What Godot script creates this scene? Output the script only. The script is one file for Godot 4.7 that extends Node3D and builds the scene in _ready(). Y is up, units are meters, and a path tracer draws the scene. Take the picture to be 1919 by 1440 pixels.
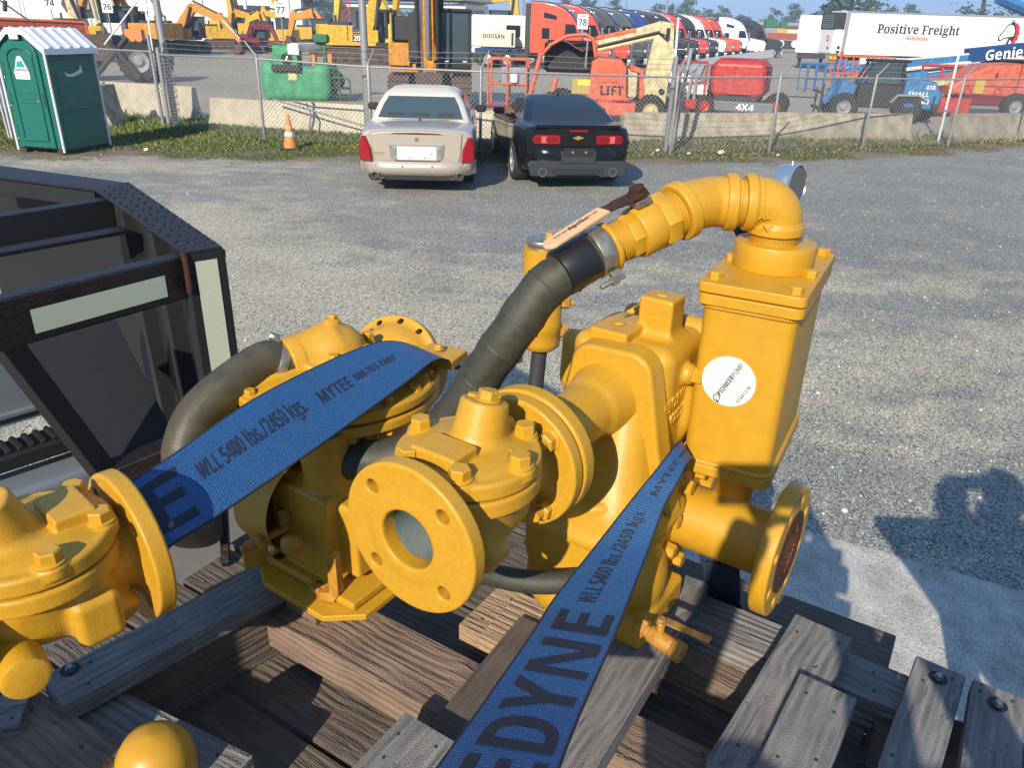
extends Node3D

# ---------------------------------------------------------------- setting up
func _ready() -> void:
	var cam := Camera3D.new()
	cam.name = "camera"
	cam.transform = Transform3D(Basis(Vector3(0.9996, 0.0262, -0.0122), Vector3(-0.0289, 0.9067, -0.4208), Vector3(0, 0.421, 0.9071)), Vector3(0, 2.5, 0))
	cam.fov = 53.0031
	cam.near = 0.05
	cam.far = 2000.0
	add_child(cam)
	cam.current = true

	var sky_mat := ProceduralSkyMaterial.new()
	sky_mat.sky_top_color = Color(0.33, 0.46, 0.63)
	sky_mat.sky_horizon_color = Color(0.44, 0.55, 0.68)
	sky_mat.sky_curve = 0.16
	sky_mat.ground_bottom_color = Color(0.3, 0.29, 0.27)
	sky_mat.ground_horizon_color = Color(0.42, 0.45, 0.48)
	sky_mat.sky_energy_multiplier = 1.2
	var cover_noise := FastNoiseLite.new()
	cover_noise.seed = 12
	cover_noise.frequency = 0.006
	cover_noise.fractal_octaves = 5
	var cover := NoiseTexture2D.new()
	cover.width = 1024
	cover.height = 512
	cover.seamless = true
	cover.noise = cover_noise
	var ramp := Gradient.new()
	ramp.offsets = PackedFloat32Array([0.0, 0.42, 0.68, 1.0])
	ramp.colors = PackedColorArray([Color(0, 0, 0), Color(0.01, 0.01, 0.012), Color(0.18, 0.18, 0.185), Color(0.40, 0.40, 0.41)])
	cover.color_ramp = ramp
	sky_mat.sky_cover = cover
	var env := Environment.new()
	env.background_mode = Environment.BG_SKY
	env.sky = Sky.new()
	env.sky.sky_material = sky_mat
	env.tonemap_mode = Environment.TONE_MAPPER_LINEAR
	env.tonemap_exposure = 1.38
	env.ambient_light_source = Environment.AMBIENT_SOURCE_SKY
	env.sdfgi_enabled = true
	env.ssao_enabled = true
	env.ssil_enabled = true
	env.fog_enabled = true
	env.fog_density = 0.0012
	env.fog_light_color = Color(0.62, 0.69, 0.76)
	var we := WorldEnvironment.new()
	we.name = "surroundings"
	we.environment = env
	add_child(we)

	var sun := DirectionalLight3D.new()
	sun.name = "sun"
	sun.light_energy = 1.55
	sun.light_color = Color(1.0, 0.955, 0.88)
	sun.light_angular_distance = 0.53
	sun.shadow_enabled = true
	sun.look_at_from_position(Vector3.ZERO, Vector3(0.306, -0.499, -0.811))
	add_child(sun)

	make_materials()
	build_ground()
	build_yard()
	build_fence()
	build_cars()
	build_trailer_nose()
	build_pallet()
	build_pumps()
	build_straps()
	build_bystander()


# ---------------------------------------------------------------- mesh builder
class MB:
	var v := PackedVector3Array()
	var n := PackedVector3Array()
	var uv := PackedVector2Array()
	var c := PackedColorArray()
	var col := Color(1, 1, 1)

	func tri(a: Vector3, b: Vector3, d: Vector3, na: Vector3, nb: Vector3, nd: Vector3, ua := Vector2.ZERO, ub := Vector2.ZERO, ud := Vector2.ZERO) -> void:
		if (b - a).cross(d - a).dot(na + nb + nd) > 0.0:
			v.append_array(PackedVector3Array([a, d, b])); n.append_array(PackedVector3Array([na, nd, nb])); uv.append_array(PackedVector2Array([ua, ud, ub]))
		else:
			v.append_array(PackedVector3Array([a, b, d])); n.append_array(PackedVector3Array([na, nb, nd])); uv.append_array(PackedVector2Array([ua, ub, ud]))
		c.append(col); c.append(col); c.append(col)

	func quad(a: Vector3, b: Vector3, d: Vector3, e: Vector3, na: Vector3, nb: Vector3, nd: Vector3, ne: Vector3, ua := Vector2.ZERO, ub := Vector2.ZERO, ud := Vector2.ZERO, ue := Vector2.ZERO) -> void:
		tri(a, b, d, na, nb, nd, ua, ub, ud)
		tri(a, d, e, na, nd, ne, ua, ud, ue)

	func flat(a: Vector3, b: Vector3, d: Vector3, e: Vector3, out: Vector3) -> void:
		var g := (b - a).cross(d - a)
		if g.length() < 1e-12:
			g = (d - a).cross(e - a)
		g = g.normalized()
		if g.dot(out) < 0.0:
			g = -g
		quad(a, b, d, e, g, g, g, g, Vector2(0, 0), Vector2(a.distance_to(b), 0), Vector2(a.distance_to(b), b.distance_to(d)), Vector2(0, b.distance_to(d)))

	func box(at: Vector3, size: Vector3, bev := 0.0, basis := Basis.IDENTITY, uvo := Vector2.ZERO) -> MB:
		var h := size * 0.5
		var q := h - Vector3(bev, bev, bev)
		for ax in 3:
			var b1 := (ax + 1) % 3
			var b2 := (ax + 2) % 3
			for s in [-1.0, 1.0]:
				var nn := Vector3.ZERO
				nn[ax] = s
				var ps: Array[Vector3] = []
				for k in [[-1.0, -1.0], [1.0, -1.0], [1.0, 1.0], [-1.0, 1.0]]:
					var p := Vector3.ZERO
					p[ax] = h[ax] * s
					p[b1] = q[b1] * k[0]
					p[b2] = q[b2] * k[1]
					ps.append(p)
				var w := basis * nn
				var us: Array[Vector2] = []
				for p in ps:
					if ax == 0: us.append(Vector2(p.z * 0.3, p.y) + uvo)
					elif ax == 1: us.append(Vector2(p.x, p.z) + uvo)
					else: us.append(Vector2(p.x, p.y + 0.37) + uvo)
				quad(at + basis * ps[0], at + basis * ps[1], at + basis * ps[2], at + basis * ps[3], w, w, w, w, us[0], us[1], us[2], us[3])
		if bev > 0.0:
			for ax in 3:
				var b1 := (ax + 1) % 3
				var b2 := (ax + 2) % 3
				for s1 in [-1.0, 1.0]:
					for s2 in [-1.0, 1.0]:
						var n1 := Vector3.ZERO
						n1[b1] = s1
						var n2 := Vector3.ZERO
						n2[b2] = s2
						var pa := Vector3.ZERO
						pa[b1] = h[b1] * s1
						pa[b2] = q[b2] * s2
						var pb := Vector3.ZERO
						pb[b1] = q[b1] * s1
						pb[b2] = h[b2] * s2
						var e0 := Vector3.ZERO
						e0[ax] = -q[ax]
						var e1 := Vector3.ZERO
						e1[ax] = q[ax]
						var w1 := basis * n1
						var w2 := basis * n2
						var u0 := Vector2(-q[ax], 0.2) + uvo
						var u1 := Vector2(q[ax], 0.2) + uvo
						quad(at + basis * (pa + e0), at + basis * (pa + e1), at + basis * (pb + e1), at + basis * (pb + e0), w1, w1, w2, w2, u0, u1, u1, u0)
			for sx in [-1.0, 1.0]:
				for sy in [-1.0, 1.0]:
					for sz in [-1.0, 1.0]:
						tri(at + basis * Vector3(h.x * sx, q.y * sy, q.z * sz), at + basis * Vector3(q.x * sx, h.y * sy, q.z * sz), at + basis * Vector3(q.x * sx, q.y * sy, h.z * sz), basis * Vector3(sx, 0, 0), basis * Vector3(0, sy, 0), basis * Vector3(0, 0, sz))
		return self

	func lathe(xf: Transform3D, prof: PackedVector2Array, seg := 24, crease := 40.0) -> MB:
		# prof: (radius, y) going so that the outside is on the right of the path's direction upwards
		var m := prof.size()
		var segn: Array[Vector2] = []
		for i in m - 1:
			var d := prof[i + 1] - prof[i]
			segn.append(Vector2(d.y, -d.x).normalized())
		var cs := cos(deg_to_rad(crease))
		for i in m - 1:
			var n0 := segn[i]
			var n1 := segn[i]
			if i > 0 and segn[i - 1].dot(segn[i]) > cs:
				n0 = (segn[i - 1] + segn[i]).normalized()
			if i < m - 2 and segn[i + 1].dot(segn[i]) > cs:
				n1 = (segn[i + 1] + segn[i]).normalized()
			var p0 := prof[i]
			var p1 := prof[i + 1]
			for k in seg:
				var a0 := TAU * k / seg
				var a1 := TAU * (k + 1) / seg
				var c0 := Vector2(cos(a0), sin(a0))
				var c1 := Vector2(cos(a1), sin(a1))
				var g0 := c0
				var g1 := c1
				if seg <= 8:
					g0 = Vector2(cos((a0 + a1) * 0.5), sin((a0 + a1) * 0.5))
					g1 = g0
				var A := xf * Vector3(p0.x * c0.x, p0.y, p0.x * c0.y)
				var B := xf * Vector3(p0.x * c1.x, p0.y, p0.x * c1.y)
				var D := xf * Vector3(p1.x * c1.x, p1.y, p1.x * c1.y)
				var E := xf * Vector3(p1.x * c0.x, p1.y, p1.x * c0.y)
				var NA := xf.basis * Vector3(n0.x * g0.x, n0.y, n0.x * g0.y)
				var NB := xf.basis * Vector3(n0.x * g1.x, n0.y, n0.x * g1.y)
				var ND := xf.basis * Vector3(n1.x * g1.x, n1.y, n1.x * g1.y)
				var NE := xf.basis * Vector3(n1.x * g0.x, n1.y, n1.x * g0.y)
				var u0 := float(k) / seg
				var u1 := float(k + 1) / seg
				if p0.x < 1e-6:
					tri(A, D, E, NA, ND, NE, Vector2(u0, p0.y), Vector2(u1, p1.y), Vector2(u0, p1.y))
				elif p1.x < 1e-6:
					tri(A, B, D, NA, NB, ND, Vector2(u0, p0.y), Vector2(u1, p0.y), Vector2(u1, p1.y))
				else:
					quad(A, B, D, E, NA, NB, ND, NE, Vector2(u0, p0.y), Vector2(u1, p0.y), Vector2(u1, p1.y), Vector2(u0, p1.y))
		return self

	func cyl(a: Vector3, b: Vector3, r0: float, r1 := -1.0, seg := 20, bev := 0.0) -> MB:
		if r1 < 0.0:
			r1 = r0
		var h := a.distance_to(b)
		var xf := Transform3D(aim(b - a), a)
		var pr := PackedVector2Array([Vector2(0, 0)])
		if bev > 0.0:
			pr.append_array(PackedVector2Array([Vector2(r0 - bev, 0), Vector2(r0 - bev * 0.3, bev * 0.3), Vector2(r0, bev), Vector2(r1, h - bev), Vector2(r1 - bev * 0.3, h - bev * 0.3), Vector2(r1 - bev, h)]))
		else:
			pr.append_array(PackedVector2Array([Vector2(r0, 0), Vector2(r1, h)]))
		pr.append(Vector2(0, h))
		return lathe(xf, pr, seg)

	static func aim(d: Vector3) -> Basis:
		var y := d.normalized()
		var x := y.cross(Vector3(0, 0, 1) if absf(y.z) < 0.9 else Vector3(1, 0, 0)).normalized()
		return Basis(x, y, x.cross(y))

	func tube(path: PackedVector3Array, rad, seg := 12, caps := true) -> MB:
		var m := path.size()
		var up := Vector3.ZERO
		var rings: Array[PackedVector3Array] = []
		var nrm: Array[PackedVector3Array] = []
		var along := 0.0
		var al := PackedFloat32Array()
		for i in m:
			var t := (path[mini(i + 1, m - 1)] - path[maxi(i - 1, 0)]).normalized()
			if i == 0:
				up = t.cross(Vector3(0, 0, 1) if absf(t.z) < 0.9 else Vector3(1, 0, 0)).normalized()
			else:
				up = (up - t * up.dot(t)).normalized()
				along += path[i].distance_to(path[i - 1])
			al.append(along)
			var side := t.cross(up)
			var r: float = rad if (rad is float or rad is int) else rad[i]
			var rp := PackedVector3Array()
			var rn := PackedVector3Array()
			for k in seg:
				var a := TAU * k / seg
				var d := up * cos(a) + side * sin(a)
				rp.append(path[i] + d * r)
				rn.append(d)
			rings.append(rp)
			nrm.append(rn)
		for i in m - 1:
			for k in seg:
				var k2 := (k + 1) % seg
				quad(rings[i][k], rings[i][k2], rings[i + 1][k2], rings[i + 1][k], nrm[i][k], nrm[i][k2], nrm[i + 1][k2], nrm[i + 1][k], Vector2(float(k) / seg, al[i]), Vector2(float(k + 1) / seg, al[i]), Vector2(float(k + 1) / seg, al[i + 1]), Vector2(float(k) / seg, al[i + 1]))
		if caps:
			var t0 := (path[0] - path[1]).normalized()
			var t1 := (path[m - 1] - path[m - 2]).normalized()
			for k in seg:
				tri(path[0], rings[0][k], rings[0][(k + 1) % seg], t0, t0, t0)
				tri(path[m - 1], rings[m - 1][k], rings[m - 1][(k + 1) % seg], t1, t1, t1)
		return self

	# polygon in the local XY plane, thickness along z, centred
	func prism(xf: Transform3D, poly: PackedVector2Array, depth: float, bev := 0.0, crease := 30.0) -> MB:
		var m := poly.size()
		if Geometry2D.is_polygon_clockwise(poly):
			poly = poly.duplicate()
			poly.reverse()
		var en: Array[Vector2] = []
		for i in m:
			var d := poly[(i + 1) % m] - poly[i]
			en.append(Vector2(d.y, -d.x).normalized())
		var ins := PackedVector2Array()
		for i in m:
			var a := en[(i + m - 1) % m]
			var b := en[i]
			var k := 1.0 + a.dot(b)
			ins.append(poly[i] - (a + b) * (bev / maxf(k, 0.3)))
		var h := depth * 0.5
		var cs := cos(deg_to_rad(crease))
		for i in m:
			var j := (i + 1) % m
			var n0 := en[i]
			var n1 := en[i]
			if en[(i + m - 1) % m].dot(en[i]) > cs:
				n0 = (en[(i + m - 1) % m] + en[i]).normalized()
			if en[j].dot(en[i]) > cs:
				n1 = (en[j] + en[i]).normalized()
			var N0 := xf.basis * Vector3(n0.x, n0.y, 0)
			var N1 := xf.basis * Vector3(n1.x, n1.y, 0)
			var e := h - bev
			quad(xf * Vector3(poly[i].x, poly[i].y, -e), xf * Vector3(poly[j].x, poly[j].y, -e), xf * Vector3(poly[j].x, poly[j].y, e), xf * Vector3(poly[i].x, poly[i].y, e), N0, N1, N1, N0)
			if bev > 0.0:
				for s in [-1.0, 1.0]:
					var Z := xf.basis * Vector3(0, 0, s)
					quad(xf * Vector3(poly[i].x, poly[i].y, e * s), xf * Vector3(poly[j].x, poly[j].y, e * s), xf * Vector3(ins[j].x, ins[j].y, h * s), xf * Vector3(ins[i].x, ins[i].y, h * s), N0, N1, Z, Z)
		var t := Geometry2D.triangulate_polygon(poly)
		for s in [-1.0, 1.0]:
			var Z := xf.basis * Vector3(0, 0, s)
			for i in range(0, t.size(), 3):
				var A := ins[t[i]]
				var B := ins[t[i + 1]]
				var D := ins[t[i + 2]]
				tri(xf * Vector3(A.x, A.y, h * s), xf * Vector3(B.x, B.y, h * s), xf * Vector3(D.x, D.y, h * s), Z, Z, Z, A, B, D)
		return self

	# hexagon bolt head standing on `at`, pointing along `up`
	func bolt(at: Vector3, up: Vector3, af := 0.024, h := 0.011, washer := true, turn := 0.0) -> MB:
		var b := aim(up).rotated(up.normalized(), turn)
		var xf := Transform3D(b, at)
		var y0 := 0.0
		if washer:
			lathe(xf, PackedVector2Array([Vector2(af * 0.68, 0), Vector2(af * 0.68, 0.0022), Vector2(af * 0.64, 0.003), Vector2(0, 0.003)]), 20)
			y0 = 0.003
		var r := af * 0.577
		lathe(xf, PackedVector2Array([Vector2(r, y0), Vector2(r, y0 + h - 0.002), Vector2(r * 0.86, y0 + h), Vector2(0, y0 + h)]), 6, 5.0)
		return self

	func grid(pts: Array, closed := false) -> MB:
		# pts: rows of PackedVector3Array, all the same length; smooth normals
		var rows := pts.size()
		var m: int = pts[0].size()
		var nn := []
		for i in rows:
			var rn := PackedVector3Array()
			for j in m:
				var du: Vector3 = pts[mini(i + 1, rows - 1)][j] - pts[maxi(i - 1, 0)][j]
				var dv: Vector3 = pts[i][mini(j + 1, m - 1)] - pts[i][maxi(j - 1, 0)]
				rn.append(dv.cross(du).normalized())
			nn.append(rn)
		for i in rows - 1:
			for j in m - 1:
				quad(pts[i][j], pts[i][j + 1], pts[i + 1][j + 1], pts[i + 1][j], nn[i][j], nn[i][j + 1], nn[i + 1][j + 1], nn[i + 1][j], Vector2(j / float(m - 1), i / float(rows - 1)), Vector2((j + 1) / float(m - 1), i / float(rows - 1)), Vector2((j + 1) / float(m - 1), (i + 1) / float(rows - 1)), Vector2(j / float(m - 1), (i + 1) / float(rows - 1)))
		return self

	func mesh(colors := false) -> ArrayMesh:
		var a := []
		a.resize(Mesh.ARRAY_MAX)
		a[Mesh.ARRAY_VERTEX] = v
		a[Mesh.ARRAY_NORMAL] = n
		a[Mesh.ARRAY_TEX_UV] = uv
		if colors:
			a[Mesh.ARRAY_COLOR] = c
		var am := ArrayMesh.new()
		am.add_surface_from_arrays(Mesh.PRIMITIVE_TRIANGLES, a)
		return am


# ---------------------------------------------------------------- castings: distance fields meshed as surface nets
class Cast:
	# one entry: [kind, inverse transform, a, b, c, rounding, operation, blend]
	var ops := []
	var box := AABB()
	var first := true

	func put(kind: int, xf: Transform3D, a: float, b: float, c: float, r: float, op: int, k: float) -> void:
		ops.append([kind, xf.affine_inverse(), a, b, c, r, op, k])
		if op == 0:
			var e := 0.0
			match kind:
				0, 2: e = sqrt(maxf(a, c) * maxf(a, c) + b * b)
				4: e = a + b
				_: e = sqrt(a * a + b * b + c * c)
			var bb := AABB(xf.origin - Vector3(e, e, e), Vector3(e, e, e) * 2.0)
			box = bb if first else box.merge(bb)
			first = false

	func cyl(p: Vector3, q: Vector3, r: float, rnd := 0.002, k := 0.0, op := 0) -> void:
		put(0, Transform3D(MB.aim(q - p), (p + q) * 0.5), r, p.distance_to(q) * 0.5, 0, rnd, op, k)
	func cone(p: Vector3, q: Vector3, r0: float, r1: float, rnd := 0.002, k := 0.0, op := 0) -> void:
		put(2, Transform3D(MB.aim(q - p), (p + q) * 0.5), r0, p.distance_to(q) * 0.5, r1, rnd, op, k)
	func bx(p: Vector3, half: Vector3, rnd := 0.002, k := 0.0, op := 0, basis := Basis.IDENTITY) -> void:
		put(1, Transform3D(basis, p), half.x, half.y, half.z, rnd, op, k)
	func ball(p: Vector3, r: float, k := 0.0, op := 0) -> void:
		put(3, Transform3D(Basis.IDENTITY, p), r, 0, 0, 0, op, k)
	func egg(p: Vector3, half: Vector3, k := 0.0, op := 0, basis := Basis.IDENTITY) -> void:
		put(5, Transform3D(basis, p), half.x, half.y, half.z, 0, op, k)
	func ring(p: Vector3, up: Vector3, R: float, r: float, k := 0.0, op := 0) -> void:
		put(4, Transform3D(MB.aim(up), p), R, r, 0, 0, op, k)

	func one(o: Array, p: Vector3) -> float:
		var q: Vector3 = o[1] * p
		match o[0]:
			0:
				var dx := sqrt(q.x * q.x + q.z * q.z) - o[2] + o[5] as float
				var dy := absf(q.y) - o[3] + o[5] as float
				if dx > 0.0:
					return (sqrt(dx * dx + dy * dy) if dy > 0.0 else dx) - o[5]
				return (dy if dy > dx else dx) - o[5]
			1:
				var ax := absf(q.x) - o[2] + o[5] as float
				var ay := absf(q.y) - o[3] + o[5] as float
				var az := absf(q.z) - o[4] + o[5] as float
				var ins := minf(maxf(ax, maxf(ay, az)), 0.0)
				ax = maxf(ax, 0.0); ay = maxf(ay, 0.0); az = maxf(az, 0.0)
				return sqrt(ax * ax + ay * ay + az * az) + ins - o[5]
			2:
				var h: float = o[3]
				var t := clampf((q.y + h) / (2.0 * h), 0.0, 1.0)
				var rr: float = lerpf(o[2], o[4], t)
				var slope: float = (o[4] - o[2]) / (2.0 * h)
				var dx := (sqrt(q.x * q.x + q.z * q.z) - rr) / sqrt(1.0 + slope * slope) + o[5] as float
				var dy := absf(q.y) - h + o[5] as float
				if dx > 0.0 and dy > 0.0:
					return sqrt(dx * dx + dy * dy) - o[5]
				return maxf(dx, dy) - o[5]
			3:
				return q.length() - o[2]
			4:
				var d := sqrt(q.x * q.x + q.z * q.z) - o[2] as float
				return sqrt(d * d + q.y * q.y) - o[3]
			5:
				var e := Vector3(q.x / o[2], q.y / o[3], q.z / o[4])
				var k0 := e.length()
				var g := Vector3(e.x / o[2], e.y / o[3], e.z / o[4]).length()
				return k0 * (k0 - 1.0) / maxf(g, 1e-6) if k0 > 1e-4 else -minf(o[2], minf(o[3], o[4]))
		return 1.0

	func field(use: Array, p: Vector3) -> float:
		var d := 1.0
		for o in use:
			var e := one(o, p)
			var k: float = o[7]
			if o[6] == 0:
				if k > 0.0:
					var h := maxf(k - absf(d - e), 0.0) / k
					d = minf(d, e) - h * h * k * 0.25
				elif e < d:
					d = e
			else:
				e = -e
				if k > 0.0:
					var h := maxf(k - absf(d - e), 0.0) / k
					d = maxf(d, e) + h * h * k * 0.25
				elif e > d:
					d = e
		return d

	func mesh(cell: float) -> ArrayMesh:
		var pad := cell * 2.0
		var lo := box.position - Vector3(pad, pad, pad)
		var B := 6
		var nb := Vector3i(((box.size + Vector3(pad, pad, pad) * 2.0) / (cell * B)).ceil())
		var nx := nb.x * B + 1
		var ny := nb.y * B + 1
		var nz := nb.z * B + 1
		var sy := nx
		var sz := nx * ny
		var val := PackedFloat32Array()
		val.resize(nx * ny * nz)
		val.fill(9.0)
		var br := cell * B * 0.5 * 1.7321
		var active := []
		for bz in nb.z:
			for by in nb.y:
				for bx_ in nb.x:
					var ctr := lo + Vector3(bx_ + 0.5, by + 0.5, bz + 0.5) * cell * B
					var use := []
					var near := false
					for o in ops:
						var d := one(o, ctr)
						if d < br * 1.05 + (o[7] as float):
							use.append(o)
							if o[6] == 0:
								near = true
					if not near:
						continue
					if absf(field(use, ctr)) > br * 1.25:
						continue
					active.append([Vector3i(bx_, by, bz), use])
		for a in active:
			var b0: Vector3i = a[0] * B
			var use: Array = a[1]
			for k in range(b0.z, b0.z + B + 1):
				for j in range(b0.y, b0.y + B + 1):
					var idx := b0.x + j * sy + k * sz
					for i in range(b0.x, b0.x + B + 1):
						if val[idx] > 8.0:
							val[idx] = field(use, lo + Vector3(i, j, k) * cell)
						idx += 1
		var vi := PackedInt32Array()
		vi.resize(nx * ny * nz)
		vi.fill(-1)
		var V := PackedVector3Array()
		var N := PackedVector3Array()
		var I := PackedInt32Array()
		var offs := [0, 1, sy, sy + 1, sz, sz + 1, sz + sy, sz + sy + 1]
		var cor := [Vector3(0, 0, 0), Vector3(1, 0, 0), Vector3(0, 1, 0), Vector3(1, 1, 0), Vector3(0, 0, 1), Vector3(1, 0, 1), Vector3(0, 1, 1), Vector3(1, 1, 1)]
		var edges := [[0, 1], [2, 3], [4, 5], [6, 7], [0, 2], [1, 3], [4, 6], [5, 7], [0, 4], [1, 5], [2, 6], [3, 7]]
		var eps := cell * 0.25
		for a in active:
			var b0: Vector3i = a[0] * B
			var use: Array = a[1]
			for k in range(b0.z, b0.z + B):
				for j in range(b0.y, b0.y + B):
					for i in range(b0.x, b0.x + B):
						var idx := i + j * sy + k * sz
						var neg := 0
						for c in 8:
							if val[idx + offs[c]] < 0.0:
								neg += 1
						if neg == 0 or neg == 8:
							continue
						var acc := Vector3.ZERO
						var cnt := 0
						for e in edges:
							var f0 := val[idx + offs[e[0]]]
							var f1 := val[idx + offs[e[1]]]
							if (f0 < 0.0) != (f1 < 0.0):
								acc += cor[e[0]].lerp(cor[e[1]], f0 / (f0 - f1))
								cnt += 1
						var p := lo + (Vector3(i, j, k) + acc / cnt) * cell
						var f := field(use, p)
						var g := Vector3(field(use, p + Vector3(eps, 0, 0)) - f, field(use, p + Vector3(0, eps, 0)) - f, field(use, p + Vector3(0, 0, eps)) - f)
						g = g.normalized()
						p -= g * clampf(f, -cell * 0.5, cell * 0.5)
						vi[idx] = V.size()
						V.append(p)
						N.append(g)
		for a in active:
			var b0: Vector3i = a[0] * B
			for k in range(b0.z, b0.z + B):
				for j in range(b0.y, b0.y + B):
					for i in range(b0.x, b0.x + B):
						var idx := i + j * sy + k * sz
						var f0 := val[idx] < 0.0
						for ax in 3:
							var st: int = [1, sy, sz][ax]
							var s1: int = [sy, sz, 1][ax]
							var s2: int = [sz, 1, sy][ax]
							if f0 == (val[idx + st] < 0.0):
								continue
							if idx - s1 - s2 < 0:
								continue
							var q0 := vi[idx]
							var q1 := vi[idx - s1]
							var q2 := vi[idx - s1 - s2]
							var q3 := vi[idx - s2]
							if q0 < 0 or q1 < 0 or q2 < 0 or q3 < 0:
								continue
							if f0:
								I.append_array(PackedInt32Array([q0, q2, q1, q0, q3, q2]))
							else:
								I.append_array(PackedInt32Array([q0, q1, q2, q0, q2, q3]))
		var arr := []
		arr.resize(Mesh.ARRAY_MAX)
		arr[Mesh.ARRAY_VERTEX] = V
		arr[Mesh.ARRAY_NORMAL] = N
		arr[Mesh.ARRAY_INDEX] = I
		var am := ArrayMesh.new()
		am.add_surface_from_arrays(Mesh.PRIMITIVE_TRIANGLES, arr)
		return am


# ---------------------------------------------------------------- scene objects
var taken := {}

func numbered(called: String) -> String:
	if not taken.has(called):
		taken[called] = 0
		return called
	taken[called] += 1
	return "%s_%03d" % [called, taken[called]]

func tag(o: Node3D, label: String, category: String, group := "") -> Node3D:
	o.set_meta("label", label)
	o.set_meta("category", category)
	if group != "":
		o.set_meta("group", group)
	return o

func thing(called: String, label: String, category: String, at := Vector3.ZERO, turn := 0.0, group := "") -> Node3D:
	var o := Node3D.new()
	o.name = numbered(called)
	add_child(o)
	o.position = at
	o.rotation_degrees.y = turn
	return tag(o, label, category, group)

func obj(called: String, m: Mesh, mat: Material, parent: Node = null) -> MeshInstance3D:
	var o := MeshInstance3D.new()
	o.mesh = m
	o.material_override = mat
	o.cast_shadow = GeometryInstance3D.SHADOW_CASTING_SETTING_ON
	if parent == null:
		o.name = numbered(called)
		add_child(o)
	else:
		o.name = called
		parent.add_child(o, true)
	return o

func part(called: String, mb: MB, mat: Material, parent: Node = null) -> MeshInstance3D:
	return obj(called, mb.mesh(), mat, parent)

func struct(called: String, m: Mesh, mat: Material) -> MeshInstance3D:
	var o := obj(called, m, mat)
	o.set_meta("kind", "structure")
	return o

func copy(o: Node3D, called: String, label: String, at: Vector3, turn: float) -> Node3D:
	var d: Node3D = o.duplicate()
	d.name = numbered(called)
	add_child(d)
	d.position = at
	d.rotation_degrees.y = turn
	d.set_meta("label", label)
	return d

func smooth_path(pts: PackedVector3Array, per := 8) -> PackedVector3Array:
	var out := PackedVector3Array()
	var m := pts.size()
	for i in m - 1:
		var a := pts[maxi(i - 1, 0)]
		var b := pts[i]
		var c := pts[i + 1]
		var d := pts[mini(i + 2, m - 1)]
		for k in per:
			out.append(b.cubic_interpolate(c, a, d, float(k) / per))
	out.append(pts[m - 1])
	return out

func text_mesh(s: String, height: float, depth := 0.001, font_name := "Droid Sans", bold := false, italic := false) -> TextMesh:
	var t := TextMesh.new()
	var f := SystemFont.new()
	f.font_names = PackedStringArray([font_name])
	if bold:
		f.font_weight = 700
	f.font_italic = italic
	t.font = f
	t.font_size = 64
	t.pixel_size = height / 46.0
	t.depth = depth
	t.text = s
	t.curve_step = 4.0
	return t

func letters(called: String, s: String, height: float, mat: Material, parent: Node3D, xf: Transform3D, depth := 0.001, bold := true, font_name := "Droid Sans", stretch := 1.0, italic := false, fit := 0.0) -> MeshInstance3D:
	var tm := text_mesh(s, height, depth, font_name, bold, italic)
	if fit > 0.0:
		stretch = fit / maxf(tm.get_aabb().size.x, 0.001)
	var o := obj(called, tm, mat, parent)
	o.transform = xf * Transform3D(Basis.from_scale(Vector3(stretch, 1, 1)), Vector3.ZERO)
	return o

# ---------------------------------------------------------------- materials
var M := {}

func plain_mat(called: String, lin: Color, rough := 0.6, metal := 0.0) -> StandardMaterial3D:
	var m := StandardMaterial3D.new()
	m.resource_name = called
	m.albedo_color = lin.linear_to_srgb()
	m.roughness = rough
	m.metallic = metal
	M[called] = m
	return m

func noise(seed_: int, freq: float, oct := 4, kind := FastNoiseLite.TYPE_SIMPLEX_SMOOTH) -> FastNoiseLite:
	var f := FastNoiseLite.new()
	f.seed = seed_
	f.frequency = freq
	f.noise_type = kind
	f.fractal_octaves = oct
	return f

func noise_tex(f: FastNoiseLite, size := 512, lo := Color.BLACK, hi := Color.WHITE, normal := false, bump := 4.0, mid := 0.5) -> NoiseTexture2D:
	var t := NoiseTexture2D.new()
	t.width = size
	t.height = size
	t.seamless = true
	t.noise = f
	if normal:
		t.as_normal_map = true
		t.bump_strength = bump
	else:
		var g := Gradient.new()
		g.offsets = PackedFloat32Array([0.0, mid, 1.0])
		g.colors = PackedColorArray([lo, lo.lerp(hi, 0.5), hi])
		t.color_ramp = g
	return t

# surface grain on the object's own axes
func grain(m: StandardMaterial3D, albedo: Texture2D, normal: Texture2D, scale: float, strength := 1.0, world := false) -> StandardMaterial3D:
	m.uv1_triplanar = true
	m.uv1_world_triplanar = world
	m.uv1_scale = Vector3(scale, scale, scale)
	if albedo:
		m.albedo_texture = albedo
	if normal:
		m.normal_enabled = true
		m.normal_texture = normal
		m.normal_scale = strength
	return m

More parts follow.
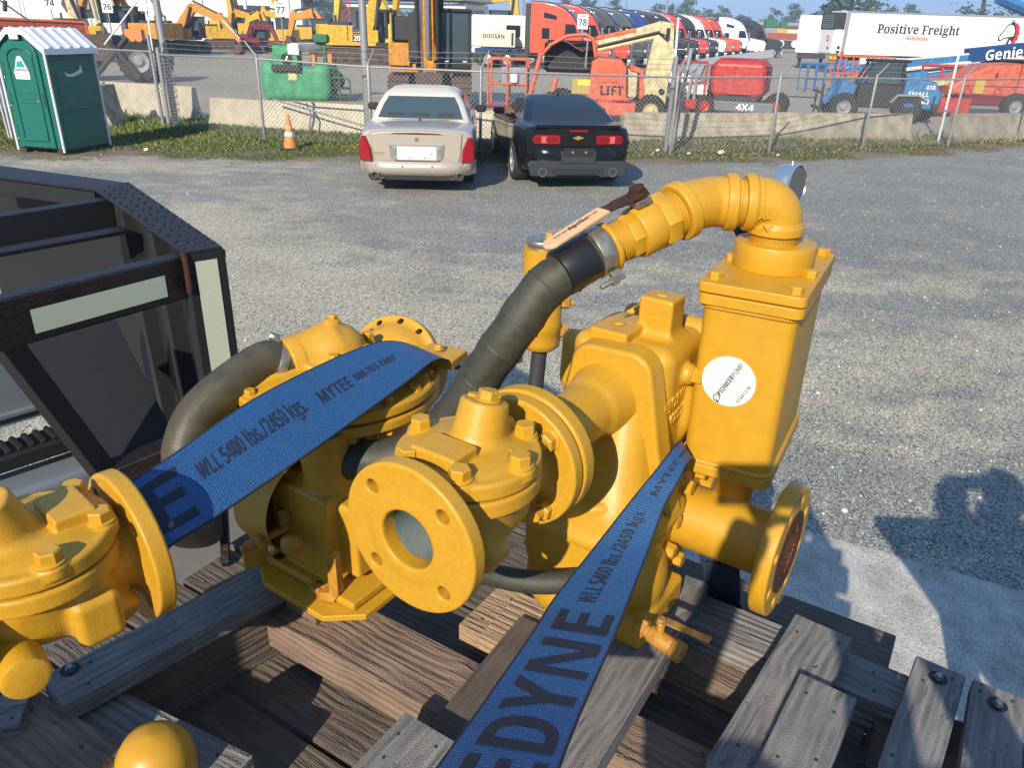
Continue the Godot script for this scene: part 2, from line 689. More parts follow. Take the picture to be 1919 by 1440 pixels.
func make_materials() -> void:
	var dirt := noise_tex(noise(3, 0.012, 5), 512, Color(0.93, 0.92, 0.90), Color(1, 1, 1), false, 4.0, 0.42)
	var cloudy := noise_tex(noise(5, 0.02, 4), 256, Color(0.72, 0.72, 0.72), Color(1, 1, 1))
	var orange_peel := noise_tex(noise(7, 0.03, 3), 512, Color.BLACK, Color.WHITE, true, 3.0)
	var cast_n := noise_tex(noise(8, 0.045, 4), 512, Color.BLACK, Color.WHITE, true, 7.0)
	var coarse := noise_tex(noise(9, 0.06, 5), 512, Color.BLACK, Color.WHITE, true, 8.0)

	# yellow enamel
	var y := Color(0.53, 0.283, 0.016)
	grain(plain_mat("paint", y, 0.43), dirt, orange_peel, 3.0, 0.05)
	grain(plain_mat("cast", y, 0.44), dirt, cast_n, 10.0, 0.2)
	grain(plain_mat("paint_old", Color(0.58, 0.27, 0.03), 0.5), cloudy, cast_n, 6.0, 0.5)
	grain(plain_mat("primer", Color(0.27, 0.30, 0.31), 0.6), noise_tex(noise(21, 0.012, 3), 256, Color(0.92, 0.80, 0.55), Color(0.78, 0.92, 1.0)), cast_n, 3.0, 0.12)
	grain(plain_mat("brass", Color(0.55, 0.34, 0.10), 0.4, 0.5), cloudy, cast_n, 8.0, 0.3)
	grain(plain_mat("rust", Color(0.085, 0.032, 0.018), 0.9), noise_tex(noise(31, 0.05, 4), 256, Color(0.45, 0.35, 0.3), Color(1, 0.9, 0.8)), coarse, 8.0, 1.0)
	grain(plain_mat("steel", Color(0.42, 0.42, 0.40), 0.34, 0.85), cloudy, null, 8.0)
	grain(plain_mat("zinc", Color(0.50, 0.46, 0.36), 0.38, 0.8), cloudy, null, 10.0)
	plain_mat("chrome", Color(0.62, 0.62, 0.60), 0.22, 0.9)
	plain_mat("dark_glass", Color(0.10, 0.105, 0.11), 0.3)
	grain(plain_mat("rubber", Color(0.040, 0.041, 0.036), 0.62), noise_tex(noise(33, 0.015, 5), 512, Color(0.62, 0.62, 0.6), Color(1.5, 1.42, 1.1)), orange_peel, 4.0, 0.25)
	grain(plain_mat("hose_grey", Color(0.075, 0.072, 0.058), 0.5), noise_tex(noise(35, 0.012, 4), 512, Color(0.65, 0.65, 0.62), Color(1.15, 1.05, 0.8)), orange_peel, 4.0, 0.3)
	plain_mat("rubber_black", Color(0.012, 0.012, 0.013), 0.4)
	plain_mat("sticker", Color(0.60, 0.61, 0.61), 0.4)
	plain_mat("ink", Color(0.012, 0.012, 0.014), 0.6)
	plain_mat("ink_soft", Color(0.10, 0.10, 0.11), 0.6)
	grain(plain_mat("handle_vinyl", Color(0.66, 0.41, 0.22), 0.45), dirt, orange_peel, 6.0, 0.2)

	# webbing
	var weave := Image.create(256, 256, false, Image.FORMAT_RGB8)
	var wh := Image.create(256, 256, false, Image.FORMAT_RGB8)
	var wn := noise(41, 0.05, 3)
	for j in 256:
		for i in 256:
			var rib := 0.5 + 0.5 * sin(j / 256.0 * TAU * 16.0)
			var thread := 0.5 + 0.5 * sin((i + (8 if (j / 16) % 2 == 0 else 0)) / 256.0 * TAU * 16.0)
			var f := 0.66 + 0.22 * rib + 0.12 * thread + 0.20 * wn.get_noise_2d(i, j)
			weave.set_pixel(i, j, Color(f, f, f))
			var hgt := 0.65 * rib + 0.35 * thread
			wh.set_pixel(i, j, Color(hgt, hgt, hgt))
	wh.bump_map_to_normal_map(3.0)
	var web := plain_mat("webbing", Color(0.016, 0.098, 0.275), 0.6)
	web.albedo_texture = ImageTexture.create_from_image(weave)
	web.normal_enabled = true
	web.normal_texture = ImageTexture.create_from_image(wh)
	web.normal_scale = 0.9
	web.rim_enabled = true
	web.rim = 0.35
	web.rim_tint = 0.6
	plain_mat("web_edge", Color(0.012, 0.016, 0.03), 0.8)
	plain_mat("web_ink", Color(0.010, 0.014, 0.028), 0.75)
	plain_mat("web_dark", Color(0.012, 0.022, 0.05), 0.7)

	# weathered timber: grain runs along u; growth rings bend round knots
	for w in 4:
		var img := Image.create(1024, 256, false, Image.FORMAT_RGB8)
		var hei := Image.create(1024, 256, false, Image.FORMAT_RGB8)
		var n1 := noise(50 + w, 0.006, 3)
		var n2 := noise(60 + w, 0.04, 4)
		var n3 := noise(70 + w, 0.35, 2)
		var rng := RandomNumberGenerator.new()
		rng.seed = 80 + w
		var knots := []
		for q in 3:
			knots.append(Vector3(rng.randf_range(60, 960), rng.randf_range(40, 216), rng.randf_range(9, 17)))
		var base: Color = [Color(0.25, 0.238, 0.222), Color(0.25, 0.175, 0.125), Color(0.13, 0.105, 0.08), Color(0.42, 0.31, 0.19)][w]
		var deep: Color = [Color(0.075, 0.068, 0.06), Color(0.12, 0.075, 0.05), Color(0.07, 0.05, 0.038), Color(0.24, 0.13, 0.065)][w]
		for j in 256:
			for i in 1024:
				var yy := j + 8.0 * n1.get_noise_2d(i * 0.8, j * 0.6)
				var kn := 0.0
				for k in knots:
					var dx: float = (i - k.x) * 0.42
					var dy: float = j - k.y
					var dd: float = sqrt(dx * dx + dy * dy)
					var pull: float = exp(-dd / (k.z * 2.2))
					yy += pull * signf(dy) * (k.z * 1.7) * minf(absf(dy) / 6.0, 1.0)
					if dd < k.z:
						kn = maxf(kn, 1.0 - dd / k.z * 0.75)
				var rings := 0.5 + 0.5 * sin(yy * 0.55 + 3.0 * n1.get_noise_2d(i * 0.12, yy * 2.0))
				rings = pow(rings, 2.0)
				var fibre := n2.get_noise_2d(i * 0.10, j * 3.0)
				var f := clampf(0.62 - 0.24 * rings + 0.42 * fibre + 0.22 * n3.get_noise_2d(i, j), 0.0, 1.0)
				f = lerpf(f, 0.05 + 0.25 * sin(kn * 12.0) * 0.5, clampf(kn * 1.4, 0.0, 1.0))
				var crack := clampf((absf(n2.get_noise_2d(i * 0.03 + 900.0, j * 0.9)) - 0.012) * 70.0, 0.0, 1.0)
				if n1.get_noise_2d(i * 0.5, j + 400.0) < 0.12:
					crack = 1.0
				f *= lerpf(0.25, 1.0, crack)
				var cc := deep.lerp(base, f) * (1.0 + 0.25 * n1.get_noise_2d(i * 1.3 + 70, j * 2.0))
				img.set_pixel(i, j, cc.linear_to_srgb())
				hei.set_pixel(i, j, Color(f, f, f))
		hei.bump_map_to_normal_map(4.0)
		var wm := plain_mat("timber%d" % w, Color(1, 1, 1), 0.85)
		wm.albedo_texture = ImageTexture.create_from_image(img)
		wm.normal_enabled = true
		wm.normal_texture = ImageTexture.create_from_image(hei)
		wm.normal_scale = 0.8
		wm.uv1_scale = Vector3(0.9, 2.6, 1)

	# black painted steel, worn
	grain(plain_mat("black_steel", Color(0.010, 0.0105, 0.012), 0.58), noise_tex(noise(90, 0.01, 6), 512, Color(0.8, 0.8, 0.85), Color(1.9, 1.75, 1.6), false, 4.0, 0.55), orange_peel, 1.6, 0.15)
	grain(plain_mat("worn_steel", Color(0.11, 0.055, 0.035), 0.5), noise_tex(noise(91, 0.012, 6), 512, Color(0.14, 0.22, 0.30), Color(0.8, 0.7, 0.6), false, 4.0, 0.85), coarse, 3.0, 0.3)
	plain_mat("truck_grey", Color(0.20, 0.225, 0.25), 0.3, 0.3)
	plain_mat("plastic_black", Color(0.014, 0.014, 0.015), 0.5)

	# retroreflective tape: honeycomb cells
	var tape := Image.create(256, 256, false, Image.FORMAT_RGB8)
	for j in 256:
		for i in 256:
			var p := Vector2(i / 256.0 * 16.0, j / 256.0 * 8.0 * 1.155 * 2.0 / 1.155)
			var a := Vector2(fposmod(p.x, 1.0) - 0.5, fposmod(p.y, 2.0) - 1.0)
			var b := Vector2(fposmod(p.x + 0.5, 1.0) - 0.5, fposmod(p.y + 1.0, 2.0) - 1.0)
			b.y *= 0.866
			a.y *= 0.866
			var d := minf(a.length(), b.length())
			var f := 0.86 if d < 0.46 else 0.58
			if d < 0.2:
				f = 0.74
			tape.set_pixel(i, j, Color(f, f * 1.02, f * 0.94))
	var tm := plain_mat("reflective_tape", Color(0.80, 0.83, 0.75), 0.4)
	tm.albedo_texture = ImageTexture.create_from_image(tape)

	# yard things
	grain(plain_mat("galvanised", Color(0.40, 0.41, 0.42), 0.5, 0.35), cloudy, null, 6.0)
	grain(plain_mat("concrete", Color(0.50, 0.46, 0.37), 0.9), noise_tex(noise(101, 0.008, 6), 512, Color(0.66, 0.63, 0.58), Color(1.05, 1.03, 1.0)), coarse, 0.7, 0.5)
	grain(plain_mat("concrete_pale", Color(0.62, 0.57, 0.44), 0.9), noise_tex(noise(102, 0.006, 5), 512, Color(0.86, 0.84, 0.8), Color(1.05, 1.04, 1.02)), coarse, 0.7, 0.4)
	plain_mat("white", Color(0.78, 0.78, 0.77), 0.45)
	plain_mat("white_dull", Color(0.60, 0.60, 0.58), 0.6)
	plain_mat("black", Color(0.012, 0.012, 0.013), 0.6)
	plain_mat("dark", Color(0.03, 0.03, 0.032), 0.7)
	plain_mat("glass_dark", Color(0.014, 0.018, 0.022), 0.06)
	plain_mat("glass_green", Color(0.05, 0.075, 0.085), 0.06)
	plain_mat("tyre", Color(0.022, 0.021, 0.020), 0.85)
	plain_mat("alloy", Color(0.55, 0.55, 0.55), 0.3, 0.7)
	plain_mat("red_lens", Color(0.27, 0.004, 0.010), 0.12)
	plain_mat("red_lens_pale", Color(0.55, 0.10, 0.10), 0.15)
	grain(plain_mat("cone_orange", Color(0.62, 0.22, 0.06), 0.6), dirt, null, 2.0)
	grain(plain_mat("ochre", Color(0.72, 0.30, 0.02), 0.5), cloudy, null, 0.9)
	grain(plain_mat("machine_yellow", Color(0.80, 0.46, 0.015), 0.45), cloudy, null, 0.9)
	grain(plain_mat("lemon", Color(0.75, 0.60, 0.06), 0.5), cloudy, null, 0.9)
	grain(plain_mat("mud_steel", Color(0.13, 0.085, 0.06), 0.9), cloudy, coarse, 0.9, 0.6)
	grain(plain_mat("lift_orange", Color(0.78, 0.16, 0.075), 0.5), cloudy, null, 0.8)
	grain(plain_mat("lift_red", Color(0.60, 0.045, 0.035), 0.45), cloudy, null, 0.8)
	grain(plain_mat("lift_cream", Color(0.72, 0.62, 0.34), 0.55), cloudy, null, 0.8)
	grain(plain_mat("lift_blue", Color(0.05, 0.22, 0.50), 0.45), cloudy, null, 0.8)
	plain_mat("navy", Color(0.010, 0.05, 0.16), 0.45)
	grain(plain_mat("plant_green", Color(0.045, 0.36, 0.16), 0.6), cloudy, coarse, 0.6, 0.3)
	plain_mat("dark_green", Color(0.02, 0.12, 0.05), 0.6)
	grain(plain_mat("bin_red", Color(0.40, 0.075, 0.035), 0.6), cloudy, null, 0.7)
	plain_mat("red", Color(0.55, 0.02, 0.02), 0.4)
	plain_mat("maroon", Color(0.16, 0.012, 0.02), 0.3)
	grain(plain_mat("potty_green", Color(0.008, 0.135, 0.105), 0.42), dirt, orange_peel, 1.0, 0.1)
	plain_mat("potty_teal", Color(0.02, 0.30, 0.27), 0.5)
	plain_mat("grey", Color(0.24, 0.25, 0.26), 0.6)
	plain_mat("grey_blue", Color(0.22, 0.25, 0.29), 0.6)
	plain_mat("cream", Color(0.68, 0.62, 0.48), 0.8)
	plain_mat("amber", Color(0.8, 0.3, 0.02), 0.3)
	grain(plain_mat("bark", Color(0.10, 0.075, 0.055), 0.95), cloudy, coarse, 1.2, 1.0)
	for q in 3:
		var lf := plain_mat("leaves%d" % q, [Color(0.028, 0.055, 0.022), Color(0.045, 0.08, 0.026), Color(0.035, 0.062, 0.034)][q], 0.75)
		lf.backlight_enabled = true
		lf.backlight = Color(0.08, 0.12, 0.04)
	var gr := plain_mat("grass", Color(1, 1, 1), 0.8)
	gr.vertex_color_use_as_albedo = true
	gr.backlight_enabled = true
	gr.backlight = Color(0.10, 0.14, 0.03)

# ---------------------------------------------------------------- ground
func verge_line(x: float) -> float:
	# z at which the gravel gives way to grass
	return -15.35 - 0.035 * maxf(x, 0.0) * maxf(x, 0.0) * 0.55 - 0.16 * maxf(x, 0.0) + 0.09 * minf(x + 3.0, 0.0) * -0.9

func yard_line(x: float) -> float:
	# z at which the grass ends and the yard begins
	return -20.6 - 0.16 * maxf(x - 2.0, 0.0) + 0.1 * minf(x + 3.0, 0.0)

func lump(x: float, z: float, cx: float, cz: float, rx: float, rz: float) -> float:
	var dx := (x - cx) / rx
	var dz := (z - cz) / rz
	return exp(-dx * dx - dz * dz)

func sand_at(x: float, z: float, n1: FastNoiseLite, n2: FastNoiseLite) -> float:
	var zone := 0.10
	zone += 0.80 * lump(x, z, -4.2, -8.6, 1.7, 3.6)
	zone += 0.70 * lump(x, z, -2.0, -6.9, 2.6, 2.0)
	zone += 0.42 * lump(x, z, 0.8, -5.2, 3.6, 0.9)
	zone += 0.40 * lump(x, z, 3.6, -6.4, 2.0, 1.0)
	zone += 0.5 * lump(x, z, -7.5, -14.6, 3.5, 1.1)
	zone += 0.45 * lump(x, z, 4.2, -8.4, 3.0, 0.6)
	zone += 0.25 * lump(x, z, 1.2, -8.9, 1.6, 0.5)
	var streak := n1.get_noise_2d(x * 13.0, z * 24.0)
	var fine := n2.get_noise_2d(x * 40.0, z * 60.0)
	return clampf((zone + 0.42 * streak + 0.36 * fine - 0.23) * 2.6, 0.0, 1.0)

func ground_height(x: float, z: float, n: FastNoiseLite) -> float:
	return 0.012 * n.get_noise_2d(x * 14.0, z * 14.0) + 0.004 * n.get_noise_2d(x * 90.0, z * 90.0)

func build_ground() -> void:
	# crushed stone: cells of broken tone with pale chips
	var cell := noise(110, 0.085, 1, FastNoiseLite.TYPE_CELLULAR)
	cell.cellular_return_type = FastNoiseLite.RETURN_CELL_VALUE
	cell.cellular_jitter = 1.0
	var dist := noise(110, 0.085, 1, FastNoiseLite.TYPE_CELLULAR)
	dist.cellular_return_type = FastNoiseLite.RETURN_DISTANCE2_SUB
	var fine := noise(112, 0.21, 1, FastNoiseLite.TYPE_CELLULAR)
	fine.cellular_return_type = FastNoiseLite.RETURN_CELL_VALUE
	var N := 1024
	var ia := cell.get_seamless_image(N, N, false, false, 0.1)
	var ib := dist.get_seamless_image(N, N, false, false, 0.1)
	var ic := fine.get_seamless_image(N, N, false, false, 0.1)
	var da := ia.get_data()
	var db := ib.get_data()
	var dc := ic.get_data()
	var col := PackedByteArray()
	col.resize(N * N * 3)
	for i in N * N:
		var a := da[i] / 255.0
		var b := db[i] / 255.0
		var c := dc[i] / 255.0
		var v := 0.54 + 0.22 * a + 0.24 * (c - 0.5)
		if a > 0.90:
			v += 0.34
		elif a < 0.16:
			v -= 0.14
		v *= 0.62 + 0.38 * minf(b * 2.6, 1.0)
		var q := clampf(v * 1.4, 0.05, 1.0) * 255.0
		var w := fposmod(a * 7.3, 1.0)
		col[i * 3] = int(minf(q * (0.985 + 0.03 * w), 255.0))
		col[i * 3 + 1] = int(q)
		col[i * 3 + 2] = int(minf(q * (0.99 - 0.06 * w), 255.0))
	var img := Image.create_from_data(N, N, false, Image.FORMAT_RGB8, col)
	ib.convert(Image.FORMAT_RGB8)
	ib.bump_map_to_normal_map(4.0)
	var gm := plain_mat("gravel", Color(1, 1, 1), 0.9)
	gm.albedo_texture = ImageTexture.create_from_image(img)
	gm.normal_enabled = true
	gm.normal_texture = ImageTexture.create_from_image(ib)
	gm.normal_scale = 0.4
	gm.vertex_color_use_as_albedo = true
	gm.uv1_scale = Vector3(1.05, 1.05, 1)

	var n1 := noise(120, 0.06, 4)
	var n2 := noise(121, 0.05, 4)
	var n3 := noise(122, 0.02, 4)
	var xs := PackedFloat32Array()
	var zs := PackedFloat32Array()
	var x := -13.0
	while x < 17.0:
		xs.append(x)
		x += 0.11
	var far := 0.3
	while x < 420.0:
		xs.append(x)
		x += far
		far *= 1.12
	far = 0.3
	x = -13.3
	while x > -420.0:
		xs.insert(0, x)
		x -= far
		far *= 1.12
	var z := 3.0
	while z > -23.0:
		zs.append(z)
		z -= 0.10
	var step := 0.2
	while z > -900.0:
		zs.append(z)
		z -= step
		step *= 1.035
	var v := PackedVector3Array()
	var nn := PackedVector3Array()
	var uv := PackedVector2Array()
	var cc := PackedColorArray()
	var ix := PackedInt32Array()
	var grey := Color(0.40, 0.388, 0.368)
	var sand := Color(0.66, 0.59, 0.475)
	var dirt := Color(0.33, 0.25, 0.17)
	var green := Color(0.13, 0.145, 0.045)
	var yard := Color(0.60, 0.515, 0.42)
	for zz in zs:
		for xx in xs:
			var c := grey
			var near := zz > -24.0 and absf(xx) < 22.0
			if near:
				c = grey.lerp(sand, sand_at(xx, zz, n1, n2))
				c *= 1.0 + 0.18 * n3.get_noise_2d(xx * 30.0, zz * 30.0) - 0.10 * lump(xx, zz, 6.0, -9.0, 6.0, 4.0)
			var edge := verge_line(xx) + 0.5 * n2.get_noise_2d(xx * 12.0, zz * 12.0)
			var t := clampf((edge - zz) / 0.5, 0.0, 1.0)
			var gg := clampf((n1.get_noise_2d(xx * 8.0 + 50.0, zz * 12.0) + 0.30 + 0.45 * (edge - zz - 0.7)) * 2.0, 0.0, 1.0)
			var under := dirt.lerp(green, gg)
			c = c.lerp(under, t)
			var yl := yard_line(xx) + 0.35 * n2.get_noise_2d(xx * 10.0, zz * 10.0)
			var ty := clampf((yl - zz) / 0.6, 0.0, 1.0)
			var tr := 1.0 + 0.10 * n1.get_noise_2d(xx * 0.7, zz * 7.0) + 0.08 * n3.get_noise_2d(xx * 6.0, zz * 9.0)
			c = c.lerp(yard * tr, ty)
			c.a = 1.0
			var h := ground_height(xx, zz, n3) if near else 0.0
			v.append(Vector3(xx, h, zz))
			nn.append(Vector3.UP)
			uv.append(Vector2(xx, zz))
			cc.append(c)
	var w := xs.size()
	for j in zs.size() - 1:
		for i in w - 1:
			var q := j * w + i
			ix.append_array(PackedInt32Array([q, q + w, q + w + 1, q, q + w + 1, q + 1]))
	var arr := []
	arr.resize(Mesh.ARRAY_MAX)
	arr[Mesh.ARRAY_VERTEX] = v
	arr[Mesh.ARRAY_NORMAL] = nn
	arr[Mesh.ARRAY_TEX_UV] = uv
	arr[Mesh.ARRAY_COLOR] = cc
	arr[Mesh.ARRAY_INDEX] = ix
	var am := ArrayMesh.new()
	am.add_surface_from_arrays(Mesh.PRIMITIVE_TRIANGLES, arr)
	struct("ground", am, gm)

	# concrete pad at the right under the lorry that carries the pumps
	var pad := plain_mat("pad", Color(0.62, 0.60, 0.56), 0.85)
	var chips := noise(130, 0.11, 1, FastNoiseLite.TYPE_CELLULAR)
	chips.cellular_return_type = FastNoiseLite.RETURN_CELL_VALUE
	var ct := NoiseTexture2D.new()
	ct.width = 1024
	ct.height = 1024
	ct.seamless = true
	ct.noise = chips
	var cg := Gradient.new()
	cg.offsets = PackedFloat32Array([0.0, 0.12, 0.18, 0.8, 0.9, 1.0])
	cg.colors = PackedColorArray([Color(0.70, 0.68, 0.65), Color(0.74, 0.72, 0.70), Color(0.88, 0.87, 0.85), Color(0.91, 0.90, 0.88), Color(1, 1, 1), Color(0.93, 0.90, 0.86)])
	ct.color_ramp = cg
	pad.albedo_texture = ct
	pad.uv1_scale = Vector3(1.5, 1.5, 1)
	var stain := noise_tex(noise(131, 0.006, 5), 512, Color(0.80, 0.79, 0.77), Color(1.0, 1.0, 1.0), false, 4.0, 0.42)
	pad.detail_enabled = true
	pad.detail_blend_mode = BaseMaterial3D.BLEND_MODE_MUL
	pad.detail_albedo = stain
	pad.detail_uv_layer = BaseMaterial3D.DETAIL_UV_1
	pad.normal_enabled = true
	pad.normal_texture = noise_tex(noise(132, 0.05, 4), 512, Color.BLACK, Color.WHITE, true, 5.0)
	pad.normal_scale = 0.4
	var pm := MB.new()
	var rough_edge := PackedVector2Array()
	var e0 := Vector2(0.9, -3.92)
	var e1 := Vector2(4.2, -2.25)
	for k in 41:
		var q := e0.lerp(e1, k / 40.0)
		q += Vector2(0.45, 0.9) * 0.03 * n2.get_noise_2d(k * 9.0, 3.0)
		rough_edge.append(Vector2(q.x, -q.y))
	rough_edge.append(Vector2(6.0, 2.0 - 3.0))
	rough_edge.append(Vector2(6.0, -3.0))
	rough_edge.append(Vector2(-6.0, -3.0))
	rough_edge.append(Vector2(-6.0, 3.92))
	var flatx := Basis(Vector3(1, 0, 0), Vector3(0, 0, -1), Vector3(0, 1, 0))
	pm.prism(Transform3D(flatx, Vector3(0, -0.07, 0)), rough_edge, 0.18, 0.006)
	struct("concrete_pad", pm.mesh(), pad)

	# loose chips lying on the gravel
	var rng := RandomNumberGenerator.new()
	rng.seed = 4
	var chip := MB.new()
	chip.lathe(Transform3D(Basis.from_euler(Vector3(0.3, 0, 0.2)), Vector3.ZERO), PackedVector2Array([Vector2(0, -0.5), Vector2(0.8, -0.35), Vector2(1.0, 0.1), Vector2(0.55, 0.5), Vector2(0, 0.55)]), 6, 10.0)
	var stone := plain_mat("stone", Color(1, 1, 1), 0.85)
	stone.vertex_color_use_as_albedo = true
	var mm := MultiMesh.new()
	mm.transform_format = MultiMesh.TRANSFORM_3D
	mm.use_colors = true
	mm.mesh = chip.mesh()
	var spots := []
	while spots.size() < 15000:
		var zz := -2.2 - 13.5 * pow(rng.randf(), 1.3)
		var xx := rng.randf_range(-0.75, 0.78) * (2.5 - zz)
		if zz < verge_line(xx) - 0.4 or zz > -3.9 + 0.5 * (xx - 0.9):
			continue
		spots.append(Vector3(xx, 0, zz))
	mm.instance_count = spots.size()
	for i in spots.size():
		var s := rng.randf_range(0.004, 0.011) * (1.7 if rng.randf() < 0.05 else 1.0)
		var q: Vector3 = spots[i]
		q.y = ground_height(q.x, q.z, n3) + s * 0.2
		mm.set_instance_transform(i, Transform3D(Basis.from_euler(Vector3(rng.randf() * 0.6, rng.randf() * TAU, rng.randf() * 0.6)).scaled(Vector3(s, s * 0.7, s * 1.2)), q))
		var g := rng.randf_range(0.16, 0.34) if rng.randf() < 0.7 else rng.randf_range(0.36, 0.55)
		mm.set_instance_color(i, Color(g, g * 0.97, g * 0.92))
	var chips_o := MultiMeshInstance3D.new()
	chips_o.name = "loose_stones"
	chips_o.multimesh = mm
	chips_o.material_override = stone
	add_child(chips_o)
	tag(chips_o, "loose pale stone chips scattered over the grey gravel lot", "gravel")
	chips_o.set_meta("kind", "stuff")
	build_grass(n1, n2)

func build_grass(n1: FastNoiseLite, n2: FastNoiseLite) -> void:
	var rng := RandomNumberGenerator.new()
	rng.seed = 8
	var tuft := MB.new()
	for k in 9:
		var a := rng.randf() * TAU
		var lean := rng.randf_range(0.15, 0.6)
		var h := rng.randf_range(0.6, 1.0)
		var b0 := Vector3(cos(a), 0, sin(a)) * rng.randf() * 0.35
		var d := Vector3(cos(a + 0.5), 0, sin(a + 0.5))
		var w := Vector3(-d.z, 0, d.x) * 0.045
		var m1 := b0 + d * lean * 0.35 + Vector3(0, h * 0.6, 0)
		var t1 := b0 + d * lean + Vector3(0, h, 0)
		var nrm := (Vector3.UP * 0.6 + d * 0.6).normalized()
		tuft.quad(b0 - w, b0 + w, m1 + w * 0.8, m1 - w * 0.8, nrm, nrm, nrm, nrm)
		tuft.tri(m1 - w * 0.8, m1 + w * 0.8, t1, nrm, nrm, nrm)
	var mm := MultiMesh.new()
	mm.transform_format = MultiMesh.TRANSFORM_3D
	mm.use_colors = true
	mm.mesh = tuft.mesh()
	var xf: Array[Transform3D] = []
	var cols := PackedColorArray()
	while xf.size() < 22000:
		var x := rng.randf_range(-14.0, 17.0)
		var z := rng.randf_range(-26.0, -14.3)
		var e := verge_line(x) - z
		var y := z - yard_line(x)
		if e < -0.2 or y < -0.4:
			continue
		var dens := clampf(0.18 + 0.35 * e + 1.2 * n1.get_noise_2d(x * 8.0 + 50.0, z * 12.0), 0.02, 1.0)
		if x > 2.0:
			dens *= 0.55
		if rng.randf() > dens:
			continue
		var tall := clampf(0.03 + 0.02 * e + 0.07 * clampf(1.0 - y * 0.7, 0.0, 1.0), 0.02, 0.16) * rng.randf_range(0.5, 1.1)
		if rng.randf() < 0.015:
			tall *= 1.8
		xf.append(Transform3D(Basis.from_euler(Vector3(0, rng.randf() * TAU, 0)).scaled(Vector3(0.9, 1.0, 0.9) * tall + Vector3(0.05, 0, 0.05)), Vector3(x, 0, z)))
		var dry := clampf(rng.randf() * 0.6 + (0.34 if x > 2.0 else 0.10) + 0.5 * n2.get_noise_2d(x * 9.0, z * 9.0) - 0.1 * e, 0.0, 1.0)
		cols.append(Color(0.21, 0.27, 0.045).lerp(Color(0.48, 0.39, 0.19), dry))
	mm.instance_count = xf.size()
	for i in xf.size():
		mm.set_instance_transform(i, xf[i])
		mm.set_instance_color(i, cols[i])
	var o := MultiMeshInstance3D.new()
	o.name = "grass_verge"
	o.multimesh = mm
	o.material_override = M.grass
	add_child(o)
	tag(o, "patchy green and dry grass along the chain link fence", "grass")
	o.set_meta("kind", "stuff")

# ---------------------------------------------------------------- the auction yard behind the fence
func link(mb: MB, a: Vector2, b: Vector2, h0: float, h1: float, w: float, z := 0.0) -> void:
	# tapered box girder in the local XY plane
	var d := (b - a).normalized()
	var n := Vector2(-d.y, d.x)
	mb.prism(Transform3D(Basis.IDENTITY, Vector3(0, 0, z)), PackedVector2Array([a - n * h0 * 0.5, b - n * h1 * 0.5, b + n * h1 * 0.5, a + n * h0 * 0.5]), w, 0.02)

func stadium(l: float, h: float, y0: float) -> PackedVector2Array:
	var o := PackedVector2Array()
	var r := h * 0.5
	for k in 9:
		var a := -PI / 2 + k * PI / 8
		o.append(Vector2(l * 0.5 - r + cos(a) * r, y0 + r + sin(a) * r))
	for k in 9:
		var a := PI / 2 + k * PI / 8
		o.append(Vector2(-l * 0.5 + r + cos(a) * r, y0 + r + sin(a) * r))
	return o

